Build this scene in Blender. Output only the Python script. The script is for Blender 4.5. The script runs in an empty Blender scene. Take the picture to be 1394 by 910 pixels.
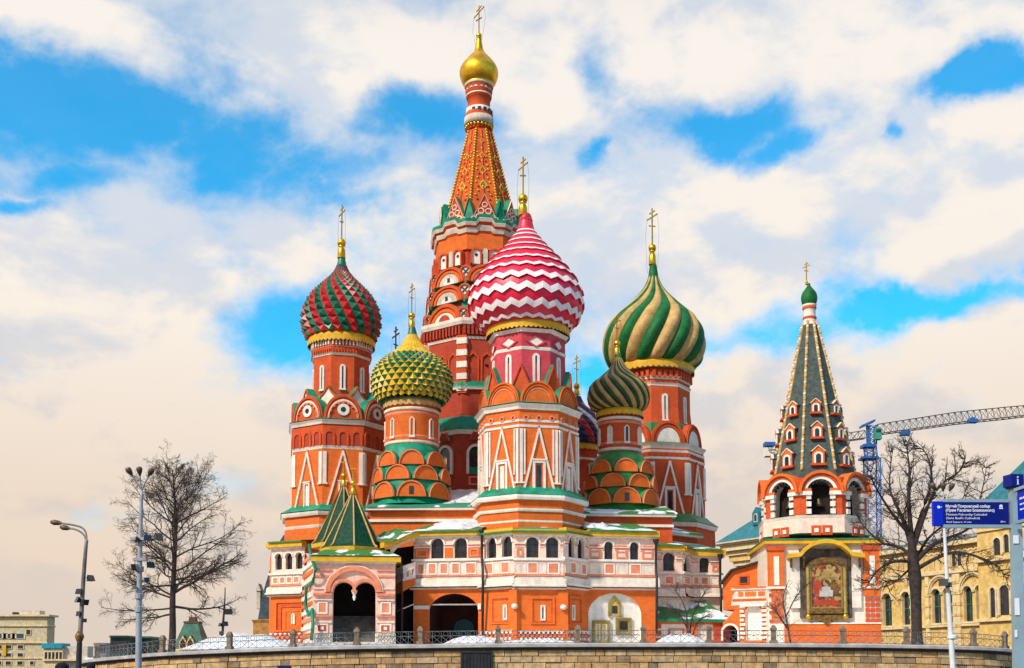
import bpy, math, random
from math import sin, cos, tan, pi, radians, sqrt, atan2, asin
from mathutils import Vector, Matrix, noise
random.seed(7)
SC = bpy.context.scene
COL = SC.collection
# ------------------------------------------------------------------ camera
F, CX, HY, EYE = 1500.0, 697.0, 912.0, 1.7      # focal length in photo pixels, centre column, horizon row, eye height
PITCH = radians(4.0)
PY0 = HY - F * tan(PITCH)
cam = bpy.data.cameras.new('camera'); co = bpy.data.objects.new('camera', cam); COL.objects.link(co)
co.location = (0, 0, EYE); co.rotation_euler = (pi / 2 + PITCH, 0, 0)
cam.sensor_fit = 'HORIZONTAL'; cam.sensor_width = 36; cam.lens = F / 1394 * 36
cam.shift_y = (PY0 - 455) / 1394; cam.clip_start = 0.5; cam.clip_end = 4000
SC.camera = co
SC.view_settings.view_transform = 'Standard'; SC.view_settings.look = 'None'
SC.view_settings.exposure = 0.06; SC.view_settings.gamma = 1.0; SC.view_settings.use_curve_mapping = False
# ------------------------------------------------------------------ sun and sky
SUN_EL, SUN_AZ = radians(41), radians(224)       # azimuth clockwise from +Y: behind the camera, to the left
sl = bpy.data.lights.new('sun', 'SUN'); so = bpy.data.objects.new('sun', sl); COL.objects.link(so)
sl.energy = 3.9; sl.angle = radians(5.0); sl.color = (1.0, 0.93, 0.82)
sd = Vector((sin(SUN_AZ) * cos(SUN_EL), cos(SUN_AZ) * cos(SUN_EL), sin(SUN_EL)))
so.rotation_euler = (-sd).to_track_quat('-Z', 'Y').to_euler()
def ray(px, py):
    a = (px - CX) / F; b = (PY0 - py) / F
    return Vector((a, cos(PITCH) - b * sin(PITCH), sin(PITCH) + b * cos(PITCH)))
def make_world():
    w = bpy.data.worlds.new('World'); SC.world = w; w.use_nodes = True
    nt = w.node_tree; N = nt.nodes; L = nt.links; N.clear()
    def m(op, a, b=None, c=None, clamp=False):
        n = N.new('ShaderNodeMath'); n.operation = op; n.use_clamp = clamp
        for i, v in enumerate((a, b, c)):
            if v is None: continue
            if isinstance(v, (int, float)): n.inputs[i].default_value = v
            else: L.new(v, n.inputs[i])
        return n.outputs[0]
    tc = N.new('ShaderNodeTexCoord'); sx = N.new('ShaderNodeSeparateXYZ'); L.new(tc.outputs['Generated'], sx.inputs[0])
    az = m('ARCTAN2', sx.outputs[0], sx.outputs[1]); el = m('ARCSINE', sx.outputs[2])
    def fbm(scale, detail, rough, off=(0, 0, 0), stretch=(1, 1, 1.0), dist=0.0):
        mp = N.new('ShaderNodeMapping'); mp.inputs['Location'].default_value = off; mp.inputs['Scale'].default_value = stretch
        L.new(tc.outputs['Generated'], mp.inputs[0])
        t = N.new('ShaderNodeTexNoise'); t.inputs['Scale'].default_value = scale; t.inputs['Detail'].default_value = detail
        t.inputs['Roughness'].default_value = rough; t.inputs['Distortion'].default_value = dist
        L.new(mp.outputs[0], t.inputs[0]); return t.outputs[0]
    n1 = fbm(7, 8, 0.55, (3.1, 1.7, 0.4), (1, 1, 1.6), 0.25); n2 = fbm(3.2, 6, 0.5, (0.3, 4.4, 2.0), (1, 1, 1.8)); n3 = fbm(20, 6, 0.6, (5, 2, 1), (1, 1, 1.3), 0.3)
    # clear gaps between the clouds, as directions on the sky (azimuth, elevation)
    gaps = [(45, 118, 150, 55, 1.3), (150, 165, 150, 80, 1.4), (290, 205, 150, 80, 1.4), (395, 240, 100, 66, 1.25), (330, 175, 80, 48, 1.1), (100, 245, 160, 28, .75), (250, 275, 160, 26, .7), (5, 262, 60, 16, .9),
            (450, 270, 80, 26, .95), (555, 165, 110, 36, 1.05), (975, 164, 125, 36, 1.4), (1055, 182, 80, 28, 1.15), (826, 205, 26, 24, 1.0), (835, 110, 40, 70, .8),
            (1355, 92, 75, 26, 1.25), (1228, 172, 16, 18, .8), (405, 462, 110, 66, 1.25), (370, 505, 60, 20, .8), (1000, 445, 150, 30, .95),
            (1270, 410, 180, 20, 1.15), (1385, 365, 45, 22, .85), (980, 492, 40, 14, .5), (1130, 400, 70, 16, .5), (790, 540, 60, 40, .9), (-350, 250, 200, 80, 1), (1800, 240, 200, 60, 1)]
    wn = N.new('ShaderNodeTexNoise'); wn.inputs['Scale'].default_value = 5.5; wn.inputs['Detail'].default_value = 7; wn.inputs['Roughness'].default_value = 0.6; L.new(tc.outputs['Generated'], wn.inputs[0])
    ws = N.new('ShaderNodeSeparateColor'); L.new(wn.outputs['Color'], ws.inputs[0])
    azw = m('ADD', az, m('MULTIPLY', m('SUBTRACT', ws.outputs[0], 0.5), 0.20)); elw = m('ADD', el, m('MULTIPLY', m('SUBTRACT', ws.outputs[1], 0.5), 0.11))
    tot = None
    G = []
    for px, py, rx, ry, wgt in gaps:
        d = ray(px, py).normalized(); a0 = atan2(d.x, d.y); e0 = asin(d.z)
        d2 = ray(px + rx, py).normalized(); d3 = ray(px, py - ry).normalized()
        G.append((a0, e0, abs(atan2(d2.x, d2.y) - a0), abs(asin(d3.z) - e0), wgt))
    G += [(radians(112), radians(35), radians(40), radians(34), 1.3), (radians(165), radians(40), radians(35), radians(30), 1.3), (radians(-120), radians(62), radians(50), radians(16), 1.0)]   # unseen gaps added right and behind, to darken the right-facing walls
    for a0, e0, ra, re, wgt in G:
        q = m('ADD', m('POWER', m('ABSOLUTE', m('MULTIPLY', m('SUBTRACT', azw, a0), 1 / ra)), 2.0), m('POWER', m('ABSOLUTE', m('MULTIPLY', m('SUBTRACT', elw, e0), 1 / re)), 2.0))
        g = m('MULTIPLY', m('EXPONENT', m('MULTIPLY', q, -0.8)), wgt)
        tot = g if tot is None else m('MAXIMUM', tot, g)
    field = m('ADD', m('SUBTRACT', tot, m('MULTIPLY', m('MAXIMUM', m('SUBTRACT', 0.17, el), 0.0), 6.0)), m('ADD', m('MULTIPLY', m('SUBTRACT', n1, 0.5), 2.4), m('MULTIPLY', m('SUBTRACT', n3, 0.5), 0.9)))
    mr = N.new('ShaderNodeMapRange'); mr.interpolation_type = 'SMOOTHSTEP'
    L.new(field, mr.inputs[0]); mr.inputs[1].default_value = 0.08; mr.inputs[2].default_value = 1.12
    gap = m('MULTIPLY', mr.outputs[0], 0.95)
    sky = N.new('ShaderNodeTexSky'); sky.sky_type = 'NISHITA'; sky.sun_disc = False
    sky.sun_elevation = SUN_EL; sky.sun_rotation = SUN_AZ; sky.air_density = 1.0; sky.dust_density = 0.3; sky.ozone_density = 3.0
    tint = N.new('ShaderNodeMix'); tint.data_type = 'RGBA'; tint.blend_type = 'MULTIPLY'; tint.inputs[0].default_value = 1.0
    L.new(sky.outputs[0], tint.inputs[6]); tint.inputs[7].default_value = (0.08, 1.70, 2.02, 1)
    b1 = N.new('ShaderNodeBackground'); L.new(tint.outputs[2], b1.inputs[0]); b1.inputs[1].default_value = 0.12
    # cloud tone: cream light, lilac-grey shade, warmer low down
    def ramp(fac, stops):
        r = N.new('ShaderNodeValToRGB'); L.new(fac, r.inputs[0]); e = r.color_ramp.elements
        while len(e) < len(stops): e.new(0.5)
        for i, (p, c) in enumerate(stops): e[i].position = p; e[i].color = (*c, 1)
        return r.outputs[0]
    light = ramp(m('MULTIPLY', el, 1 / 0.7), [(0.0, (.78, .62, .49)), (0.22, (.83, .69, .57)), (0.45, (.93, .85, .76)), (0.75, (.92, .86, .80)), (1.0, (.74, .70, .68))])
    shade = ramp(m('MULTIPLY', el, 1 / 0.7), [(0.0, (.72, .60, .50)), (0.25, (.70, .63, .58)), (0.42, (.68, .69, .73)), (0.6, (.64, .71, .81)), (1.0, (.62, .65, .70))])
    dz = 0.035                                       # cloud relief: density now against density a little higher up
    nA = fbm(6, 7, 0.55, (3.1, 1.7, 0.4), (1, 1, 1.7), 0.2); nB = fbm(6, 7, 0.55, (3.1, 1.7, 0.4 + dz * 1.7), (1, 1, 1.7), 0.2)
    relief = m('MULTIPLY', m('SUBTRACT', nB, nA), 2.5)
    mr2 = N.new('ShaderNodeMapRange'); mr2.interpolation_type = 'SMOOTHSTEP'
    L.new(m('ADD', m('ADD', m('MULTIPLY', n2, 0.62), m('MULTIPLY', n1, 0.35)), m('ADD', relief, m('MULTIPLY', tot, 0.06))), mr2.inputs[0]); mr2.inputs[1].default_value = 0.36; mr2.inputs[2].default_value = 0.74
    mx = N.new('ShaderNodeMix'); mx.data_type = 'RGBA'; L.new(mr2.outputs[0], mx.inputs[0]); L.new(light, mx.inputs[6]); L.new(shade, mx.inputs[7])
    b2 = N.new('ShaderNodeBackground'); L.new(mx.outputs[2], b2.inputs[0]); b2.inputs[1].default_value = 1.0
    ms = N.new('ShaderNodeMixShader'); L.new(gap, ms.inputs[0]); L.new(b2.outputs[0], ms.inputs[1]); L.new(b1.outputs[0], ms.inputs[2])
    out = N.new('ShaderNodeOutputWorld'); L.new(ms.outputs[0], out.inputs[0])
make_world()
# ------------------------------------------------------------------ pixel <-> world
def SCL(py, Y): return Y / (F * (cos(PITCH) - (PY0 - py) / F * sin(PITCH)))       # metres per photo pixel at depth Y
def W(px, py, Y):
    r = ray(px, py); k = Y / r.y
    return Vector((r.x * k, Y, EYE + r.z * k))
def WX(px, Y, py=790): return W(px, py, Y).x
def WZ(py, Y): return W(CX, py, Y).z
# ------------------------------------------------------------------ materials
MATS = {}
def mat(name, col, rough=0.75, metal=0.0, var=0.18, scale=1.2, bump=0.0, streak=0.0, spec=0.3, col2=None, fine=6.0):
    M = bpy.data.materials.new(name); M.use_nodes = True; nt = M.node_tree; N = nt.nodes; L = nt.links
    b = N['Principled BSDF']; b.inputs['Roughness'].default_value = rough; b.inputs['Metallic'].default_value = metal
    b.inputs['Specular IOR Level'].default_value = spec
    tc = N.new('ShaderNodeTexCoord')
    t = N.new('ShaderNodeTexNoise'); t.inputs['Scale'].default_value = scale; t.inputs['Detail'].default_value = fine; t.inputs['Roughness'].default_value = 0.65
    L.new(tc.outputs['Object'], t.inputs[0])
    c2 = col2 or tuple(x * (1 - var * 1.6) for x in col); c1 = tuple(min(1, x * (1 + var)) for x in col)
    r = N.new('ShaderNodeValToRGB'); L.new(t.outputs[0], r.inputs[0])
    r.color_ramp.elements[0].position = 0.32; r.color_ramp.elements[0].color = (*c2, 1)
    r.color_ramp.elements[1].position = 0.66; r.color_ramp.elements[1].color = (*c1, 1)
    cur = r.outputs[0]
    if streak:
        mp = N.new('ShaderNodeMapping'); mp.inputs['Scale'].default_value = (2.2, 2.2, 0.18); L.new(tc.outputs['Object'], mp.inputs[0])
        s = N.new('ShaderNodeTexNoise'); s.inputs['Scale'].default_value = 1.6; s.inputs['Detail'].default_value = 5; L.new(mp.outputs[0], s.inputs[0])
        rr = N.new('ShaderNodeMapRange'); L.new(s.outputs[0], rr.inputs[0]); rr.inputs[1].default_value = 0.5; rr.inputs[2].default_value = 0.75; rr.inputs[3].default_value = 0; rr.inputs[4].default_value = streak
        mx = N.new('ShaderNodeMix'); mx.data_type = 'RGBA'; L.new(rr.outputs[0], mx.inputs[0]); L.new(cur, mx.inputs[6]); mx.inputs[7].default_value = (*[x * 0.5 for x in col], 1)
        cur = mx.outputs[2]
    if streak >= .3:
        mp = N.new('ShaderNodeMapping'); mp.inputs['Scale'].default_value = (.5, .5, 7.0); L.new(tc.outputs['Object'], mp.inputs[0])
        s = N.new('ShaderNodeTexNoise'); s.inputs['Scale'].default_value = 1.0; s.inputs['Detail'].default_value = 6; s.inputs['Roughness'].default_value = .7; L.new(mp.outputs[0], s.inputs[0])
        s2 = N.new('ShaderNodeTexNoise'); s2.inputs['Scale'].default_value = .33; s2.inputs['Detail'].default_value = 8; s2.inputs['Roughness'].default_value = .7; L.new(tc.outputs['Object'], s2.inputs[0])
        sp = N.new('ShaderNodeSeparateXYZ'); L.new(tc.outputs['Object'], sp.inputs[0]); ad = N.new('ShaderNodeMath'); ad.operation = 'MULTIPLY_ADD'; L.new(sp.outputs[1], ad.inputs[0]); ad.inputs[1].default_value = .8; L.new(sp.outputs[0], ad.inputs[2])
        cb = N.new('ShaderNodeCombineXYZ'); L.new(ad.outputs[0], cb.inputs[0]); L.new(sp.outputs[2], cb.inputs[1])
        bk = N.new('ShaderNodeTexBrick'); L.new(cb.outputs[0], bk.inputs[0]); bk.inputs['Scale'].default_value = 1.0; bk.inputs['Brick Width'].default_value = .42; bk.inputs['Row Height'].default_value = .17; bk.inputs['Mortar Size'].default_value = .022
        bk.inputs['Color1'].default_value = (*[x * .80 for x in col], 1); bk.inputs['Color2'].default_value = (*[min(1, x * 1.12 + .01) for x in col], 1); bk.inputs['Mortar'].default_value = (*[x * .75 + .06 for x in col], 1)
        mx = N.new('ShaderNodeMix'); mx.data_type = 'RGBA'; mx.inputs[0].default_value = .38 if col[0] > col[2] * 6 else .0; L.new(cur, mx.inputs[6]); L.new(bk.outputs[0], mx.inputs[7]); cur = mx.outputs[2]
        for src, lo, hi, fac, c in ((s, .5, .68, .28, [x * .62 for x in col]), (s2, .54, .66, .22, [min(1, x * 1.15 + .05) for x in col])):
            rr = N.new('ShaderNodeMapRange'); L.new(src.outputs[0], rr.inputs[0]); rr.inputs[1].default_value = lo; rr.inputs[2].default_value = hi; rr.inputs[3].default_value = 0; rr.inputs[4].default_value = fac
            mx = N.new('ShaderNodeMix'); mx.data_type = 'RGBA'; L.new(rr.outputs[0], mx.inputs[0]); L.new(cur, mx.inputs[6]); mx.inputs[7].default_value = (*c, 1); cur = mx.outputs[2]
    L.new(cur, b.inputs['Base Color'])
    if bump:
        t2 = N.new('ShaderNodeTexNoise'); t2.inputs['Scale'].default_value = 9; t2.inputs['Detail'].default_value = 5; L.new(tc.outputs['Object'], t2.inputs[0])
        bp = N.new('ShaderNodeBump'); bp.inputs['Strength'].default_value = bump; bp.inputs['Distance'].default_value = 0.05; L.new(t2.outputs[0], bp.inputs['Height']); L.new(bp.outputs[0], b.inputs['Normal'])
    MATS[name] = M; return M
def snowmat(name, base, cover, scale=0.5):
    M = bpy.data.materials.new(name); M.use_nodes = True; nt = M.node_tree; N = nt.nodes; L = nt.links
    b = N['Principled BSDF']; b.inputs['Roughness'].default_value = 0.7
    tc = N.new('ShaderNodeTexCoord'); t = N.new('ShaderNodeTexNoise'); t.inputs['Scale'].default_value = scale; t.inputs['Detail'].default_value = 7; L.new(tc.outputs['Object'], t.inputs[0])
    r = N.new('ShaderNodeMapRange'); L.new(t.outputs[0], r.inputs[0]); r.inputs[1].default_value = 0.62 - cover * 0.3; r.inputs[2].default_value = 0.66 - cover * 0.3
    mx = N.new('ShaderNodeMix'); mx.data_type = 'RGBA'; L.new(r.outputs[0], mx.inputs[0]); mx.inputs[6].default_value = (*base, 1); mx.inputs[7].default_value = (.82, .84, .88, 1)
    L.new(mx.outputs[2], b.inputs['Base Color'])
    bp = N.new('ShaderNodeBump'); bp.inputs['Strength'].default_value = 0.6; bp.inputs['Distance'].default_value = 0.15; L.new(t.outputs[0], bp.inputs['Height']); L.new(bp.outputs[0], b.inputs['Normal'])
    MATS[name] = M; return M
ORANGE = mat('painted_brick_orange', (.74, .140, .010), .8, streak=.35, bump=.25, var=.16)
BRICK = mat('painted_brick_red', (.62, .078, .010), .8, streak=.4, bump=.25, var=.2)
DRED = mat('painted_brick_dark', (.43, .045, .014), .8, streak=.4, bump=.25, var=.2)
CRIMSON = mat('crimson_paint', (.60, .05, .07), .7, streak=.3, var=.15)
WHITE = mat('lime_white', (.84, .755, .655), .8, var=.10, streak=.32, bump=.1)
CREAM = mat('cream_plaster', (.80, .70, .58), .8, var=.12, streak=.35, bump=.1)
PINK = mat('pink_white_plaster', (.88, .62, .49), .8, var=.12, streak=.18, bump=.15, scale=2.5)
SALMON = mat('salmon_paint', (.78, .25, .13), .8, var=.15, streak=.3, scale=2)
GREYST = mat('grey_stone', (.62, .52, .42), .85, var=.18, streak=.3, bump=.3)
TEAL = mat('teal_sheet_roof', (.005, .25, .135), .5, var=.28, streak=.3, spec=.3)
GREEN = mat('green_sheet_roof', (.03, .19, .035), .5, var=.25, streak=.25, spec=.5)
TILE = mat('dark_green_tile', (.004, .055, .026), .6, var=.4, scale=5, spec=.15)
YELLOW = mat('yellow_ochre_paint', (.74, .40, .012), .55, var=.18, streak=.3)
GOLD = mat('gilded_metal', (.82, .47, .04), .38, 1.0, var=.2)
DOMEGOLD = mat('gilded_dome', (.80, .45, .03), .42, 1.0, var=.25, scale=.8)
GLASS = mat('dark_glass', (.018, .02, .028), .15, var=.5, spec=.6)
DARK = mat('dark_interior', (.02, .012, .012), .9, var=.3)  # near-black colour standing in for the shade inside openings
DKRED = mat('dim_red_plaster', (.05, .010, .009), .9, var=.25)  # red darkened so that the archway's shade is in the colour
IRON = mat('dark_iron', (.035, .035, .04), .5, .3, var=.3)
SNOW = mat('snow', (.80, .82, .86), .7, var=.06, bump=.5, scale=1.6, col2=(.50, .49, .48))
GSNOW = snowmat('snowy_green_roof', (.03, .17, .035), 0.35, .45)
TSNOW = snowmat('snowy_teal_roof', (.01, .24, .13), 0.05, .5)
STONES = [mat('wall_stone', c, .9, var=.28, bump=.6, scale=2.2, streak=.4) for c in ((.58, .36, .16), (.48, .30, .14), (.64, .43, .22), (.30, .20, .12), (.52, .36, .20), (.55, .33, .14))]
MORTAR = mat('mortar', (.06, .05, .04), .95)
COPING = mat('coping_stone', (.44, .41, .39), .9, var=.2, bump=.3)
D_RED = mat('dome_red', (.55, .016, .022), .42, var=.3, streak=.25, spec=.5)
D_GRN = mat('dome_green', (.0, .15, .075), .42, var=.35, streak=.25, spec=.5)
D_CRIM = mat('dome_crimson', (.74, .008, .05), .42, var=.2, streak=.22, spec=.5)
D_WHT = mat('dome_white', (.82, .74, .72), .5, var=.08, streak=.15, spec=.5)
D_YEL = mat('dome_yellow', (.74, .42, .008), .45, var=.25, streak=.25, spec=.5)
D_LG = mat('dome_leaf_green', (.006, .125, .028), .6, var=.3, streak=.28, spec=.25)
D_TAN = mat('dome_tan', (.56, .34, .12), .65, var=.22, streak=.35, spec=.2)
D_OLV = mat('dome_olive', (.016, .07, .022), .5, var=.3)
D_BLUE = mat('dome_blue', (.012, .02, .10), .45, var=.25, spec=.5)
BARK = mat('bark', (.045, .032, .028), .95, var=.35, scale=4)
TWIG = mat('twig_bark', (.075, .05, .04), .95, var=.3)
# ------------------------------------------------------------------ mesh builder
class Fr:
    def __init__(s, o, U, N): s.o = Vector(o); s.U = Vector(U); s.N = Vector(N)
    def P(s, u, d, z): return (s.o.x + s.U.x * u + s.N.x * d, s.o.y + s.U.y * u + s.N.y * d, s.o.z + z)
def world_off(o):
    v = Vector((0, 0, 0))
    while o: v += o.location; o = o.parent
    return v
class MB:
    def __init__(s): s.v = []; s.f = []; s.m = []; s.sm = []; s.mats = []
    def mi(s, M):
        if M not in s.mats: s.mats.append(M)
        return s.mats.index(M)
    def add(s, vs, fs, M, smooth=False):
        b = len(s.v); s.v += [tuple(p) for p in vs]; k = s.mi(M)
        for f in fs: s.f.append([i + b for i in f]); s.m.append(k); s.sm.append(smooth)
    def quad(s, a, b, c, d, M): s.add([a, b, c, d], [(0, 1, 2, 3)], M)
    def poly(s, pts, M): s.add(pts, [tuple(range(len(pts)))], M)
    def box(s, fr, u0, u1, z0, z1, d0, d1, M):
        P = fr.P
        s.add([P(u0, d0, z0), P(u1, d0, z0), P(u1, d1, z0), P(u0, d1, z0), P(u0, d0, z1), P(u1, d0, z1), P(u1, d1, z1), P(u0, d1, z1)],
              [(0, 1, 2, 3), (4, 5, 6, 7), (0, 1, 5, 4), (1, 2, 6, 5), (2, 3, 7, 6), (3, 0, 4, 7)], M)
    def slab(s, fr, out, d0, d1, M, side=None):
        n = len(out); P = fr.P
        s.add([P(u, d1, z) for u, z in out], [tuple(range(n))], M)
        s.add([P(u, d0, z) for u, z in out] + [P(u, d1, z) for u, z in out], [(i, (i + 1) % n, n + (i + 1) % n, n + i) for i in range(n)], side or M)
    def ring(s, fr, a, b, d0, d1, M, closed=False, front=None):
        n = len(a); P = fr.P
        vs = [P(u, d1, z) for u, z in a] + [P(u, d1, z) for u, z in b] + [P(u, d0, z) for u, z in a] + [P(u, d0, z) for u, z in b]
        rng = range(n) if closed else range(n - 1); fs = []; ff = []
        for i in rng:
            j = (i + 1) % n
            ff.append((i, j, n + j, n + i)); fs += [(i, j, 2 * n + j, 2 * n + i), (n + i, n + j, 3 * n + j, 3 * n + i)]
        if not closed: fs += [(0, n, 3 * n, 2 * n), (n - 1, 2 * n - 1, 4 * n - 1, 3 * n - 1)]
        s.add(vs, ff, front or M); s.add(vs, fs, M)
    def bar(s, fr, u0, z0, u1, z1, w, d0, d1, M):
        dx, dz = u1 - u0, z1 - z0; l = sqrt(dx * dx + dz * dz) or 1; px, pz = -dz / l * w / 2, dx / l * w / 2
        s.slab(fr, [(u0 + px, z0 + pz), (u1 + px, z1 + pz), (u1 - px, z1 - pz), (u0 - px, z0 - pz)], d0, d1, M)
    def lathe(s, cx, cy, prof, n, M, rot=0.0, smooth=False, cap=True):
        vs = []; fs = []
        for r, z in prof:
            for j in range(n):
                a = rot + 2 * pi * j / n; vs.append((cx + r * sin(a), cy - r * cos(a), z))
        for i in range(len(prof) - 1):
            for j in range(n):
                k = (j + 1) % n; fs.append((i * n + j, i * n + k, (i + 1) * n + k, (i + 1) * n + j))
        if cap: fs.append(tuple(range((len(prof) - 1) * n, len(prof) * n))); fs.append(tuple(range(n)))
        s.add(vs, fs, M, smooth)
    def tube(s, pts, rad, n, M, smooth=True):
        pts = [Vector(p) for p in pts]; vs = []; fs = []
        if isinstance(rad, (int, float)): rad = [rad] * len(pts)
        for i, p in enumerate(pts):
            t = (pts[min(i + 1, len(pts) - 1)] - pts[max(i - 1, 0)])
            if t.length < 1e-9: t = Vector((0, 0, 1))
            t.normalize(); a = t.cross(Vector((0, 0, 1)) if abs(t.z) < 0.9 else Vector((1, 0, 0))).normalized(); b = t.cross(a)
            for j in range(n):
                q = p + (a * cos(2 * pi * j / n) + b * sin(2 * pi * j / n)) * rad[i]; vs.append((q.x, q.y, q.z))
        for i in range(len(pts) - 1):
            for j in range(n):
                k = (j + 1) % n; fs.append((i * n + j, i * n + k, (i + 1) * n + k, (i + 1) * n + j))
        fs += [tuple(range(n)), tuple(range((len(pts) - 1) * n, len(pts) * n))]
        s.add(vs, fs, M, smooth)
    def ball(s, c, r, M, n=10, sq=1.0):
        s.lathe(c[0], c[1], [(max(1e-3, r * sin(pi * i / 6)), c[2] - r * sq * cos(pi * i / 6)) for i in range(7)], n, M, 0, True)
    def panel(s, fr, u0, u1, z0, z1, uc, w, zb, zs, depth, M, reveal, back=None, rise=None, n=12, d=0.0, kind='round'):
        """wall panel with a real arched opening, its reveal and (optional) what closes it"""
        o = outline(uc, w, zb, zs, w / 2 if rise is None else rise, kind, n); P = fr.P; uL, uR = uc - w / 2, uc + w / 2
        Q = lambda a, b, c, e: s.quad(P(a, d, b), P(c, d, b), P(c, d, e), P(a, d, e), M)
        if uL > u0: Q(u0, z0, uL, z1)
        if uR < u1: Q(uR, z0, u1, z1)
        if zb > z0: Q(uL, z0, uR, zb)
        for (a, za), (b, zb2) in zip(o[1:-2], o[2:-1]): s.quad(P(a, d, za), P(b, d, zb2), P(b, d, z1), P(a, d, z1), M)
        for (a, za), (b, zb2) in zip(o, o[1:] + o[:1]): s.quad(P(a, d, za), P(b, d, zb2), P(b, d - depth, zb2), P(a, d - depth, za), reveal)
        if back: s.poly([P(a, d - depth, z) for a, z in o], back)
    def build(s, name, parent=None, loc=None, **props):
        me = bpy.data.meshes.new(name); off = world_off(parent)
        if loc is not None: off = off + (Vector(loc) - off)
        a = parent
        while a and a.parent: a = a.parent
        if a and a.name.split('.')[0] in ('cathedral', 'bell_tower'):      # hand-built masonry is never dead straight
            J = noise.noise_vector; q = []
            for p in s.v: n_ = J(Vector(p) * 1.3) * .010 + J(Vector(p) * 4.1) * .005; q.append((p[0] + n_.x, p[1] + n_.y, p[2] + n_.z))
            s.v = q
        me.from_pydata([(x - off.x, y - off.y, z - off.z) for x, y, z in s.v], [], s.f)
        for M in s.mats: me.materials.append(M)
        me.polygons.foreach_set('material_index', s.m); me.polygons.foreach_set('use_smooth', s.sm); me.update()
        o = bpy.data.objects.new(name, me); COL.objects.link(o)
        if parent: o.parent = parent
        if loc is not None: o.location = Vector(loc) - world_off(parent)
        for k, v in props.items(): o[k] = v
        return o
def outline(uc, w, zb, zs, rise, kind='round', n=12):
    pts = [(uc - w / 2, zb)]
    for i in range(n + 1):
        t = pi * i / n; u = -cos(t) * w / 2; c = abs(cos(t))
        if kind == 'round': z = sin(t) * rise
        elif kind == 'keel': z = rise * (0.72 * sin(t) + 0.28 * max(0, 1 - c * 2.2) ** 1.4)
        elif kind == 'tri': z = rise * (1 - c)
        elif kind == 'spike': z = rise * (1 - c) ** 1.5
        pts.append((uc + u, zs + z))
    pts.append((uc + w / 2, zb)); return pts
def empty(name, loc, label=None, cat=None, group=None, kind=None, parent=None):
    o = bpy.data.objects.new(name, None); COL.objects.link(o); o.empty_display_size = .3
    if parent: o.parent = parent; o.location = Vector(loc) - world_off(parent)
    else: o.location = loc
    tag(o, label, cat, group, kind); return o
def tag(o, label=None, cat=None, group=None, kind=None):
    if label: o['label'] = label
    if cat: o['category'] = cat
    if group: o['group'] = group
    if kind: o['kind'] = kind
    return o
class Seg:
    """a straight wall in plan between two (pixel column, depth) points"""
    def __init__(s, pa, Ya, pb, Yb):
        a = Vector((WX(pa, Ya), Ya, 0)); b = Vector((WX(pb, Yb), Yb, 0)); U = (b - a).normalized()
        s.len = (b - a).length; s.fr = Fr(a, U, (U.y, -U.x, 0)); s.pa, s.Ya, s.pb, s.Yb = pa, Ya, pb, Yb
    def u(s, px):
        k = (px - CX) / (F * (cos(PITCH) - (PY0 - 790) / F * sin(PITCH))); A = s.fr.o; U = s.fr.U
        return (k * A.y - A.x) / (U.x - k * U.y)
    def Y(s, px): return s.fr.o.y + s.fr.U.y * s.u(px)
# ------------------------------------------------------------------ ground, terrace, embankment wall
def asphalt():
    M = mat('asphalt', (.05, .05, .052), .9, var=.3, scale=.4, bump=.2); return M
mb = MB(); A_ = asphalt(); mb.quad((-1800, -400, 0), (1800, -400, 0), (1800, 2600, 0), (-1800, 2600, 0), A_); tag(mb.build('ground'), kind='structure')
WL = [(112, 92, 901.5), (117, 80, 901), (125, 74, 899), (160, 70.5, 895.5), (190, 69, 893), (217, 68.3, 890.5), (309, 67, 886), (440, 66, 881.5), (560, 65.6, 879.5), (697, 65.5, 878), (850, 65.5, 877.5), (1000, 65.7, 877.5), (1200, 66, 879), (1330, 66.6, 882), (1375, 68, 885.5), (1389, 70.5, 888), (1395, 76, 891), (1396, 92, 893)]
def wall_line():
    pts = []
    P = [W(*a[:1], a[2], a[1]) for a in WL]; P = [P[0]] + P + [P[-1]]
    for i in range(len(P) - 3):
        for k in range(10):
            t = k / 10; pts.append(Vector([cr(P[i][c], P[i + 1][c], P[i + 2][c], P[i + 3][c], t) for c in range(3)]))
    pts.append(P[-1]); return pts
def cr(p0, p1, p2, p3, t): return 0.5 * ((2 * p1) + (-p0 + p2) * t + (2 * p0 - 5 * p1 + 4 * p2 - p3) * t * t + (-p0 + 3 * p1 - 3 * p2 + p3) * t ** 3)
LINE = wall_line(); CUM = [0]
for a, b in zip(LINE, LINE[1:]): CUM.append(CUM[-1] + sqrt((a.x - b.x) ** 2 + (a.y - b.y) ** 2))
def on_line(d):
    d = min(max(d, 0), CUM[-1]); i = 0
    lo, hi = 0, len(CUM) - 1
    while hi - lo > 1:
        m = (lo + hi) // 2
        if CUM[m] <= d: lo = m
        else: hi = m
    f = (d - CUM[lo]) / (CUM[hi] - CUM[lo]); a, b = LINE[lo], LINE[hi]; p = a + (b - a) * f; t = (b - a); t.z = 0; t.normalize()
    return p, t, Vector((t.y, -t.x, 0))
def line_at_px(px):
    best = min(range(len(LINE)), key=lambda i: abs(CX + F * LINE[i].x / LINE[i].y - px) + (50 if LINE[i].y > 76 else 0)); i = max(1, min(best, len(LINE) - 2))
    f = lambda k: CX + F * LINE[k].x / LINE[k].y
    j = i if f(i) <= px else i - 1; k = (px - f(j)) / max(1e-6, f(j + 1) - f(j)); return CUM[j] + (CUM[j + 1] - CUM[j]) * min(max(k, 0), 1)
wall = empty('embankment_wall', on_line(CUM[-1] / 2)[0] * 1, 'long curved retaining wall of tan stone blocks below the cathedral terrace', 'wall'); wall.location.z = 0
mb = MB(); rnd = random.Random(3)
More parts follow.
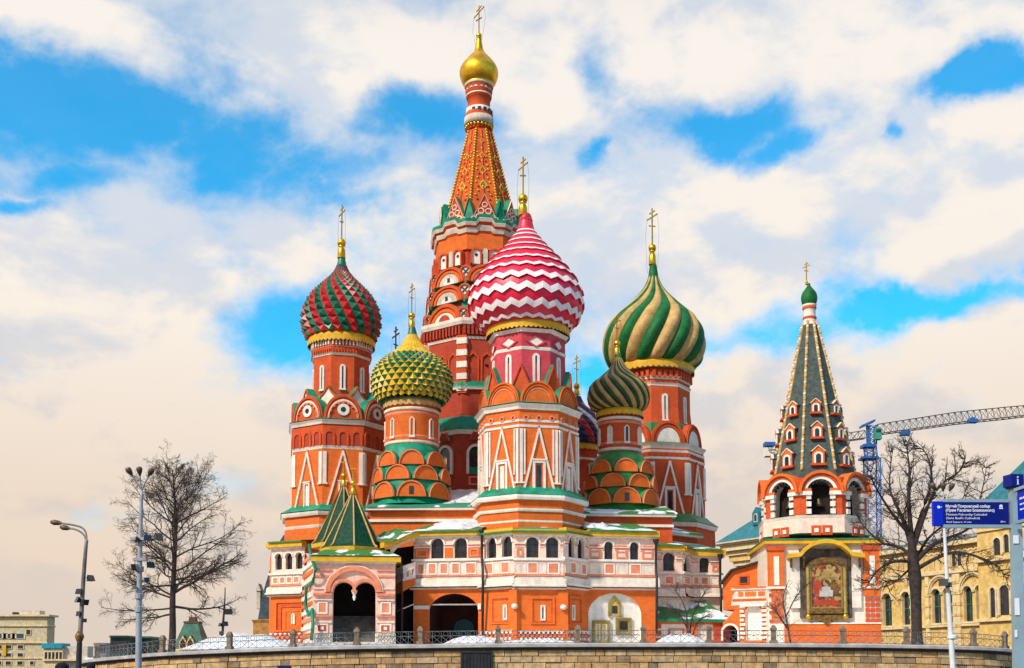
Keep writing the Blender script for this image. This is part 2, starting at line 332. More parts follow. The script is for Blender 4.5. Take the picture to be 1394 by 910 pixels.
for c in range(9):
    d = 0.0; zoff = .30 + c * .38
    while d < CUM[-1]:
        l = rnd.choice((.55, .8, 1.0, 1.3, 1.7)); e = min(d + l, CUM[-1]); M = rnd.choice(STONES); o = rnd.uniform(-.04, .05); pts = []
        for q in (d + .022, (d + e) / 2, e - .022): pts.append(on_line(q))
        vs = []
        for p, t, n in pts:
            for zz, dd in ((-.022, o), (-.358, o)): vs.append((p.x + n.x * dd, p.y + n.y * dd, p.z - zoff + zz))
        for p, t, n in pts:
            for zz in (-.012, -.36): vs.append((p.x - n.x * .3, p.y - n.y * .3, p.z - zoff + zz))
        mb.add(vs, [(0, 2, 3, 1), (2, 4, 5, 3), (0, 2, 8, 6), (2, 4, 10, 8), (1, 3, 9, 7), (3, 5, 11, 9), (0, 1, 7, 6), (4, 5, 11, 10)], M); d = e
A, B = [], []
for i in range(0, len(LINE), 2):
    p, t, n = on_line(CUM[i]); A.append((p.x - n.x * .04, p.y - n.y * .04, p.z - .1)); B.append((p.x - n.x * .04, p.y - n.y * .04, -.5))
mb.add(A + B, [(i, i + 1, len(A) + i + 1, len(A) + i) for i in range(len(A) - 1)], MORTAR); mb.build('stonework', wall)
mb = MB(); prof = [(-.75, -.02), (-.7, .10), (.2, .06), (.30, .02), (.30, -.14), (.10, -.18), (.10, -.32), (-.1, -.32)]
rings = []
for p, t, n in [on_line(c) for c in CUM]: rings.append([(p.x + n.x * d, p.y + n.y * d, p.z + z) for d, z in prof])
k = len(prof); vs = sum(rings, [])
mb.add(vs, [(i * k + j, (i + 1) * k + j, (i + 1) * k + j + 1, i * k + j + 1) for i in range(len(rings) - 1) for j in range(5)], COPING); mb.add(vs, [(i * k + j, (i + 1) * k + j, (i + 1) * k + j + 1, i * k + j + 1) for i in range(len(rings) - 1) for j in (5, 6)], MORTAR)  # last two faces: shadow under the overhang, painted in the mortar colour
mb.build('coping', wall)
p, t, n = on_line(line_at_px(649)); fr = Fr((p.x, p.y, p.z), t, n); mb = MB(); mb.box(fr, -.95, .95, -2.6, -.36, -.05, .09, IRON)
for q in range(9): mb.box(fr, -.85 + q * .2, -.8 + q * .2, -2.6, -.5, .05, .13, MATS['dark_iron'])
mb.ring(fr, [(-.95, -2.6), (-.95, -.36), (.95, -.36), (.95, -2.6)], [(-.85, -2.6), (-.85, -.46), (.85, -.46), (.85, -2.6)], .05, .16, IRON); mb.build('iron_door', wall)
p, t, n = on_line(line_at_px(388)); fr = Fr((p.x, p.y, p.z), t, n); mb = MB(); NAVY = mat('navy_enamel', (.01, .012, .10), .35, var=.1); mb.box(fr, -.42, .42, -1.6, -1.02, .03, .09, NAVY); o = mb.build('plaque', wall)
# terrace behind the wall, snow covered, rising to the buildings
def terr_z(px, Y):
    back = 2.7 + (3.8 - 2.7) * min(1, max(0, (px - 215) / 150)) - (.75) * min(1, max(0, (px - 1195) / 60)); f = min(1, max(0, (Y - 66) / 22)); p = W(px, 880, 66); k = min(range(len(LINE)), key=lambda i: abs(CX + F * LINE[i].x / LINE[i].y - px))
    z0 = LINE[k].z - .3; return z0 + (back - z0) * f ** .8
mb = MB(); cols = [i for i in range(118, 1400, 12)]; rowsn = 14; V = []
for px in cols:
    d = line_at_px(px); p, t, n = on_line(d); Y0 = p.y + .5
    for j in range(rowsn):
        f = j / (rowsn - 1); Y = Y0 + (118 - Y0) * f ** 1.5; x = WX(px, Y); nz = noise.noise(Vector((x * .5, Y * .5, 3))) * .16 * min(1, j)
        V.append((x, Y, terr_z(px, Y) + nz))
mb.add(V, [(i * rowsn + j, (i + 1) * rowsn + j, (i + 1) * rowsn + j + 1, i * rowsn + j + 1) for i in range(len(cols) - 1) for j in range(rowsn - 1)], SNOW, True)
tag(mb.build('terrace'), kind='structure')
def heap(px, Y, w, h, dep, seed):
    c = Vector((WX(px, Y), Y, terr_z(px, Y) - .05)); mb = MB(); V = []; n, m = 26, 8; r = random.Random(seed)
    for i in range(n + 1):
        for j in range(m + 1):
            a, b = i / n * 2 - 1, j / m * 2 - 1; k = max(0, 1 - a * a) ** .8 * max(0, 1 - b * b); V.append((c.x + a * w, c.y + b * dep, c.z + h * k * (1 + .35 * noise.noise(Vector((a * 4 + seed, b * 3, seed)))) - .03))
    mb.add(V, [(i * (m + 1) + j, (i + 1) * (m + 1) + j, (i + 1) * (m + 1) + j + 1, i * (m + 1) + j + 1) for i in range(n) for j in range(m)], SNOW, True); return mb
for px, Y, w, h, dp, lab in ((335, 76, 3.9, 1.15, 3, 'broad snow heap behind the railing left of the porch'), (648, 72, 2.5, .8, 2, 'snow heap before the dark archway beside the porch'), (735, 73, 3.6, .55, 2, 'low snow bank along the orange gallery wall'), (925, 74, 1.9, .85, 2, 'snow heap before the low white annex')):
    o = heap(px, Y, w, h, dp, px).build('snow_heap'); tag(o, lab, 'snow heap', 'snow heaps on the terrace')
# ------------------------------------------------------------------ railing
RAIL = mat('railing_iron', (.17, .17, .18), .6, .4, var=.3); POST = mat('post_stone', (.22, .165, .12), .9, var=.35, bump=.4, scale=4)
rail = empty('terrace_railing', on_line(CUM[-1] / 2)[0], 'wrought iron lattice railing with squat stone posts along the terrace edge', 'railing')
posts = [125, 217, 309, 396, 484, 571, 678, 787, 877, 967, 1055, 1150, 1237, 1330, 1375]
dd = [line_at_px(p) for p in posts]
proto = None
for d in dd:
    p, t, n = on_line(d); fr = Fr((p.x - n.x * .35, p.y - n.y * .35, p.z + .05), t, n); mb = MB()
    mb.box(fr, -.2, .2, 0, .22, -.2, .2, POST); mb.box(fr, -.135, .135, .22, .92, -.135, .135, POST); mb.box(fr, -.17, .17, .80, .92, -.17, .17, POST)
    P = fr.P; mb.add([P(-.17, -.17, .92), P(.17, -.17, .92), P(.17, .17, .92), P(-.17, .17, .92), P(-.07, -.07, 1.12), P(.07, -.07, 1.12), P(.07, .07, 1.12), P(-.07, .07, 1.12)], [(0, 1, 5, 4), (1, 2, 6, 5), (2, 3, 7, 6), (3, 0, 4, 7), (4, 5, 6, 7)], POST); mb.build('stone_post', rail)
for d0, d1 in zip(dd, dd[1:]):
    mb = MB(); n_ = max(3, int(round((d1 - d0 - .4) / .52))); w = (d1 - d0 - .44) / n_; Q = []
    for i in range(n_ + 1): p, t, n = on_line(d0 + .22 + w * i); Q.append(Vector((p.x - n.x * .35, p.y - n.y * .35, p.z + .05)))
    for zz in (.08, .52, .80): mb.tube([q + Vector((0, 0, zz)) for q in Q], .018, 4, RAIL)
    for a, b in zip(Q, Q[1:]):
        m = (a + b) / 2
        mb.tube([a + Vector((0, 0, .08)), b + Vector((0, 0, .52))], .014, 3, RAIL); mb.tube([b + Vector((0, 0, .08)), a + Vector((0, 0, .52))], .014, 3, RAIL); mb.tube([a + Vector((0, 0, .08)), a + Vector((0, 0, .80))], .014, 3, RAIL)
        c = [m + (b - a).normalized() * (.15 * cos(k * pi / 4)) + Vector((0, 0, .66 + .13 * sin(k * pi / 4))) for k in range(9)]; mb.tube(c, .014, 3, RAIL)
    mb.build('lattice_panel', rail)
# ------------------------------------------------------------------ buildings behind
OCHRE = mat('ochre_stone', (.72, .48, .16), .85, var=.2, streak=.3, bump=.2, scale=1.5); OCHL = mat('pale_ochre_trim', (.74, .58, .33), .85, var=.15, streak=.25)
BLUETEAL = mat('blue_teal_roof', (.012, .16, .20), .5, var=.25, streak=.3, spec=.5); OLDROOF = snowmat('old_roof', (.06, .085, .085), .0, .6)
S = Seg(1186, 170, 1450, 137); YG = S.Y(1325); Z = lambda y: WZ(y, YG); fr = S.fr; u = S.u; P = fr.P
gum = empty('arcade_building', P(S.len / 2, 0, 0), 'long yellow stone building with paired arched windows behind the bare tree', 'building')
mb = MB(); prt = []
us = [1207, 1233, 1274, 1290, 1317, 1334, 1368, 1384, 1404, 1420]; ue = [0] + [(u(a) + u(b)) / 2 for a, b in zip(us, us[1:])] + [S.len]
zt, zb = Z(798), Z(846)
for px, a, b in zip(us, ue, ue[1:]):
    w = u(px + 6) - u(px - 6); mb.panel(fr, a, b, -.2, Z(776), u(px), w, zb, zt - w / 2, .6, OCHRE, OCHL)
    wb = MB(); wb.slab(fr, outline(u(px), w, zb, zt - w / 2, w / 2), -.65, -.5, GLASS); wb.box(fr, u(px) - .04, u(px) + .04, zb, zt - .1, -.5, -.45, MATS['teal_sheet_roof']); wb.box(fr, u(px) - w / 2, u(px) + w / 2, (zb + zt) / 2 - .05, (zb + zt) / 2 + .05, -.5, -.45, MATS['teal_sheet_roof'])
    wb.ring(fr, outline(u(px), w * 1.5, zt - w / 2, zt - w / 2 + .01, w * .75), outline(u(px), w * 1.08, zt - w / 2, zt - w / 2 + .01, w * .54), -.05, .2, OCHL)
    wb.box(fr, u(px) - w * .72, u(px) + w * .72, zb - .25, zb, -.05, .3, OCHL); prt.append(('window', wb))
for a, b in zip(us[::2], us[1::2]):
    wb = MB(); c = (u(a) + u(b)) / 2; w = abs(u(b) - u(a)) + 2.0; z_ = zt - .5
    for k0, k1, d in ((1.16, 1.04, .45), (1.02, .94, .3)): wb.ring(fr, outline(c, w * k0, z_, z_ + .01, w * .5 * k0), outline(c, w * k1, z_, z_ + .01, w * .5 * k1), -.05, d, OCHL)
    wb.slab(fr, [(c + .5 * cos(k * pi / 6), z_ + w * .24 + .5 * sin(k * pi / 6)) for k in range(12)], -.05, .12, OCHRE); prt.append(('arch_moulding', wb))
    for e in (u(a) - 1.5, u(b) + 1.5):
        wb = MB(); wb.box(fr, e - .35, e + .35, 0, Z(778), -.05, .35, OCHL)
        for q in range(6): wb.box(fr, e - .42, e + .42, Z(868 - q * 15), Z(864 - q * 15), 0, .42, OCHRE)
        prt.append(('pilaster', wb))
mb.box(fr, 0, S.len, Z(776), Z(735), -.8, 0, OCHRE); mb.box(fr, 0, S.len, 0, Z(735), -14, -.8, OCHRE)
for i in range(34):
    c = S.len * (i + .5) / 34; wb = MB(); w = .85
    wb.ring(fr, outline(c, w * 1.6, Z(770), Z(752), w * .8), outline(c, w, Z(768), Z(752), w * .5), -.05, .16, OCHL); wb.slab(fr, outline(c, w, Z(768), Z(752), w * .5), -.05, .03, GLASS if i in (16, 17, 25, 26) else OCHRE); prt.append(('window' if i in (16, 17, 25, 26) else 'niche', wb))
for y0, y1, d in ((778, 772, .5), (740, 733.5, .8), (852, 849, .4)): wb = MB(); wb.box(fr, 0, S.len, Z(y0), Z(y1), -.3, d, OCHL); prt.append(('cornice', wb))
wb = MB(); wb.quad(P(0, .9, Z(733)), P(S.len, .9, Z(733)), P(S.len, -9, Z(712)), P(0, -9, Z(712)), OLDROOF); wb.quad(P(0, -9, Z(712)), P(S.len, -9, Z(712)), P(S.len, -14, Z(712)), P(0, -14, Z(712)), OLDROOF); prt.append(('roof', wb))
o = mb.build('wall', gum)
for nm, wb in prt: wb.build(nm, gum)
# right corner pavilion with a steep teal roof
S = Seg(1341, 149, 1460, 136); YG = S.Y(1370); Z = lambda y: WZ(y, YG); fr = S.fr; u = S.u; P = fr.P; fr.o = fr.o + fr.N * 1.2
pav = empty('corner_pavilion', P(S.len / 2, 0, 0), 'tall corner pavilion with a steep teal mansard roof behind the blue direction sign', 'building')
mb = MB(); mb.box(fr, 0, S.len, 0, Z(700), -12, 0, OCHRE); mb.build('wall', pav)
for px, y0, y1, w in ((1360, 756, 733, 1.2), (1388, 752, 726, 1.2), (1373, 754, 730, .9), (1368, 838, 798, 1.6), (1392, 836, 796, 1.6), (1352, 840, 800, .9)):
    wb = MB(); wb.ring(fr, outline(u(px), w * 1.5, Z(y0), Z(y1) - w / 2, w * .75), outline(u(px), w, Z(y0), Z(y1) - w / 2, w / 2), -.05, .25, OCHL); wb.slab(fr, outline(u(px), w, Z(y0), Z(y1) - w / 2, w / 2), -.05, .05, GLASS); wb.build('window', pav)
for y0, y1, d in ((704, 697, .8), (764, 760, .5), (846, 842, .4), (722, 720, .25)): wb = MB(); wb.box(fr, -.3, S.len + .3, Z(y0), Z(y1), -.3, d, OCHL); wb.build('cornice', pav)
mb = MB(); q0 = [P(-.6, .9, Z(697)), P(S.len, .9, Z(697)), P(S.len, -12, Z(697)), P(-.6, -12, Z(697))]; tl = u(1386) ; q1 = [P(tl, -3.5, Z(618)), P(S.len, -3.5, Z(618)), P(S.len, -9, Z(618)), P(tl, -9, Z(618))]
for i in range(4): mb.quad(q0[i], q0[(i + 1) % 4], q1[(i + 1) % 4], q1[i], BLUETEAL)
mb.poly(q1, BLUETEAL); mb.build('roof', pav)
mb = MB(); mb.box(fr, tl - .6, S.len, Z(618), Z(614), -9.4, -3.1, MATS['ochre_stone'] if False else GREYST); mb.build('roof_ledge', pav)
mb = MB()
for i in range(10): uu = tl + .1 + i * .55; mb.box(fr, uu, uu + .08, Z(614), Z(602 if i else 596), -3.4, -3.3, IRON)
mb.box(fr, tl, S.len, Z(607), Z(606), -3.42, -3.3, IRON); mb.build('roof_railing', pav)
# left end of the arcade building seen between cathedral and bell tower
S = Seg(1003, 232, 1110, 214); YG = 230; Z = lambda y: WZ(y, YG); fr = S.fr; u = S.u; P = fr.P
ep = empty('end_pavilion', P(S.len / 2, 0, 0), 'pale yellow building end with a deep cornice and blue grey roof beside the bell tower', 'building')
mb = MB(); mb.box(fr, 0, S.len, 0, Z(768), -14, 0, OCHRE); mb.build('wall', ep)
mb = MB()
for y0, y1, d in ((770, 764, .5), (764, 756, 1.1), (756, 750, 1.6), (750, 742, 2.4), (742, 739, 3.0)): mb.box(fr, -d, S.len, Z(y0), Z(y1), -14, d, OCHL if y1 != 756 else OCHRE)
mb.build('cornice', ep)
mb = MB(); q0 = [P(-3.3, 3.3, Z(738.5)), P(S.len, 3.3, Z(738.5)), P(S.len, -14, Z(738.5)), P(-3.3, -14, Z(738.5))]; q1 = [P(u(1040), -4, Z(690)), P(S.len, -4, Z(690)), P(S.len, -8, Z(690)), P(u(1040), -8, Z(690))]
for i in range(4): mb.quad(q0[i], q0[(i + 1) % 4], q1[(i + 1) % 4], q1[i], BLUETEAL)
mb.box(fr, -3.4, S.len, Z(740), Z(738), -14, 3.45, GREYST); mb.build('roof', ep)
mb = MB(); mb.slab(fr, [(u(1028), Z(718)), (u(1038), Z(718)), (u(1038), Z(702)), (u(1033), Z(694)), (u(1028), Z(702))], -5, .6, BLUETEAL); mb.slab(fr, outline(u(1033), 1.0, Z(714), Z(706), .5), .55, .68, WHITE); mb.slab(fr, outline(u(1033), .7, Z(713), Z(706), .35), .6, .74, GLASS); mb.build('dormer', ep)
# ------------------------------------------------------------------ tower crane far behind
YC = 275; CB = mat('crane_blue', (.02, .13, .40), .5, var=.2); CW = mat('crane_grey', (.10, .085, .08), .6, var=.3); CGR = mat('crane_green', (.05, .30, .22), .5)
crane = empty('tower_crane', (WX(1187, YC), YC, 0), 'blue tower crane with a long lattice jib rising behind the bell tower', 'crane')
def lattice(mb, a, b, h0, h1, n, M, r=.09, side=Vector((0, 1, 0)), tri=False):
    a, b = Vector(a), Vector(b)
    ax = (b - a).normalized(); up = Vector((0, 0, 1)) if abs(ax.z) < .8 else Vector((1, 0, 0)); prev = None
    for i in range(n + 1):
        c = a + (b - a) * (i / n); h = h0 + (h1 - h0) * i / n
        cur = [c - side * h * .45, c + side * h * .45, c + up * h] if tri else [c - up * h / 2 - side * h / 2, c - up * h / 2 + side * h / 2, c + up * h / 2 + side * h / 2, c + up * h / 2 - side * h / 2]
        if prev:
            for p, q in zip(prev, cur): mb.tube([p, q], r * 1.3, 4, M)
            k = len(cur)
            for j in range(k):
                mb.tube([prev[j], cur[(j + 1) % k]], r * .7, 3, M)
                if not tri: mb.tube([prev[(j + 1) % k], cur[j]], r * .7, 3, M)
            if tri: mb.tube([cur[0], prev[2]], r * .7, 3, M); mb.tube([cur[1], prev[2]], r * .7, 3, M)
        for j in range(len(cur)): mb.tube([cur[j], cur[(j + 1) % len(cur)]], r * .6, 3, M)
        prev = cur
s = SCL(640, YC); mb = MB(); lattice(mb, (WX(1187, YC), YC, 0), W(1187, 625, YC), 3.2, 3.2, 20, CB, .13); mb.build('mast', crane)
mb = MB(); lattice(mb, W(1186, 625, YC), W(1184, 606, YC), 2.4, 2.4, 3, CB, .12)
f0 = Fr((WX(1186, YC), YC, 0), (1, 0, 0), (0, -1, 0)); z = lambda y: WZ(y, YC); mb.box(f0, -2.0, 2.0, z(626), z(623), -2.0, 2.0, CB); mb.box(f0, -1.6, 1.6, z(610), z(606), -1.6, 1.6, CB); mb.build('slewing_ring', crane)
mb = MB(); mb.box(f0, 1.0, 2.6, z(601), z(586), 1, 2.8, CGR); mb.box(f0, 1.2, 2.4, z(592), z(588), 2.75, 2.86, GLASS); mb.build('cab', crane)
mb = MB(); lattice(mb, W(1187, 606, YC), W(1187, 580, YC), 1.8, 1.5, 4, CB, .13); mb.box(f0, -.3, .5, z(606), z(580), -.5, .5, CB); mb.slab(f0, [(-1.8, z(583)), (1.6, z(575)), (1.6, z(572)), (-1.8, z(580))], -1.2, 1.2, CB); mb.build('tower_head', crane)
mb = MB(); lattice(mb, W(1194, 592, YC), W(1300, 577, YC + 1), 2.6, 2.9, 12, CW, .09, tri=True); lattice(mb, W(1300, 577, YC + 1), W(1368, 570, YC + 2), 2.9, 2.9, 8, CW, .09, tri=True); lattice(mb, W(1368, 570, YC + 2), W(1470, 558, YC + 3), 2.9, 2.3, 12, CW, .09, tri=True); mb.build('jib', crane)
mb = MB(); lattice(mb, W(1178, 597, YC), W(1046, 614, YC - 1), 2.0, 1.6, 14, CW, .09, tri=True); mb.build('counter_jib', crane)
f1 = Fr((WX(1050, YC), YC, 0), (1, 0, 0), (0, -1, 0)); mb = MB(); mb.box(f1, -1.2, 1.2, z(622), z(611), -1.2, 1.2, WHITE); mb.box(f1, -1.3, 1.3, z(608), z(603), -1.2, 1.2, CB); mb.build('counterweight', crane)
for px, py in ((1232, 590), (1324, 573)): mb = MB(); f2 = Fr(W(px, py, YC - .4), (1, 0, 0), (0, -1, 0)); mb.box(f2, -1.1, 1.1, -.55, .35, -.9, .9, CB); mb.box(f2, -.5, .5, .35, .8, -.6, .6, CB); mb.build('trolley', crane)
mb = MB(); mb.tube([W(1232, 592, YC), W(1233, 600, YC)], .06, 3, IRON); mb.ball(W(1233, 601, YC), .35, CB, 6); mb.build('hook', crane)
# ------------------------------------------------------------------ far left
YB = 300; z = lambda y: WZ(y, YB); f0 = Fr((WX(66, YB), YB, 0), (1, 0, 0), (0, -1, 0)); s = SCL(870, YB)
fb = empty('office_building', (WX(20, YB), YB, 0), 'pale yellow flat topped building far off at the left edge', 'building')
PALE = mat('pale_stone', (.60, .49, .30), .85, var=.2, streak=.3); mb = MB(); mb.box(f0, -40, 0, -1, z(838), -5, 0, PALE); mb.build('wall', fb)
mb = MB(); mb.box(f0, -41, .8, z(839.5), z(837), -5.5, .9, OCHL); mb.box(f0, -41, .3, z(853), z(851.5), -5.2, .4, OCHL); mb.box(f0, -41, .3, z(876), z(874.5), -1, .5, OCHL); mb.box(f0, -41, .3, z(897), z(895.5), -1, .3, OCHL); mb.build('cornice', fb)
mb = MB(); mb.box(f0, -8.2, -2.8, z(837), z(831), -5, -1.5, GREYST); mb.box(f0, -10.5, -9.5, z(837), z(833), -4, -2, IRON); mb.build('roof_house', fb)
BLUEG = mat('blue_glass', (.01, .08, .16), .2, spec=.6)
for px, y0, y1, w in [(x, 870, 862.5, 2.0) for x in (3, 15, 27)] + [(41, 865, 857, .7)] + [(x, y, y - 6, .9) for x in (2, 15, 31) for y in (884, 895, 906)] + [(-12, 884, 878, .9), (47, 906, 900, .6)]:
    uu = (px - 66) * s; mb = MB(); mb.ring(f0, [(uu - w, z(y0)), (uu - w, z(y1)), (uu + w, z(y1)), (uu + w, z(y0))], [(uu - w * .8, z(y0) + .12), (uu - w * .8, z(y1) - .12), (uu + w * .8, z(y1) - .12), (uu + w * .8, z(y0) + .12)], -.05, .2, OCHL, True); mb.box(f0, uu - w * .8, uu + w * .8, z(y0), z(y1), -.05, .06, BLUEG if w == 2.0 else GLASS); mb.build('window', fb)
mb = MB(); mb.box(f0, -11.7, -10.8, z(893), z(878), 0, .5, YELLOW); mb.build('banner', fb)
lb = empty('low_building', (WX(92, 290), 290, 0), 'low stone hall with a turquoise roof strip behind the curved street lamp', 'building'); f1 = Fr((WX(62, 290), 290, 0), (1, 0, 0), (0, -1, 0)); z = lambda y: WZ(y, 290); s = SCL(880, 290)
mb = MB(); mb.box(f1, 0, 26 * s, -1, z(883), -5, 0, OCHL); mb.box(f1, 26 * s, 58 * s, -1, z(880), -5, -1, GREYST); mb.build('wall', lb)
mb = MB(); mb.box(f1, -.3, 26 * s, z(882.8), z(876), -5, .5, mat('turquoise_sheet', (.01, .27, .36), .5, var=.2)); mb.build('roof', lb)
for i in range(5): mb = MB(); mb.box(f1, (2 + i * 5) * s, (5 + i * 5) * s, z(898), z(888), -.05, .08, GLASS); mb.build('window', lb)
mb = MB(); mb.box(f1, 0, 66 * s, z(900), z(897.5), -1, .6, OCHL); mb.build('cornice', lb)
# kiosks and pavilion behind the wall
DG = mat('dark_green_awning', (.008, .035, .03), .6, var=.4); PGR = mat('verdigris_roof', (.035, .13, .085), .6, var=.35, streak=.4); CANV = mat('grey_canvas', (.16, .18, .2), .8)
for px, hw, yt, yb, Y, lab, M in ((165, 13, 867, 890, 90, 'square dark green market kiosk behind the wall left of the triple lamp post', DG), (196, 12, 868, 890, 92, 'dark kiosk under a pale green awning behind the triple lamp post', DG), (139, 8, 877, 893, 96, 'small grey covered stall at the left end of the terrace', CANV)):
    s = SCL(yb, Y); f1 = Fr((WX(px, Y), Y, 0), (1, 0, 0), (0, -1, 0)); e = empty('market_kiosk', (WX(px, Y), Y, WZ(yb, Y)), lab, 'kiosk', 'market kiosks behind the wall'); mb = MB(); mb.box(f1, -hw * s, hw * s, WZ(yb + 12, Y), WZ(yt, Y), -2.4, 0, M); mb.build('body', e)
    mb = MB(); mb.slab(f1, [(-hw * s * 1.08, WZ(yt + 1, Y)), (hw * s * 1.08, WZ(yt + 1, Y)), (hw * s * .9, WZ(yt - 1.5, Y)), (-hw * s * .9, WZ(yt - 1.5, Y))], -2.6, .25, M if px != 196 else PGR); mb.build('roof', e)
    mb = MB(); mb.box(f1, -hw * s * .8, hw * s * .8, WZ(yb - 5, Y), WZ(yt + 6, Y), 0, .06, GLASS); mb.build('window', e)
    if px == 196: mb = MB(); P = f1.P; mb.quad(P(-hw * s, .1, WZ(870, Y)), P(-.1, .1, WZ(869, Y)), P(-.3, 1.0, WZ(881, Y)), P(-hw * s, 1.0, WZ(882, Y)), PGR); mb.build('awning', e)
Y = 98; s = SCL(870, Y); z = lambda y: WZ(y, Y); cx = WX(264, Y)
e = empty('garden_pavilion', (cx, Y, z(884)), 'small pavilion with a weathered green hipped roof right of the big bare tree', 'pavilion')
mb = MB(); mb.lathe(cx, Y, [(21 * s * 1.3, z(904)), (21 * s * 1.3, z(882))], 4, OCHRE, pi / 4); mb.build('wall', e)
mb = MB(); mb.lathe(cx, Y, [(24.5 * s * 1.2, z(883)), (20 * s * 1.2, z(872)), (11 * s * 1.2, z(849)), (10 * s * 1.2, z(848))], 4, PGR, pi / 4); mb.build('roof', e)
mb = MB(); mb.lathe(cx, Y, [(12 * s * 1.2, z(849)), (12 * s * 1.2, z(846.5)), (7 * s, z(846)), (6 * s, z(840)), (5 * s, z(840))], 4, BROWNR if False else mat('rusty_cap', (.10, .06, .04), .8), pi / 4); mb.build('roof_cap', e)
f1 = Fr((cx, Y - 20 * s, 0), (1, 0, 0), (0, -1, 0))
for du in (-6, 4): mb = MB(); mb.slab(f1, outline(du * s, 10 * s, z(883), z(878), 12 * s, 'keel'), -.6, .35, OCHRE, PGR); mb.slab(f1, outline(du * s, 7 * s, z(882), z(878), 8 * s, 'keel'), .3, .42, DKRED); mb.build('gable', e)
# distant wall tower with a slate spire, just showing left of the gallery
Y = 172; s = SCL(800, Y); z = lambda y: WZ(y, Y); cx = WX(391, Y); e = empty('fortress_tower', (cx, Y, 0), 'distant fortress tower with orange brick top and slate spire peeping out left of the gallery', 'tower')
mb = MB(); mb.lathe(cx, Y, [(40 * s * 1.3, -1), (40 * s * 1.3, z(850)), (42 * s * 1.3, z(846)), (36 * s * 1.3, z(845))], 4, mat('yellow_brick', (.55, .26, .07), .85, var=.3), pi / 4); mb.build('wall', e)
mb = MB(); mb.lathe(cx, Y, [(36 * s * 1.25, z(845)), (31 * s * 1.25, z(812)), (14 * s * 1.25, z(745)), (.1, z(720))], 4, mat('old_slate', (.05, .075, .085), .7, var=.4), pi / 4); mb.build('spire', e)
mb = MB(); f1 = Fr((cx - 34 * s, Y - 14 * s, 0), (1, 0, 0), (0, -1, 0)); mb.box(f1, -3 * s, 2 * s, z(830), z(806), -1.2, .6, GREYST); mb.slab(f1, [(-4 * s, z(806)), (3 * s, z(806)), (-.5 * s, z(796))], -1.4, .8, GREYST); mb.build('dormer', e)
# ------------------------------------------------------------------ the cathedral
CATH = empty('cathedral', (WX(650, 100), 100, WZ(872, 96)), 'red brick cathedral crowned by patterned onion domes around a tall tented spire', 'cathedral')
class Tower:
    def __init__(s, px, Y, a0, label, py=640, name='chapel_tower'):
        s.px, s.Y, s.a0 = px, Y, radians(a0); s.cx = WX(px, Y, py); s.cy = Y; s.label = label; s.name = name; s.root = None
    def z(s, py): return WZ(py, s.Y)
    def r(s, hw, py): return hw * SCL(py, s.Y)
    def R(s, hw, py): return hw * SCL(py, s.Y) / .976          # octagon circumradius whose outline is 2*hw pixels wide
    def ap(s, hw, py=600): return s.R(hw, py) * cos(pi / 8)
    def zf(s, py, ap): return WZ(py, s.Y - ap)
    def fr(s, ang, ap):
        N = Vector((sin(ang), -cos(ang), 0)); return Fr((s.cx + N.x * ap, s.cy + N.y * ap, 0), (cos(ang), sin(ang), 0), N)
    def facets(s, half=0.0, n=8, span=(-2, -1, 0, 1, 2)): return [s.a0 + (k + half) * 2 * pi / n for k in span]
    def oct(s, mb, pts, M, rnd=False, n=8, rot=None):
        prof = [((s.r(h, y) if rnd else s.R(h, y)), s.z(y)) for y, h in pts]
        mb.lathe(s.cx, s.cy, prof, n, M, (s.a0 + pi / 8) if rot is None else rot, rnd)
    def core(s, pts, M, rnd=False, n=8):
        mb = MB(); s.oct(mb, pts, M, rnd, n)
        s.root = mb.build(s.name, CATH); s.root['label'] = s.label; return s.root
    def band(s, name, pts, M, rnd=False, n=8):
        mb = MB(); s.oct(mb, pts, M, rnd, n); return mb.build(name, s.root)
    def part(s, name, mb): return mb.build(name, s.root)
def cr(p0, p1, p2, p3, t):
    return 0.5 * ((2 * p1) + (-p0 + p2) * t + (2 * p0 - 5 * p1 + 4 * p2 - p3) * t * t + (-p0 + 3 * p1 - 3 * p2 + p3) * t ** 3)
class Prof:
    """smooth onion profile through (py, half width) points, bottom to top; parameter is arc length 0..1"""
    def __init__(s, T, pts, n=160):
        P = [(T.r(h, y), T.z(y)) for y, h in pts]; P = [P[0]] + P + [P[-1]]; q = []
        m = len(pts) - 1
        for i in range(m):
            for k in range(n // m + 1):
                t = k / (n // m + 1); q.append((cr(P[i][0], P[i + 1][0], P[i + 2][0], P[i + 3][0], t), cr(P[i][1], P[i + 1][1], P[i + 2][1], P[i + 3][1], t)))
        q.append(P[-1]); s.q = q; L = [0]
        for a, b in zip(q, q[1:]): L.append(L[-1] + sqrt((a[0] - b[0]) ** 2 + (a[1] - b[1]) ** 2))
        s.L = [l / L[-1] for l in L]; s.len = L[-1]
    def at(s, t):
        t = min(max(t, 0), 1); lo, hi = 0, len(s.L) - 1
        while hi - lo > 1:
            m = (lo + hi) // 2
            if s.L[m] <= t: lo = m
            else: hi = m
        f = (t - s.L[lo]) / max(1e-9, s.L[hi] - s.L[lo]); a, b = s.q[lo], s.q[hi]
        return max(.01, a[0] + (b[0] - a[0]) * f), a[1] + (b[1] - a[1]) * f
    def tz(s, z):
        for i, (r, zz) in enumerate(s.q):
            if zz >= z: return s.L[i]
        return 1.0
    def nrm(s, t):
        (r0, z0), (r1, z1) = s.at(t - .01), s.at(t + .01); l = sqrt((r1 - r0) ** 2 + (z1 - z0) ** 2) or 1
        return ((z1 - z0) / l, -(r1 - r0) / l)
def pol(cx, cy, r, a, z): return (cx + r * sin(a), cy - r * cos(a), z)
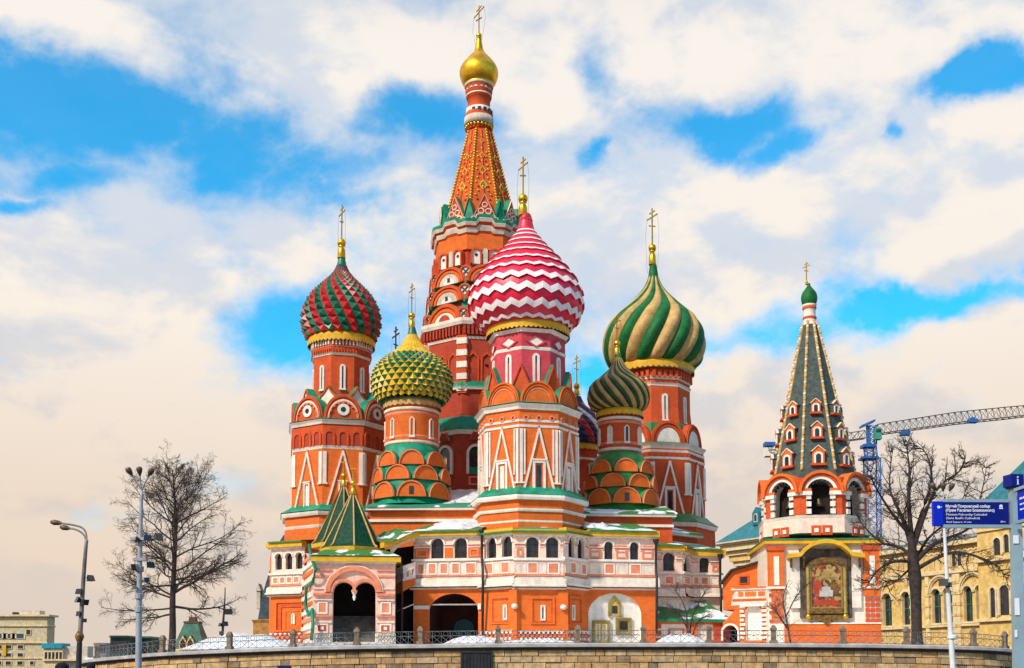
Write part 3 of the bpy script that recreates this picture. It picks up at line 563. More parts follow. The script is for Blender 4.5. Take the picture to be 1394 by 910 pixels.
def cross(T, px, top, ball, neck, hwball, parent=None, arm=None, M=GOLD, foot=None, a=radians(28)):
    """gilded neck, ball and cross on the tip of a dome; top, ball, neck are photo rows"""
    z = T.z; cx = WX(px, T.Y, ball); cy = T.cy; mb = MB(); rb = T.r(hwball, ball)
    mb.lathe(cx, cy, [(rb * .95, z(neck)), (rb * .85, z(neck) + (z(ball) - z(neck)) * .5), (rb * .5, z(ball) - rb * 1.0), (rb * .8, z(ball) - rb * .8)], 12, GOLD, 0, True)
    mb.ball((cx, cy, z(ball)), rb, GOLD, 12)
    H = z(top) - z(ball); w = max(.07, H * .028); fr = Fr((cx, cy, 0), (sin(a), -cos(a), 0), (cos(a), sin(a), 0)); z0 = z(ball) + rb * .8
    mb.box(fr, -w / 2, w / 2, z0, z(top), -w / 2, w / 2, M); A = arm or H * .22
    zt = z(top)
    mb.box(fr, -A, A, zt - H * .22 - w / 2, zt - H * .22 + w / 2, -w * .45, w * .45, M)
    mb.box(fr, -A * .5, A * .5, zt - H * .10 - w / 2, zt - H * .10 + w / 2, -w * .45, w * .45, M)
    mb.bar(fr, -A * .55, zt - H * .40, A * .55, zt - H * .50, w, -w * .45, w * .45, M)
    if H > 2.5:      # guy chains from the arms down to the ball neck
        for s_ in (-1, 1): mb.tube([fr.P(s_ * A, 0, zt - H * .22), fr.P(s_ * A * 1.3, 0, zt - H * .62), fr.P(s_ * rb * 2.2, 0, z(neck) - rb * 1.5)], .012, 3, IRON)
    return T.part('cross', mb)
# ---- dome surfaces
def dome_zigzag(T, pr, rows, N, cx, cy):
    """rows: (centre t, half thickness t, zig amplitude t) of the white bands; crimson between"""
    mb = MB(); n = N * 6; edges = [(0.0, 0.0, 0)]
    for c, h, a in rows: edges += [(c - h, a, 1), (c + h, a, 0)]
    edges += [(min(1, rows[-1][0] + rows[-1][1] * 6), 0, 0), (1.0, 0, 0)]
    def ringpts(t, a, lift):
        out = []
        for j in range(n):
            ph = (j / 6.0) % 1; tri = .75 * (abs(ph * 2 - 1) * 2 - 1)
            r, z = pr.at(t + a * tri); nx = pr.nrm(t); k = lift * r * (.022)
            out.append(pol(cx, cy, r + nx[0] * k, 2 * pi * j / n, z + nx[1] * k))
        return out
    def strip(A, B, M, sm=False): mb.add(A + B, [(j, (j + 1) % n, n + (j + 1) % n, n + j) for j in range(n)], M, sm)
    for i in range(len(edges) - 1):
        (t0, a0, w0), (t1, a1, w1) = edges[i], edges[i + 1]; M = D_WHT if w0 else D_CRIM; sub = 3 if t1 - t0 > .04 else 2
        prev = ringpts(t0, a0, 1.6 if w0 else .0)
        if w0: strip(ringpts(t0, a0, 0.0), prev, D_CRIM)
        for k in range(1, sub + 1):
            f = k / sub; cur = ringpts(t0 + (t1 - t0) * f, a0 + (a1 - a0) * f, (1.6 - 1.2 * f) if w0 else 0.9 * f * 0)
            strip(prev, cur, M); prev = cur
        if w0: strip(prev, ringpts(t1, a1, 0.0), D_WHT)
    return mb
def dome_studs(T, pr, N, t0, t1, twist, mats, lift, cx, cy, mode='swirl', capM=None):
    """pyramidal shingles; swirl = columns that wind up the dome, lattice = diamonds"""
    mb = MB(); ts = [t0]
    while ts[-1] < t1:
        r, _ = pr.at(ts[-1]); ts.append(ts[-1] + max(.012, (2 * pi * r / N) * (.85 if mode == 'swirl' else .62) / pr.len))
    def pt(j, i, h=0.0, f=0.0):
        i0 = min(int(i), len(ts) - 1); t = ts[i0] + (ts[min(i0 + 1, len(ts) - 1)] - ts[i0]) * (i - i0); r, z = pr.at(t); nx = pr.nrm(t)
        return pol(cx, cy, r + nx[0] * h, (j + twist * i) * 2 * pi / N, z + nx[1] * h)
    if mode == 'swirl':
        for i in range(len(ts) - 1):
            for j in range(N):
                r, _ = pr.at((ts[i] + ts[i + 1]) / 2); h = lift * 2 * pi * r / N; c = [pt(j, i), pt(j + 1, i), pt(j + 1, i + 1), pt(j, i + 1), pt(j + .5, i + .42, h)]
                mb.add(c, [(0, 1, 4), (1, 2, 4), (2, 3, 4), (3, 0, 4)], mats[j % len(mats)])
    else:
        for i in range(0, len(ts) - 2):
            for j in range(N):
                o = .5 * (i % 2); r, _ = pr.at(ts[i + 1]); h = lift * 2 * pi * r / N
                b, l, rr, t = pt(j + o, i), pt(j + o - .5, i + 1), pt(j + o + .5, i + 1), pt(j + o, i + 2); c = pt(j + o, i + .82, h)
                mb.add([b, rr, t, l, c], [(0, 1, 4), (3, 0, 4)], mats[0]); mb.add([b, rr, t, l, c], [(1, 2, 4), (2, 3, 4)], mats[1])
    mb.lathe(cx, cy, [(pr.at(t0 * k / 4)[0], pr.at(t0 * k / 4)[1]) for k in range(5)], N * 2, mats[0], 0, True)
    n = N * 4; top = []
    for k in range(17):                                      # ribbed upper cone up to the tip
        t = ts[-1] - .02 + (1 - ts[-1] + .02) * k / 16; r, z = pr.at(t); top.append([pol(cx, cy, r * (1 + .035 * cos(j * pi / 2)), 2 * pi * j / n + twist * k * .02, z) for j in range(n)])
    for A, B in zip(top, top[1:]): mb.add(A + B, [(j, (j + 1) % n, n + (j + 1) % n, n + j) for j in range(n)], capM or mats[0], True)
    return mb
def dome_swirl(T, pr, N, twist, mats, bulge, cx, cy, rows=44, t1=1.0):
    mb = MB(); q = 6; n = N * q; R = []
    for k in range(rows + 1):
        t = t1 * k / rows; r, z = pr.at(t); tw = twist * t ** 0.9
        R.append([pol(cx, cy, r * (1 + bulge * (sin(pi * ((j % q) / q)) - .5)), 2 * pi * j / n + tw, z) for j in range(n)])
    for A, B in zip(R, R[1:]):
        for c in range(len(mats)):
            mb.add(A + B, [(j, (j + 1) % n, n + (j + 1) % n, n + j) for j in range(n) if (j // q) % len(mats) == c], mats[c], True)
    return mb
def neck(mb, cx, cy, T, pts, M):
    mb.lathe(cx, cy, [(T.r(h, y), T.z(y)) for y, h in pts], 16, M, 0, True)
# ---- ornaments
def slit(T, fr, uc, z0, z1, w, M=WHITE, f=.35, glass=True, head='round'):
    mb = MB(); fw = w * f; o = outline(uc, w, z0, z1 - w / 2, w / 2, head, 8); i = outline(uc, w - 2 * fw, z0, z1 - w / 2, w / 2 - fw, head, 8)
    mb.ring(fr, o, i, -.05, .13, M); mb.slab(fr, i, -.05, .02, GLASS if glass else M); mb.box(fr, uc - w * .58, uc + w * .58, z0 - .1, z0 + .06, -.05, .2, M)
    return T.part('window', mb)
def kok(T, fr, uc, z0, w, rise, kind='round', body=ORANGE, rim=WHITE, roof=TEAL, depth=1.5, fill=None, ringw=.12, eye=False, d=.0, steps=2):
    """kokoshnik gable: a stepped arch with its own little vaulted roof running back into the drum"""
    mb = MB(); o = outline(uc, w, z0, z0 + .02, rise, kind, 18); mb.slab(fr, o, d - depth, d + .10, body, roof)
    cu, k, dd = uc, 1.0, d + .10
    for s_ in range(steps):
        k2 = k - ringw; a = outline(cu, w * (k - .05), z0, z0 + .02, rise * (k - .05), kind, 18); b = outline(cu, w * k2, z0, z0 + .02, rise * k2, kind, 18)
        mb.ring(fr, a, b, dd - .15, dd + .14 - .05 * s_, rim if s_ == steps - 1 else body); k = k2 - .03
    if fill: mb.slab(fr, outline(cu, w * k, z0, z0 + .02, rise * k, kind, 18), dd - .1, dd + .025, fill)
    if eye:
        zc = z0 + rise * .38; r1, r2 = rise * .24, rise * .11; c1 = [(uc + r1 * cos(t * pi / 8), zc + r1 * sin(t * pi / 8)) for t in range(16)]; c2 = [(uc + r2 * cos(t * pi / 8), zc + r2 * sin(t * pi / 8)) for t in range(16)]
        mb.ring(fr, c1, c2, dd - .1, dd + .12, WHITE, True); mb.slab(fr, c2, dd - .1, dd + .05, GLASS)
    return T.part('gable', mb)
def ledge(T, y0, hw0, y1, hw1, M, name='cornice', rnd=False, n=8, lip=1.5):
    """overhanging moulding between two photo rows (y0 lower)"""
    return T.band(name, [(y0, hw0 - 3), (y0, hw0), (y0 - (y0 - y1) * .35, hw0 + lip * .4), ((y0 + y1) / 2, hw0 + lip * .6), (y1, hw1 + lip), (y1, hw1 - 4)], M, rnd, n)
def lower_body(T, hw, yt, yb, wy, wh, ww, paint=ORANGE, white=WHITE, dbl=False, apexw=3):
    """tall octagon storey: corner pilasters, a steep triangle per face, a framed slit window inside it; rows as seen on the front face"""
    ap = T.ap(hw, (yt + yb) / 2); fw = ap * tan(pi / 8); s = SCL((yt + yb) / 2, T.Y - ap); zt, zb = T.zf(yt, ap), T.zf(yb, ap)
    for i, a in enumerate(T.facets()):
        fr = T.fr(a, ap); mb = MB(); w = 2.6 * s
        for sg in (-1, 1): mb.bar(fr, sg * (fw - 6.5 * s), zb, 0, zt, w, -.05, .16, white); mb.bar(fr, sg * (fw - 4.2 * s), zb, 0, zt + 3.5 * s, w * .7, -.05, .09, paint)
        T.part('triangle_moulding', mb)
        z0, z1 = T.zf(wy + wh, ap), T.zf(wy, ap)
        mb = MB(); w1 = ww * s; zz0, zz1 = z0, z1
        mb.ring(fr, [(-w1, zz0), (-w1, zz1), (w1, zz1), (w1, zz0)], [(-w1 * .62, zz0), (-w1 * .62, zz1 - w1 * .38), (w1 * .62, zz1 - w1 * .38), (w1 * .62, zz0)], -.05, .14, white)
        mb.box(fr, -w1 * .62, w1 * .62, zz0, zz1 - w1 * .38, -.05, .03, paint)
        if i == 2: mb.box(fr, -w1 * .36, w1 * .36, zz0 + .1, zz1 - w1 * .7, -.05, .05, GLASS)
        else: mb.box(fr, -w1 * .34, w1 * .34, zz0 + .1, zz1 - w1 * .7, -.05, .07, white)
        mb.box(fr, -w1 * 1.2, w1 * 1.2, zz1, zz1 + .12, -.05, .2, white)
        T.part('window', mb)
    for a in T.facets(.5, 8, (-3, -2, -1, 0, 1, 2)):
        mb = MB(); zz = zt - 1.5 * s; ze = zb + (zt - zb) * (.12 if dbl else .42)
        for sg in (-1, 1):
            N = Vector((sin(a), -cos(a), 0)); fa = a + sg * pi / 8; ff = T.fr(fa, ap); cu = -sg * fw     # both sides of the corner
            ws = (1.0, 4.4) if dbl else (.4, 5.4)
            mb.box(ff, *sorted((cu + sg * ws[0] * s, cu + sg * ws[1] * s)), ze, zz, -.05, .12, white)
            if dbl: mb.box(ff, *sorted((cu + sg * 6.2 * s, cu + sg * 8.2 * s)), ze + (zt - zb) * .12, zz, -.05, .12, white)
            mb.box(ff, *sorted((cu, cu + sg * (9 if dbl else 7) * s)), ze - 2 * s, ze, -.05, .18, white)
        T.part('pilaster', mb)
def dentils(T, hw, y0, y1, n, M, rnd=False, gap=.5, dep=.16, name='dentil_course'):
    mb = MB(); z0, z1 = T.z(y0), T.z(y1)
    if rnd:
        r = T.r(hw, y0); w = 2 * pi * r / n
        for j in range(n): mb.box(T.fr(T.a0 + 2 * pi * j / n, r), -w * gap / 2, w * gap / 2, z0, z1, -.1, dep, M)
    else:
        ap = T.ap(hw, y0); fw = ap * tan(pi / 8); m = n // 8
        for a in T.facets(0, 8, range(8)):
            fr = T.fr(a, ap)
            for q in range(m):
                u = -fw + 2 * fw * (q + .5) / m; w = 2 * fw / m * gap; mb.box(fr, u - w / 2, u + w / 2, z0, z1, -.1, dep, M)
    return T.part(name, mb)
def yellow_skirt(T, y0, y1, hw, n=40, M=YELLOW, cx=None):
    """scalloped sheet metal valance under a dome"""
    mb = MB(); c = cx if cx is not None else T.cx; r0, r1 = T.r(hw + 1.5, y0), T.r(hw - 2, y1); z0, z1 = T.z(y0), T.z(y1); m = n * 4; A, B, C = [], [], []
    for j in range(m):
        a = 2 * pi * j / m; sc = abs(sin(pi * j / 4)); A.append(pol(c, T.cy, r0, a, z0 + (1 - sc) * (z1 - z0) * .16)); B.append(pol(c, T.cy, r0, a, z0 + (z1 - z0) * .6)); C.append(pol(c, T.cy, r1, a, z1))
    for P, Q in ((A, B), (B, C)): mb.add(P + Q, [(j, (j + 1) % m, m + (j + 1) % m, m + j) for j in range(m)], M)
    return T.part('valance', mb)

# ================================================= front chapel: crimson and white zigzag dome
T = Tower(719, 97, 12, 'front octagonal tower under the crimson and white zigzag onion dome')
T.core([(745, 76), (690, 74), (682, 67), (578, 66.5), (566, 66), (562, 58), (545, 52), (520, 49), (452, 49), (450, 54)], ORANGE)
T.band('drum', [(548, 52), (500, 49.6), (455, 49.6), (453, 53)], CRIMSON)
ledge(T, 691.5, 80, 685.5, 79, WHITE); ledge(T, 707, 76.5, 703, 76, WHITE); ledge(T, 722, 74.5, 718, 74, WHITE)
T.band('roof_skirt', [(685, 81), (674, 68), (672, 66)], TEAL)
ledge(T, 573, 69, 566, 71.5, WHITE, lip=2); T.band('roof_skirt', [(564.5, 73), (562, 66), (561, 60), (545, 54), (524, 49.7)], TEAL)
ledge(T, 589, 67.5, 586, 67.5, WHITE, lip=.6); ledge(T, 596, 67.5, 593, 67.5, WHITE, lip=.6)
lower_body(T, 66.8, 583, 667, 627, 39, 9, dbl=True)
ap = T.ap(67); s = SCL(575, T.Y - ap); fw = ap * tan(pi / 8)
for a in T.facets():
    fr = T.fr(a, ap)
    for q in range(3):            # rosettes of the frieze
        mb = MB(); u = -fw + 2 * fw * (q + .5) / 3; zc = T.zf(569, ap); r1 = 4.2 * s
        mb.ring(fr, [(u + r1 * cos(k * pi / 5), zc + r1 * sin(k * pi / 5)) for k in range(10)], [(u + r1 * .5 * cos(k * pi / 5), zc + r1 * .5 * sin(k * pi / 5)) for k in range(10)], -.05, .1, SALMON, True)
        T.part('rosette', mb)
ap = T.ap(64); fw = ap * tan(pi / 8)
for a in T.facets(): kok(T, T.fr(a, ap), 0, T.zf(549, ap), fw * 1.98, T.zf(519, ap) - T.zf(549, ap), fill=ORANGE, rim=SALMON, steps=3, ringw=.1)
ap2 = T.ap(59)
for a in T.facets(.5, 8, (-3, -2, -1, 0, 1, 2)): kok(T, T.fr(a, ap2), 0, T.zf(545, ap2), 42 * SCL(530, T.Y), T.zf(494, ap2) - T.zf(545, ap2), 'tri', body=BRICK, rim=BRICK, steps=1, depth=2.0)
ap = T.ap(49.8); s = SCL(500, T.Y)
for a in T.facets():
    slit(T, T.fr(a, ap), 0, T.zf(522, ap), T.zf(481, ap), 9.5 * s)
    mb = MB(); fr = T.fr(a, ap); zc = T.zf(465, ap)
    mb.ring(fr, [(-14 * s, zc), (0, zc + 8.5 * s), (14 * s, zc), (0, zc - 8.5 * s)], [(-10 * s, zc), (0, zc + 6 * s), (10 * s, zc), (0, zc - 6 * s)], -.05, .14, CRIMSON, True)
    mb.slab(fr, [(-10 * s, zc), (0, zc + 6 * s), (10 * s, zc), (0, zc - 6 * s)], -.05, .09, WHITE); T.part('lozenge', mb)
ledge(T, 490, 50, 486, 50, WHITE, lip=.8); ledge(T, 467, 52, 463, 54, WHITE, lip=1)
dentils(T, 51, 463, 457, 48, CRIMSON); yellow_skirt(T, 463, 447, 55.5, 56)
pr = Prof(T, [(453, 54), (446, 63.5), (432, 74), (418, 77.5), (403, 76), (388, 70), (372, 59), (355, 45.5), (339, 31), (322, 17.5), (312.5, 11.5), (296, 7.8)])
cxd = WX(716, 97, 410); ty = lambda y: pr.tz(T.z(y))
rows = [(448.5, 1.6, 2.4), (435, 3.4, 3.6), (417, 3.9, 3.7), (399.5, 3.8, 3.2), (383.5, 3.2, 2.3), (369, 2.8, 1.4), (356, 2.4, .8), (344.5, 2.2, .4), (334.5, 2.0, .15), (325.5, 1.8, 0), (317.5, 1.6, 0)]
k = pr.len / SCL(400, 97)
mb = dome_zigzag(T, pr, [(ty(y), h * 1.15 / k, a * 1.1 / k) for y, h, a in rows], 23, cxd, T.cy)
neck(mb, cxd, T.cy, T, [(302, 9.6), (298, 8.6), (294, 7.2), (292, 6)], D_RED); T.part('onion_dome', mb)
cross(T, 712, 214, 271, 294, 6.8)

# ================================================= left chapel: red and green shingled dome
T = Tower(463, 110, 12, 'left octagonal tower under the red and green studded onion dome')
T.core([(748, 78), (705, 76), (698, 67), (606, 66.5), (588, 66), (584, 60), (565, 48), (545, 38), (470, 38), (466, 42)], ORANGE)
T.band('drum', [(545, 38.6), (490, 38.6), (486, 40.5), (468, 42)], BRICK)
ledge(T, 712, 80, 707, 80, WHITE, lip=2); ledge(T, 728, 77, 724, 77, WHITE); ledge(T, 745, 76, 741, 76, WHITE); T.band('roof_skirt', [(706, 83), (697, 68), (694, 66)], TEAL)
ledge(T, 592, 69, 586.5, 70.5, WHITE, lip=2); T.band('roof_skirt', [(585.5, 72.5), (583, 65), (582, 60), (566, 50), (546, 39)], TEAL)
T.band('frieze', [(622, 66), (618, 67.3), (594, 67.6), (592, 66)], BRICK); ledge(T, 624, 67, 620, 67.5, WHITE, lip=1)
lower_body(T, 66.8, 614, 690, 656, 36, 5.5)
ap = T.ap(67.8); fw = ap * tan(pi / 8)
for a in T.facets():
    fr = T.fr(a, ap)
    for q in range(3):
        u = -fw + 2 * fw * (q + .5) / 3; mb = MB(); w = fw * .42
        o = outline(u, w * 1.3, T.zf(607, ap), T.zf(593, ap), w * .65); i = outline(u, w * .8, T.zf(607, ap), T.zf(593, ap), w * .4)
        mb.ring(fr, o, i, -.1, .1, BRICK); mb.slab(fr, i, -.1, .015, DRED); T.part('niche', mb)
ap = T.ap(66); fw = ap * tan(pi / 8)
for a in T.facets():
    kok(T, T.fr(a, ap), 0, T.zf(571, ap), fw * 1.98, T.zf(537, ap) - T.zf(571, ap), body=BRICK, rim=WHITE, eye=True, ringw=.13)
    kb = MB(); fr = T.fr(a, ap); h = T.zf(540, ap) - T.zf(572, ap)
    for q in range(9):      # little tiles on the white ring
        t = pi * (q + .5) / 9; kb.box(fr, -cos(t) * fw * .72 - .1, -cos(t) * fw * .72 + .1, T.zf(572, ap) + sin(t) * h * .73 - .07, T.zf(572, ap) + sin(t) * h * .73 + .07, .1, .26, SALMON)
    kb.ring(fr, outline(0, fw * 1.5, T.zf(571, ap), T.zf(571, ap) + .02, h * .76, 'round', 14), outline(0, fw * 1.42, T.zf(571, ap), T.zf(571, ap) + .02, h * .71, 'round', 14), .05, .235, SALMON)
    T.part('tile_ring', kb)
ap2 = T.ap(52)
for a in T.facets(.5, 8, (-3, -2, -1, 0, 1, 2)): kok(T, T.fr(a, ap2), 0, T.zf(556, ap2), 33 * SCL(545, T.Y), T.zf(524, ap2) - T.zf(556, ap2), 'keel', body=BRICK, rim=BRICK, fill=CREAM, steps=1, depth=1.6)
ap = T.ap(38.8); s = SCL(510, T.Y)
for a in T.facets(): slit(T, T.fr(a, ap), 0, T.zf(530, ap), T.zf(496, ap), 7.5 * s)
for y in (494, 485, 478): ledge(T, y, 39.5, y - 3, 40.5, WHITE, lip=.8)
dentils(T, 40.5, 481, 474, 56, WHITE, gap=.4, dep=.2); dentils(T, 39.6, 491, 487, 64, BRICK, gap=.5, dep=.2)
yellow_skirt(T, 476, 462, 44, 48)
pr = Prof(T, [(465, 42), (458, 47), (448, 50), (436, 51), (421, 47.8), (405, 39.5), (390, 26.5), (376, 14), (361, 6)])
cxd = WX(464.5, 110, 420)
mb = dome_studs(T, pr, 26, .02, .88, -.4, [D_RED, D_GRN], .44, cxd, T.cy, capM=mat('dome_plum', (.12, .045, .05), .5, var=.3))
neck(mb, cxd, T.cy, T, [(364, 8), (361, 6.6), (352, 4.5), (350, 4)], D_GRN); T.part('onion_dome', mb)
cross(T, 465, 279, 331, 352, 6)

# ================================================= right chapel: green and tan swirled dome
T = Tower(891, 117, 11, 'right octagonal tower under the broad green and tan swirled onion dome')
T.core([(748, 79), (718, 78), (712, 66), (640, 65.2), (620, 64), (614, 58), (598, 52), (580, 49), (565, 47.5), (508, 47), (505, 50)], BRICK)
ledge(T, 726, 80, 720.5, 80, WHITE, lip=2); ledge(T, 742, 77, 738, 77, WHITE); ledge(T, 752, 76, 748, 77, WHITE); T.band('roof_skirt', [(720, 83), (712, 72), (708, 68)], GREEN)
ledge(T, 623, 64, 616, 66, CREAM, lip=2.5); T.band('roof_skirt', [(615.5, 67), (613, 60), (612, 56), (598, 53), (586, 51)], GREEN)
ledge(T, 637, 65.6, 634, 65.6, WHITE, lip=.8); ledge(T, 628, 65, 625, 65, WHITE, lip=.8); dentils(T, 64.4, 634, 629, 56, BRICK)
lower_body(T, 65.8, 628, 704, 664, 40, 7.5, paint=BRICK)
ap = T.ap(60); fw = ap * tan(pi / 8)
for a in T.facets(): kok(T, T.fr(a, ap), 0, T.zf(603, ap), fw * 1.98, T.zf(573, ap) - T.zf(603, ap), body=BRICK, rim=BRICK, fill=WHITE, roof=BRICK, ringw=.13)
ap = T.ap(47.6); s = SCL(550, T.Y)
for a in T.facets(): slit(T, T.fr(a, ap), 0, T.zf(572, ap), T.zf(536, ap), 8 * s)
for y, h in ((537, 47.5), (528, 48), (512, 50)): ledge(T, y, h, y - 4, h + 1, WHITE, lip=1)
dentils(T, 48.5, 526, 517, 40, BRICK, gap=.55, dep=.25); yellow_skirt(T, 514, 500, 53.5, 48)
pr = Prof(T, [(504, 51), (500, 57.5), (491, 63.5), (477, 66.8), (463, 66.6), (449, 62.5), (434, 53.2), (420, 38), (405, 23.2), (391, 12.4), (377, 6.6)])
cxd = WX(890, 117, 450)
mb = dome_swirl(T, pr, 20, radians(66), [D_LG, D_TAN], .085, cxd, T.cy)
neck(mb, cxd, T.cy, T, [(380, 7.6), (376, 6.8), (362, 4.8), (360, 4)], D_LG); T.part('onion_dome', mb)
cross(T, 888, 284, 338, 361, 5.5)

# ================================================= the two round front chapels
def round_chapel(px, Y, label, rootpts, bandy, drum, cone, rows, hwb, win, skirt):
    T = Tower(px, Y, 5, label); T.core(rootpts, BRICK if px > 700 else ORANGE, True, 40)
    T.band('roof_skirt', cone, TEAL if px < 700 else GREEN, True, 40)
    for y, h, M in bandy: ledge(T, y, h, y - 3.5, h + .6, M, rnd=True, n=40, lip=.6)
    r = T.r(hwb, 590)
    for k in range(-3, 4):
        fr = T.fr(T.a0 + k * radians(45) + radians(0 if px < 700 else 8), r * .985); slit(T, fr, 0, T.zf(win[1], r), T.zf(win[0], r), 7 * SCL(590, Y), glass=(k == 0), f=.22, head='tri')
    for i, (yb, yt, hw, half, w) in enumerate(rows):
        ap = T.r(hw, yb)
        for k in (-3, -2, -1, 0, 1, 2, 3):
            fr = T.fr(T.a0 + (k + half) * pi / 4, ap * 1.0)
            g = kok(T, fr, 0, T.zf(yb, ap), w * SCL(yb, Y - ap), T.zf(yt, ap) - T.zf(yb, ap), body=ORANGE, rim=SALMON, roof=(TEAL if px < 700 else GREEN), fill=ORANGE, steps=1, ringw=.1, depth=1.3)
            if i == 2 and k + half == 0:
                mb = MB(); s = SCL(yb, Y); mb.box(fr, -3 * s, 3 * s, T.zf(yb - 3, ap), T.zf(yt + 8, ap), 0, .16, GLASS); T.part('window', mb)
    yellow_skirt(T, *skirt[:3], n=2 if False else 30, M=skirt[3]); return T
T = round_chapel(560.5, 101, 'left front round tower under the yellow and green studded onion dome',
    [(688, 47), (655, 46), (630, 40), (614, 35), (608, 36), (556, 36), (550, 38)], [(610, 36.5, CREAM), (603, 36, SALMON), (572, 36, SALMON), (566, 37, CREAM)], 0,
    [(692, 50), (672, 48.5), (652, 45.5), (632, 41.5), (620, 39), (611, 36)], [(632, 612, 43.5, 0, 35), (652, 632, 47, .5, 37), (676, 654, 50, 0, 41)], 36, (567, 594), (560, 549, 38, D_TAN))
pr = Prof(T, [(551, 37), (547, 43.5), (540, 48.5), (530, 51.8), (518, 52.4), (505, 48.3), (493, 38.8), (481, 25.5), (470, 14.2), (456, 6.6)]); cxd = WX(561, 101, 500)
mb = dome_studs(T, pr, 28, .03, .66, 0, [D_GRN, D_YEL], .42, cxd, T.cy, 'lattice', capM=D_YEL)
neck(mb, cxd, T.cy, T, [(458, 7.5), (455, 6.6), (448, 4.6), (446, 4)], D_GRN); T.part('onion_dome', mb)
cross(T, 560.5, 386, 430, 448, 4.6)
T = round_chapel(844, 104, 'right front round tower under the small green and tan swirled onion dome',
    [(698, 44), (660, 42), (640, 37), (622, 29), (616, 28.5), (570, 28.5), (566, 30)], [(618, 29.5, CREAM), (610, 29, SALMON), (582, 29, SALMON), (577, 30, CREAM)], 0,
    [(700, 47), (680, 45.5), (660, 43.5), (640, 39.5), (630, 36), (619, 29)], [(642, 624, 41.5, 0, 33), (662, 644, 45, .5, 36), (685, 663, 47, 0, 40)], 29, (578, 602), (571, 560, 31, YELLOW))
pr = Prof(T, [(561, 30), (557, 36), (550, 40.2), (541, 41.6), (532, 40), (524, 36.5), (513, 23.5), (501, 11.4), (488, 5)]); cxd = WX(842, 104, 530)
mb = dome_swirl(T, pr, 30, radians(-100), [D_OLV, D_TAN], .06, cxd, T.cy)
neck(mb, cxd, T.cy, T, [(490, 5.6), (487, 4.6), (482, 3.6)], D_LG); T.part('onion_dome', mb)
cross(T, 840, 430, 468, 484, 4.6)
# ================================================= chapels at the back, mostly hidden
T = Tower(787, 127, 12, 'rear round tower under a dark blue dome with red and white stripes')
T.core([(700, 34), (615, 26), (614, 28)], BRICK, True, 24); yellow_skirt(T, 617, 607, 28, 24); ledge(T, 632, 27, 628, 27, WHITE, rnd=True, n=24)
pr = Prof(T, [(608, 28), (600, 34.5), (588, 36), (575, 32), (562, 21), (552, 10), (540, 4)])
T.part('onion_dome', dome_studs(T, pr, 22, .02, .85, -.6, [D_BLUE, D_BLUE, D_RED, D_BLUE, D_WHT], .2, T.cx, T.cy, capM=D_BLUE)); cross(T, 785, 484, 526, 538, 4.6)
T = Tower(538, 125, 12, 'rear round tower whose cross shows over the yellow dome')
T.core([(700, 30), (590, 24)], BRICK, True, 24)
pr = Prof(T, [(582, 22), (572, 28), (562, 28.5), (550, 25), (538, 17), (525, 8), (512, 3)])
T.part('onion_dome', dome_swirl(T, pr, 20, 1.2, [D_LG, D_BLUE], .06, T.cx, T.cy)); cross(T, 538.5, 445, 500, 511, 3.4, M=IRON)

# ================================================= central tented tower
T = Tower(652, 113, 9, 'tall central tower with an orange tented spire and small gold dome')
T.core([(720, 100), (600, 84), (470, 80), (462, 79), (458, 72), (430, 66), (405, 62), (380, 59), (350, 57), (330, 56)], DRED)
T.band('upper_storey', [(362, 61), (336, 61), (334, 62)], ORANGE)
# shaft below the white cornice
ledge(T, 467, 84, 459, 83, CREAM, lip=2.5); ledge(T, 485, 81.5, 482, 82, WHITE, lip=.8)
dentils(T, 82, 480, 469, 96, DRED, gap=.5, dep=.25)
ap = T.ap(81, 500); fw = ap * tan(pi / 8); s = SCL(500, T.Y - ap)
for a in T.facets():
    fr = T.fr(a, ap)
    for q in (-1, 0, 1):
        mb = MB(); u = q * fw * .56; w = fw * .36; o = outline(u, w * 1.35, T.zf(535, ap), T.zf(490, ap), w * .9, 'keel'); i = outline(u, w, T.zf(535, ap), T.zf(490, ap), w * .66, 'keel')
        mb.ring(fr, o, i, -.1, .16, BRICK); mb.slab(fr, i, -.1, .015, DRED)
        if q == 0: mb.box(fr, u - 2.6 * s, u + 2.6 * s, T.zf(528, ap), T.zf(496, ap), -.1, .04, GLASS)
        T.part('niche', mb)
for a in T.facets(.5, 8, (-2, -1, 0, 1)):
    N = T.fr(a, T.R(80, 500)); mb = MB(); z = T.zf(536, ap)
    mb.box(N, -6.5 * s, 6.5 * s, T.zf(537, ap), T.zf(458, ap), -.8, .25, BRICK)
    for q in range(5):
        zz = T.zf(466 + q * 16, ap); mb.box(N, -7.2 * s, 7.2 * s, zz - 4.2 * s, zz + 4.2 * s, -.8, .33, WHITE)
    T.part('pilaster', mb)
T.band('roof_skirt', [(548, 88), (541, 84), (538, 80)], TEAL); ledge(T, 551, 87, 548, 87.5, WHITE, lip=.8)
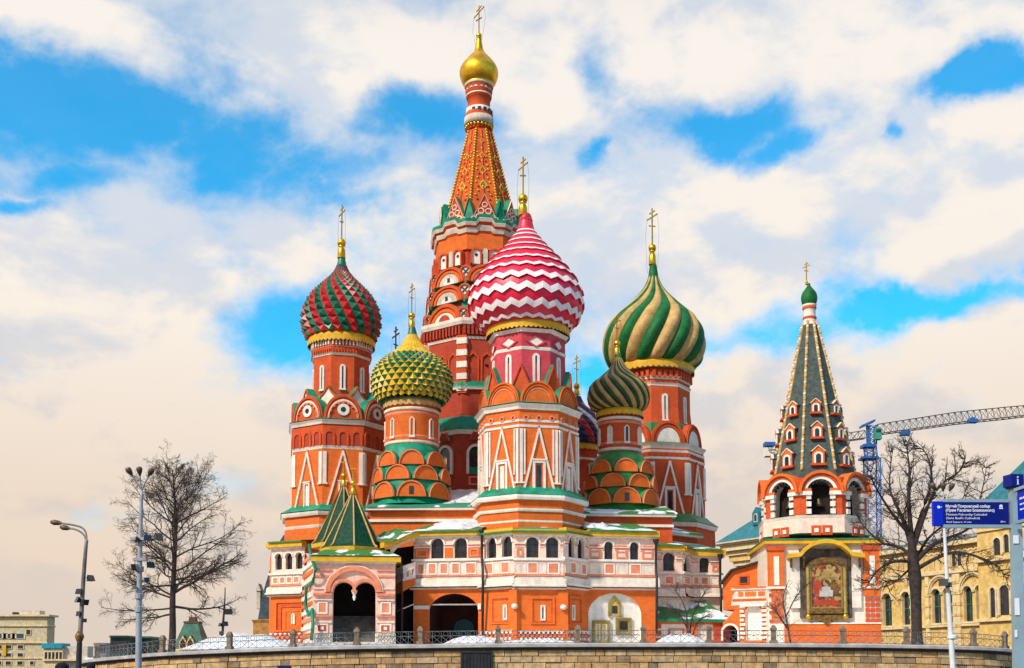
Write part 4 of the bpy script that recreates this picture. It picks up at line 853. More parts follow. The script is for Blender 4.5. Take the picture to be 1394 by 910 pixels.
# low gallery round its foot
T.core_g = MB(); T.oct(T.core_g, [(720, 95), (612, 94), (604, 97)], DRED); T.part('gallery_wall', T.core_g)
T.band('roof_skirt', [(606, 99), (588, 88), (584, 82)], TEAL); ledge(T, 611, 97, 606, 98.5, WHITE, lip=1)
ap = T.ap(95, 640); fw = ap * tan(pi / 8); s = SCL(640, T.Y - ap)
for a in T.facets():
    fr = T.fr(a, ap)
    for sg in (-1, 1):
        mb = MB(); u = sg * 16.5 * s; o = outline(u, 26 * s, T.zf(646, ap), T.zf(618, ap), 13 * s); i = outline(u, 19 * s, T.zf(646, ap), T.zf(618, ap), 9.5 * s)
        mb.ring(fr, o, i, -.1, .2, WHITE); mb.slab(fr, i, -.1, .03, GLASS); mb.box(fr, u - 9.5 * s, u + 9.5 * s, T.zf(646, ap), T.zf(637, ap), -.1, .12, TEAL); T.part('window', mb)
        mb = MB(); mb.ring(fr, [(u - 10 * s, T.zf(661, ap)), (u - 10 * s, T.zf(649, ap)), (u + 10 * s, T.zf(649, ap)), (u + 10 * s, T.zf(661, ap))], [(u - 7 * s, T.zf(659, ap)), (u - 7 * s, T.zf(651, ap)), (u + 7 * s, T.zf(651, ap)), (u + 7 * s, T.zf(659, ap))], -.05, .12, SALMON, True); T.part('panel', mb)
        kok(T, T.fr(a, ap + .1), u, T.zf(600, ap), 20 * s, 20 * s, 'tri', body=DRED, rim=SALMON, steps=1, depth=1.0)
# tiers of round gables
for i, (yb, yt, hw, half) in enumerate([(441, 410, 77, 0), (409, 385, 72, 0), (384, 360, 67.5, 0)]):
    ap = T.ap(hw, yb); fw = ap * tan(pi / 8); s = SCL(yb, T.Y - ap)
    for a in T.facets(): kok(T, T.fr(a, ap), 0, T.zf(yb, ap), fw * 1.98, T.zf(yt, ap) - T.zf(yb, ap), body=BRICK, rim=ORANGE, roof=TEAL, fill=(GREYST if i else CREAM), ringw=.17, depth=1.6)
    for a in T.facets():
        mb = MB(); fr = T.fr(a, ap); z0 = T.zf(yb, ap)
        if i: mb.box(fr, -2.2 * s, 2.2 * s, z0 + 3 * s, z0 + 9 * s, .1, .18, GLASS); mb.slab(fr, outline(0, 18 * s, z0, z0 + 4 * s, 6 * s, 'tri'), .08, .15, WHITE)
        else: mb.slab(fr, outline(0, 20 * s, z0, z0 + 6 * s, 10 * s), .08, .16, DRED)
        T.part('window', mb)
    for a in T.facets(.5, 8, (-3, -2, -1, 0, 1, 2)):
        fr = T.fr(a, T.R(hw - 2.5, yb)); mb = MB(); z0 = T.zf(yb, ap); zc = z0 + 14 * s
        if i < 3:
            c1 = [(9 * s * cos(k * pi / 6), zc + 9 * s * sin(k * pi / 6)) for k in range(12)]; c2 = [(6.5 * s * cos(k * pi / 6), zc + 6.5 * s * sin(k * pi / 6)) for k in range(12)]
            mb.ring(fr, c1, c2, -.5, .2, BRICK, True); mb.slab(fr, c2, -.5, .05, WHITE); mb.bar(fr, -5 * s, zc - 5 * s, 5 * s, zc + 5 * s, 2 * s, 0, .12, IRON); mb.bar(fr, -5 * s, zc + 5 * s, 5 * s, zc - 5 * s, 2 * s, 0, .12, IRON)
            mb.slab(fr, [(-6 * s, z0 + 2 * s), (0, z0 - 3 * s), (6 * s, z0 + 2 * s), (4 * s, z0 + 5 * s), (-4 * s, z0 + 5 * s)], -.5, .2, TEAL)
        T.part('roundel', mb) if mb.v else None
        mb = MB(); mb.slab(fr, outline(0, 9 * s, z0 - 10 * s, z0 - 4 * s, 8 * s, 'tri'), -1.0, -.1, TEAL); T.part('gutter', mb)
ap = T.ap(63.5, 350); fw = ap * tan(pi / 8); s = SCL(350, T.Y - ap)
for a in T.facets():
    fr = T.fr(a, ap)
    for sg in (-1, 1):
        mb = MB(); u = sg * 12.5 * s; z0, z1 = T.zf(360, ap), T.zf(346, ap)
        o = outline(u, 15 * s, z0, z1, 8 * s); i = outline(u, 10.5 * s, z0, z1, 5.5 * s); mb.ring(fr, o, i, -.3, .25, BRICK); mb.slab(fr, i, -.3, .1, WHITE)
        mb.slab(fr, [(u + 2.2 * s * cos(k * pi / 4), z1 - 2 * s + 2.2 * s * sin(k * pi / 4)) for k in range(8)], 0, .14, GLASS); T.part('window', mb)
    mb = MB(); o = outline(0, 7 * s, T.zf(360, ap), T.zf(342, ap), 3.5 * s); mb.slab(fr, o, -.3, .12, GREYST); T.part('niche', mb)
# wavy cornice, green ledge
mb = MB(); n = 96
def wavy(hw, y, amp):
    out = []
    for j in range(n):
        a = T.a0 + pi / 8 + 2 * pi * j / n; f = ((a - T.a0 + pi / 8) % (pi / 4)) - pi / 8; r = T.R(hw, y) * cos(pi / 8) / cos(f)
        out.append(pol(T.cx, T.cy, r, a, T.z(y) + amp * (1 if abs(f) < .18 else 0)))
    return out
rg = [wavy(60, 344, .1), wavy(63, 341, .25), wavy(64, 337, .35), wavy(64, 335, .35), wavy(67, 333, .45), wavy(68, 329, .5), wavy(66, 327, .5)]
for A, B in zip(rg, rg[1:]): mb.add(A + B, [(j, (j + 1) % n, n + (j + 1) % n, n + j) for j in range(n)], (BRICK, GREYST, GREYST, BRICK, GREYST, GREYST)[next(i for i, r_ in enumerate(rg) if r_ is A)])
T.part('cornice', mb)
mb = MB(); rg = [wavy(67.5, 328, .5), wavy(68, 324, .5), wavy(56, 321, .2), wavy(48, 318, 0)]
for A, B in zip(rg, rg[1:]): mb.add(A + B, [(j, (j + 1) % n, n + (j + 1) % n, n + j) for j in range(n)], TEAL)
T.part('roof_skirt', mb)
# tent
mb = MB(); T.oct(mb, [(335, 53), (318, 51), (180, 15.5)], mat('tent_brick', (.60, .10, .010), .8, streak=.35, bump=.3, var=.25)); T.part('tent_roof', mb)
for a in T.facets():            # gold spirals and ribs on the tent faces
    mb = MB()
    for q in range(17):
        f = (q + .5) / 17; y = 292 - f * 108; hw = 15.5 + (312 - y) / 132 * -34.5 + 34.5; ap = T.ap(hw, y); zz = T.z(y)
        for du in (-.5, .0, .5):
            if (du and f > .7) or (not du and q % 3 == 1): continue
            u = du * ap * tan(pi / 8) * (1 + .25 * sin(q * 1.9)); mb.ball(T.fr(a, ap).P(u, .02, zz), .125, GOLD if (q + (du == 0)) % 3 else BRICK, 6)
    for q in range(4):          # lozenges down the middle of each face
        y = 268 - q * 22; hw = 50 - (318 - y) / 138 * 35.5; hw = 15.5 + (y - 180) / 138 * 35.5; f3 = T.fr(a, T.ap(hw, y)); zz = T.z(y); k = .62 - .1 * q
        mb.ring(f3, [(-k * .7, zz), (0, zz + k), (k * .7, zz), (0, zz - k)], [(-k * .42, zz), (0, zz + k * .62), (k * .42, zz), (0, zz - k * .62)], -.15, .14, D_YEL, True); mb.slab(f3, [(-k * .42, zz), (0, zz + k * .62), (k * .42, zz), (0, zz - k * .62)], -.15, .09, (TEAL, DRED)[q % 2])
    mb.tube([T.fr(a, T.ap(46, 292)).P(0, -.05, T.z(292)), T.fr(a, T.ap(18, 184)).P(0, -.05, T.z(184))], .1, 4, BRICK); T.part('gilt_ornament', mb)
for a in T.facets(.5, 8, (-3, -2, -1, 0, 1, 2)):
    mb = MB()
    for q in range(30):
        f = q / 30; y = 306 - f * 126; hw = 50 - (312 - y) / 132 * 34.5; r = T.R(hw, y); mb.ball(pol(T.cx, T.cy, r + .05, a, T.z(y)), .145, GOLD if q % 2 else D_YEL, 6)
    r0, r1 = T.R(50, 312), T.R(15.5, 180); mb.tube([pol(T.cx, T.cy, r0, a, T.z(312)), pol(T.cx, T.cy, r1, a, T.z(180))], .09, 5, BRICK); T.part('rib', mb)
ap = T.ap(54, 300); s = SCL(300, T.Y - ap); fw = ap * tan(pi / 8)
for a in T.facets():
    kok(T, T.fr(a, ap), 0, T.zf(304, ap), 40 * s, 42 * s, 'tri', body=BRICK, rim=PINK, steps=1, depth=1.2, ringw=.07)
    fr = T.fr(a, ap + .1)
    for u, zz, r1 in ((-8, 8, 5), (8, 8, 5), (0, 7.5, 4.5), (-5, 17, 4.5), (5, 17, 4.5), (0, 26, 4), (-15, 5.5, 4.2), (15, 5.5, 4.2)):
        mb = MB(); zc = T.zf(305, ap) + zz * s; c1 = [(u * s + r1 * s * cos(k * pi / 5), zc + r1 * s * sin(k * pi / 5)) for k in range(10)]; c2 = [(u * s + .74 * r1 * s * cos(k * pi / 5), zc + .66 * r1 * s * sin(k * pi / 5)) for k in range(10)]
        mb.ring(fr, c1, c2, -.05, .16, PINK, True); mb.slab(fr, c2, -.05, .08, BRICK); T.part('roundel', mb)
for a in T.facets(.5, 8, (-3, -2, -1, 0, 1, 2)):
    kok(T, T.fr(a, T.R(52, 300)), 0, T.z(322), 19 * s, 34 * s, 'tri', body=TEAL, rim=TEAL, steps=1, depth=.8)
# neck and gold dome
cxd = WX(652, 113, 120)
mb = MB(); neck(mb, cxd, T.cy, T, [(180, 17), (172, 16.5), (172, 19.5), (168, 19.5), (160, 18.8), (152, 16.5), (150, 15), (137, 15.4), (136, 17), (128, 18), (126, 18.5), (117, 19.5), (115, 19.5)], BRICK); T.part('drum', mb)
def rband(y0, y1, hw, M, name='cornice'):
    mb = MB(); mb.lathe(cxd, T.cy, [(T.r(hw - 2, y0), T.z(y0)), (T.r(hw, y0), T.z(y0)), (T.r(hw, y1), T.z(y1)), (T.r(hw - 2, y1), T.z(y1))], 24, M, 0, True); T.part(name, mb)
rband(174, 163, 20, GREYST); rband(134, 132, 17.6, PINK); rband(127, 125, 18.4, PINK); rband(121, 116, 19.6, CREAM); rband(161, 151, 17.6, CREAM)
mb = MB(); mb.lathe(cxd, T.cy, [(T.r(17.7, 159.5), T.z(159.8)), (T.r(17.9, 159.5), T.z(159.4)), (T.r(17.7, 159), T.z(159))], 24, WHITE)
for k in range(14):
    fr = T.fr(k * 2 * pi / 14, T.r(17.6, 156)); mb.box(fr, -.17, .17, T.z(159.2), T.z(153.5), -.1, .04, GLASS)
T.part('dentil_course', mb)
mb = MB(); mb.lathe(cxd, T.cy, [(T.r(16.8, 178), T.z(177.5)), (T.r(17.3, 176), T.z(176)), (T.r(16.8, 174), T.z(174.5))], 24, ORANGE, 0, True)
for k in range(22): mb.ball(pol(cxd, T.cy, T.r(17.5, 176), k * 2 * pi / 22, T.z(176)), .2, GOLD, 6)
T.part('gilt_ornament', mb)
pr = Prof(T, [(118, 19.5), (112, 23.5), (104, 26), (97, 26), (89, 22), (80, 14.6), (71, 7), (61.5, 4.6), (52, 3)])
mb = MB(); mb.lathe(cxd, T.cy, [pr.at(k / 48) for k in range(49)], 48, DOMEGOLD, 0, True); T.part('onion_dome', mb)
cross(T, 652, 8, 49, 54, 4, arm=1.2)
# ------------------------------------------------------------------ gallery, stairs and porch of the cathedral
def opening(mb, fr, u0, u1, z0, z1, o, depth, M, reveal, back=None, d=0.0):
    P = fr.P; uL, uR = o[0][0], o[-1][0]
    for a, b, c, e in ((u0, z0, uL, z1), (uR, z0, u1, z1), (uL, z0, uR, o[0][1])):
        if c - a > 1e-4 and e - b > 1e-4: mb.quad(P(a, d, b), P(c, d, b), P(c, d, e), P(a, d, e), M)
    for (a, za), (b, zb) in zip(o, o[1:]):
        if b - a > 1e-4: mb.quad(P(a, d, za), P(b, d, zb), P(b, d, z1), P(a, d, z1), M)
    for (a, za), (b, zb) in zip(o, o[1:] + o[:1]): mb.quad(P(a, d, za), P(b, d, zb), P(b, d - depth, zb), P(a, d - depth, za), reveal)
    if back: mb.poly([P(a, d - depth, z) for a, z in o], back)
GAL = MB(); GALPARTS = []
def later(name, mb): GALPARTS.append((name, mb))
def rect(u0, u1, z0, z1): return [(u0, z0), (u0, z1), (u1, z1), (u1, z0)]
def frame_panel(S, px0, px1, y0, y1, Yr, frame=WHITE, inner=SALMON, name='panel', t=.12):
    u0, u1, z0, z1 = S.u(px0), S.u(px1), WZ(y0, Yr), WZ(y1, Yr); mb = MB(); t = min(t, (u1 - u0) * .22)
    mb.ring(S.fr, rect(u0, u1, z0, z1), rect(u0 + t, u1 - t, z0 + t, z1 - t), -.05, .10, frame, True); mb.box(S.fr, u0 + t, u1 - t, z0 + t, z1 - t, -.05, .062, inner)
    if u1 - u0 > 1.1: mb.ring(S.fr, rect(u0 + 1.9 * t, u1 - 1.9 * t, z0 + 1.9 * t, z1 - 1.9 * t), rect(u0 + 2.4 * t, u1 - 2.4 * t, z0 + 2.4 * t, z1 - 2.4 * t), 0, .07, frame, True)
    later(name, mb)
def upper_bay(S, Yr, wins, rows, panels, wall=PINK, eaveM=YELLOW, bands=True, glass=GLASS, ends=(0, 0), impost=True):
    """gallery storey: yellow eave, arched windows, panelled parapet, stone cornice; rows = eave top, eave bottom, window top, sill, parapet top, parapet bottom, cornice bottom"""
    e0, e1, wt, ws, p0, p1, cb = rows; Z = lambda y: WZ(y, Yr); fr = S.fr; L = S.len
    us = [0.0] + [(S.u(a[0]) + S.u(b[0])) / 2 for a, b in zip(wins, wins[1:])] + [L]
    for (px, w), a, b in zip(wins, us, us[1:]):
        u = S.u(px); wm = (S.u(px + w / 2) - S.u(px - w / 2)); r = wm / 2
        GAL.panel(fr, a, b, Z(p0), Z(e1), u, wm, Z(ws), Z(wt) - r, .7, wall, wall, None, n=12)
        mb = MB(); o = outline(u, wm, Z(ws), Z(wt) - r, r, 'round', 12); mb.slab(fr, o, -.5, -.3, glass)
        for q in (-.25, .25): mb.box(fr, u + q * wm - .025, u + q * wm + .025, Z(ws), Z(wt) - r * .3, -.3, -.26, IRON)
        for zz in (.33, .66): mb.box(fr, u - wm / 2, u + wm / 2, Z(ws) + (Z(wt) - Z(ws)) * zz - .02, Z(ws) + (Z(wt) - Z(ws)) * zz + .02, -.3, -.265, IRON)
        mb.ring(fr, outline(u, wm * 1.32, Z(wt) - r, Z(wt) - r + .01, r * 1.32, 'round', 12), outline(u, wm * 1.04, Z(wt) - r, Z(wt) - r + .01, r * 1.04, 'round', 12), -.05, .12, WHITE)
        later('window', mb)
    if impost:
        for i, (a, b) in enumerate(zip([0.0] + [S.u(p + w / 2 + 1) for p, w in wins], [S.u(p - w / 2 - 1) for p, w in wins] + [L])):
            if b - a < .25: continue
            mb = MB(); zi = Z(wt + (ws - wt) * .42); h = (Z(wt) - Z(ws)) * .07
            mb.box(fr, a + .06, b - .06, zi, zi + h, -.05, .10, SALMON); mb.box(fr, a + .02, b - .02, zi + h, zi + 1.8 * h, -.05, .17, PINK); mb.box(fr, a + .02, b - .02, zi - h * .8, zi, -.05, .06, WHITE)
            if S is SA_ORANGE or b - a < .0: mb.box(fr, a + .05, b - .05, Z(ws) + .02, zi - h * .9, -.05, .03, ORANGE)
            if b - a > .9: mb.ring(fr, rect(a + .2, b - .2, Z(ws) + .1, zi - h * 1.6), rect(a + .34, b - .34, Z(ws) + .24, zi - h * 1.6 - .14), -.05, .09, SALMON, True)
            later('pilaster', mb)
    mb = MB(); ea, eb = -ends[0], L + ends[1]
    mb.box(fr, ea, eb, Z(e1), Z(e0), -.3, .45, eaveM); mb.box(fr, ea + .1, eb - .1, Z(e1) - .14, Z(e1) + .003, -.3, .28, WHITE)
    k = int(L / .5)
    for i in range(k): mb.box(fr, L * (i + .5) / k - .09, L * (i + .5) / k + .09, Z(e1) - .2, Z(e1) - .12, -.05, .2, WHITE if i % 2 else GREYST)
    later('eave', mb)
    GAL.box(fr, 0, L, Z(p1), Z(p0), -.8, .03, wall)
    mb = MB(); mb.box(fr, ea * .5, L + ends[1] * .5, Z(p0) - .02, Z(p0) + .16, -.1, .22, WHITE); later('string_course', mb)
    for a, b, c in panels: frame_panel(S, a - .8, b + .8, p1 - 3, p0 + 2.5, Yr, PINK if c is CREAM else WHITE, c)
    mb = MB(); mb.box(fr, 0, L, Z(p1 - .2), Z(p1 - 2.4), -.1, .14, SALMON); later('string_course', mb)
    mb = MB(); h = Z(p1) - Z(cb); P = fr.P
    prof = [(.03, Z(p1)), (.30, Z(p1) - h * .18), (.34, Z(p1) - h * .62), (.52, Z(p1) - h * .66), (.52, Z(p1) - h * .80), (.18, Z(p1) - h * .86), (.18, Z(cb)), (-.2, Z(cb))]
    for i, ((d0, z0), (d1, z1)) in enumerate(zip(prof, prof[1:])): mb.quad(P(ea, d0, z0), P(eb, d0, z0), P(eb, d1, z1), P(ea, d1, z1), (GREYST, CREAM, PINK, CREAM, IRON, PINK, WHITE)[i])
    later('cornice', mb)
def roof_strip(segs, Yr, y, back, rise, M, out=.6, thick=.12):
    """lean-to sheet roof running back from the eave line"""
    z = WZ(y, Yr); mb = MB(); fronts = []; backs = []
    for i, S in enumerate(segs):
        for u in ((0, S.len) if i == len(segs) - 1 else (0,)):
            n = Vector(S.fr.N) if i == 0 else (Vector(S.fr.N) + Vector(segs[i - 1].fr.N)).normalized()
            if u: n = Vector(S.fr.N)
            p = Vector(S.fr.P(u, 0, 0)); fronts.append((p + n * out, z)); backs.append((p - n * back, z + rise))
    for (f0, b0), (f1, b1) in zip(zip(fronts, backs), zip(fronts[1:], backs[1:])):
        q = [(f0[0].x, f0[0].y, z + .02), (f1[0].x, f1[0].y, z + .02), (b1[0].x, b1[0].y, b1[1]), (b0[0].x, b0[0].y, b0[1])]
        mb.quad(*q, M); mb.quad(q[0], q[1], (q[1][0], q[1][1], z - thick), (q[0][0], q[0][1], z - thick), MATS['green_sheet_roof'])
    later('roof', mb)
SA, SBl, SBf, SBr, SC_ = Seg(563, 93, 655, 92), Seg(655, 92, 700, 89.8), Seg(700, 89.8, 767, 90.2), Seg(767, 90.2, 800, 93), Seg(800, 93, 892, 94)
SA_ORANGE = SA; YR = 92.0; R1 = (721.5, 729, 732, 759.5, 763, 785, 802)
RB = (721.5, 728.5, 731.5, 759.5, 763, 785, 803)
upper_bay(SA, YR, [(595, 17), (627, 17)], R1, [(568, 578, SALMON), (583, 594, SALMON), (599, 610, SALMON), (615, 626, SALMON), (634, 648, SALMON)], ends=(.3, .2))
upper_bay(SBl, 91, [(669, 13), (690, 14)], RB, [(660, 672, SALMON), (674, 681, CREAM), (683, 694, SALMON)], ends=(0, .2))
upper_bay(SBf, 90, [(725, 17), (752, 17)], RB, [(701, 707, CREAM), (709, 716, CREAM), (718, 732, SALMON), (735, 743, CREAM), (746, 761, SALMON)], ends=(.2, .2))
upper_bay(SBr, 91.5, [(778, 8), (791, 9)], RB, [(769, 773, CREAM), (776, 783, SALMON), (785, 788, CREAM), (791, 797, SALMON)], ends=(.2, 0))
upper_bay(SC_, 93, [(829, 12), (864, 12)], (722, 730, 737, 762, 764, 785, 803), [(803, 820, CREAM), (823, 836, SALMON), (840, 854, CREAM), (858, 872, SALMON), (875, 890, CREAM)], ends=(.1, .3))
for px in (810, 846, 882): frame_panel(SC_, px - 7, px + 7, 760, 742, 93, SALMON, PINK, 'panel')
# ---- lower storey
def lower_wall(S, Yr, yt, yb, M=ORANGE): GAL.box(S.fr, 0, S.len, WZ(yb, Yr), WZ(yt, Yr), -.8, 0, M)
Z92 = lambda y: WZ(y, 92.0)
o = outline(SA.u(618), SA.u(651) - SA.u(585), Z92(892), Z92(832), Z92(808) - Z92(832), 'round', 18)
opening(GAL, SA.fr, 0, SA.len, Z92(892), Z92(802), o, 4.2, ORANGE, DKRED, DKRED)
mb = MB(); mb.box(SA.fr, SA.u(604), SA.u(632), Z92(874), Z92(852), -4.18, -4.0, mat('teal_door_paint', (.012, .07, .08), .6)); mb.slab(SA.fr, outline(SA.u(618), SA.u(632) - SA.u(604), Z92(852), Z92(851.5), .7), -4.18, -4.0, MATS['teal_door_paint']); later('door', mb)
mb = MB(); mb.tube([SA.fr.P(SA.u(584), -.3, Z92(822.5)), SA.fr.P(SA.u(652), -.3, Z92(823))], .07, 6, CREAM); later('tie_rod', mb)
mb = MB(); mb.box(SA.fr, SA.u(564), SA.u(585), Z92(829), Z92(824), -.4, .18, WHITE); later('impost', mb); mb = MB(); mb.box(SA.fr, SA.u(651), SA.u(655), Z92(830), Z92(822), -.4, .15, WHITE); later('impost', mb)
for S, Yr in ((SBl, 91), (SBf, 90), (SBr, 91.5)): lower_wall(S, Yr, 803, 876)
for S, Yr, a, b, sx in ((SBl, 91, 669, 700, 688), (SBf, 90, 722, 755, 739), (SBr, 91.5, 774, 792, 780)):
    Z = lambda y: WZ(y, Yr); mb = MB(); u0, u1 = S.u(a), S.u(b); t = .28
    mb.ring(S.fr, rect(u0, u1, Z(850), Z(812)), rect(u0 + t * .6, u1 - t * .6, Z(848), Z(815.5)), -.05, .10, ORANGE, True); mb.ring(S.fr, rect(u0 + t * .6, u1 - t * .6, Z(848), Z(815.5)), rect(u0 + t, u1 - t, Z(846.5), Z(817.5)), -.05, .04, BRICK, True); later('panel', mb)
    mb = MB(); us = S.u(sx); w = .20; mb.ring(S.fr, rect(us - w, us + w, Z(845), Z(824)), rect(us - w * .5, us + w * .5, Z(843.5), Z(825)), -.05, .09, WHITE, True); mb.box(S.fr, us - w * .5, us + w * .5, Z(843.5), Z(825), -.05, .03, CREAM); mb.box(S.fr, us - .05, us + .05, Z(842), Z(827), 0, .045, GLASS); later('window', mb)
for S, Yr, px in ((SBl, 91, 708 - 8.5), (SBf, 90, 766)):      # corner piers and lamps
    mb = MB(); u = S.u(px); mb.box(S.fr, u - .42, u + .42, WZ(874, Yr), WZ(804, Yr), -.5, .16, ORANGE); later('pilaster', mb)
    mb = MB(); mb.ball(S.fr.P(u + (.35 if px < 750 else 0), .35, WZ(827, Yr)), .28, WHITE, 10, .8); mb.box(S.fr, u - .05, u + .05, WZ(828, Yr), WZ(826, Yr), 0, .3, IRON); later('wall_lamp', mb)
for S, Yr, n in ((SBl, 91, 8), (SBf, 90, 11), (SBr, 91.5, 6)):    # toothed brick plinth
    mb = MB(); L = S.len
    for r_ in range(3):
        for i in range(n):
            u = L * (i + .25 + .5 * (r_ % 2)) / n; mb.box(S.fr, u, u + L / n * .5, WZ(872 - r_ * 4.5, Yr), WZ(868.5 - r_ * 4.5, Yr), -.1, .3 - r_ * .05, WHITE if r_ != 1 else SALMON)
    mb.box(S.fr, 0, L, WZ(860, Yr), WZ(858.5, Yr), -.1, .24, WHITE); later('plinth', mb)
# right bay: white blind arch with windows and door
Z93 = lambda y: WZ(y, 93.5); S = SC_
o = outline(S.u(836.5), S.u(873) - S.u(800.5), Z93(892), Z93(838), Z93(808) - Z93(838), 'round', 18)
o[0] = (max(o[0][0], .05), o[0][1]); o[1] = (max(o[1][0], .05), o[1][1])
opening(GAL, S.fr, 0, S.len, Z93(892), Z93(803), o, .35, ORANGE, WHITE, WHITE)
OCH = mat('ochre_frame', (.30, .22, .06), .7, var=.3); YDOOR = mat('yellow_door_paint', (.62, .42, .08), .55, var=.2)
mb = MB(); u = S.u(837.5); oo = outline(u, S.u(846) - S.u(829), Z93(840), Z93(821), Z93(811) - Z93(821), 'tri', 8); ii = outline(u, S.u(843) - S.u(832), Z93(838), Z93(823), Z93(816) - Z93(823), 'tri', 8)
mb.ring(S.fr, oo, ii, -.4, -.15, OCH); mb.slab(S.fr, ii, -.4, -.25, YDOOR); mb.box(S.fr, S.u(834), S.u(841), Z93(835), Z93(825), -.3, -.2, GLASS); later('window', mb)
mb = MB(); mb.ring(S.fr, rect(S.u(839), S.u(860), Z93(864), Z93(841)), rect(S.u(842), S.u(857.5), Z93(861), Z93(844)), -.4, -.12, OCH, True); mb.box(S.fr, S.u(842), S.u(857.5), Z93(861), Z93(844), -.4, -.28, YDOOR); mb.box(S.fr, S.u(844.5), S.u(855), Z93(859), Z93(846), -.35, -.22, GLASS); later('window', mb)
mb = MB(); mb.ring(S.fr, rect(S.u(807), S.u(831), Z93(892), Z93(845)), rect(S.u(809.5), S.u(828.5), Z93(892), Z93(848)), -.4, -.12, OCH); 
for q in range(2):
    a, b = S.u(809.5 + q * 9.5), S.u(819 + q * 9.5); mb.box(S.fr, a + .02, b - .02, Z93(892), Z93(848), -.4, -.25, YDOOR); mb.ring(S.fr, rect(a + .1, b - .1, Z93(872), Z93(850)), rect(a + .2, b - .2, Z93(871), Z93(851)), -.3, -.2, CREAM, True)
later('door', mb)
sr = Seg(892, 94, 893, 99); GAL.box(sr.fr, 0, sr.len, Z93(892), Z93(731), -.8, 0, ORANGE)
# ---- bays further right
SD, SDs, SE = Seg(890, 98, 929, 98.4), Seg(929, 98.4, 941, 100.6), Seg(941, 100.6, 981, 101)
upper_bay(SD, 98, [(911, 16)], (743, 750, 752.5, 777, 781, 799, 816), [(895, 902, CREAM), (905, 917, SALMON), (920, 927, CREAM)], ends=(0, .15))
upper_bay(SDs, 99.5, [(935, 8)], (746, 753, 756, 779, 782, 799, 816), [(931, 938, SALMON)])
upper_bay(SE, 101, [(959, 13)], (749, 758, 758, 780, 783, 800, 817), [(944, 951, SALMON), (954, 964, SALMON), (967, 977, CREAM)], ends=(.1, .4))
for S, Yr in ((SD, 98), (SDs, 99.5), (SE, 101)): lower_wall(S, Yr, 815, 876, CREAM)
sr2 = Seg(981, 101, 982, 112); GAL.box(sr2.fr, 0, sr2.len, WZ(892, 101), WZ(757, 101), -.8, 0, BRICK)
for px, Yx, yt, yb in ((656, 91.85, 722, 872), (893, 93.8, 735, 862), (980.5, 100.9, 755, 868)):      # rain pipes
    mb = MB(); mb.tube([W(px, yt + 2, Yx - .45), W(px, yt + 42, Yx - .4), W(px + 1.2, yt + 52, Yx - .75), W(px + 1.2, yt + 70, Yx - .75), W(px + 1, yb, Yx - .35)], .11, 8, IRON); mb.lathe(WX(px, Yx - .45, yt), Yx - .45, [(.12, WZ(yt + 8, Yx)), (.28, WZ(yt + 2, Yx)), (.28, WZ(yt, Yx))], 8, IRON); later('drainpipe', mb)
# low annex with snowy green roof
An = Seg(889, 95.5, 985, 97); ZA = lambda y: WZ(y, 96); mb = MB()
GAL.box(An.fr, .0, An.len, ZA(892), ZA(846), -6, 0, WHITE)
P = An.fr.P; mb.quad(P(-.2, .5, ZA(843)), P(An.len + .5, .5, ZA(843)), P(An.len, -4.0, ZA(814)), P(.3, -4.0, ZA(812)), GSNOW); mb.box(An.fr, -.2, An.len + .5, ZA(847), ZA(843.3), -.2, .5, TEAL); later('roof', mb)
mb = MB(); mb.box(An.fr, 0, An.len, ZA(850), ZA(847), -.2, .2, ORANGE); mb.box(An.fr, 0, An.u(898), ZA(892), ZA(850), -.3, .25, ORANGE)
for q in range(5): mb.box(An.fr, .02, An.u(898) - .02, ZA(874 - q * 5), ZA(871.5 - q * 5), 0, .32, WHITE if q % 2 else BRICK)
mb.box(An.fr, An.u(933), An.u(948), ZA(892), ZA(850), -.3, .25, ORANGE); mb.box(An.fr, An.u(970), An.u(984), ZA(892), ZA(850), -.3, .25, BRICK); later('pilaster', mb)
mb = MB(); mb.ring(An.fr, rect(An.u(909), An.u(930), ZA(866), ZA(856)), rect(An.u(911), An.u(928), ZA(865), ZA(857)), -.05, .1, BRICK, True); mb.box(An.fr, An.u(911), An.u(928), ZA(865), ZA(857), -.05, .05, GREYST); later('window', mb)
# ---- left wing
SL = Seg(369, 101, 414, 99.5); upper_bay(SL, 100, [(379, 9), (393, 9), (407, 9)], (738, 745, 753, 775, 782, 798, 812), [(372, 379, SALMON), (381.5, 388.5, SALMON), (391, 398, SALMON), (400.5, 408, SALMON)], ends=(.3, 0), impost=False)
lower_wall(SL, 100, 811, 876)
for d_, (a, b, yt) in ((.12, (374, 413, 816)), (.06, (380, 412, 822)), (.02, (386, 411, 828))):
    mb = MB(); u0, u1 = SL.u(a), SL.u(b); mb.ring(SL.fr, rect(u0, u1, WZ(860, 100), WZ(yt, 100)), rect(u0 + .35, u1 - .05, WZ(858, 100), WZ(yt + 5, 100)), -.05, .04 + d_, ORANGE if d_ != .06 else BRICK, True); later('panel', mb)
mb = MB(); u = SL.u(400.5); mb.ring(SL.fr, outline(u, .38, WZ(850, 100), WZ(839, 100), .25), outline(u, .2, WZ(850, 100), WZ(839, 100), .14), -.05, .12, WHITE); mb.slab(SL.fr, outline(u, .2, WZ(850, 100), WZ(839, 100), .14), -.05, .04, CREAM); later('window', mb)
mb = MB()
for r_ in range(3):
    for i in range(7): u = SL.len * (i + .2 + .5 * (r_ % 2)) / 7; mb.box(SL.fr, u, u + SL.len / 7 * .5, WZ(874 - r_ * 4.5, 100), WZ(871 - r_ * 4.5, 100), -.1, .25, WHITE if r_ != 1 else SALMON)
later('plinth', mb)
sll = Seg(367, 112, 369, 101); GAL.box(sll.fr, 0, sll.len - 1.2, WZ(892, 100), WZ(744, 100), -.8, 0, ORANGE)
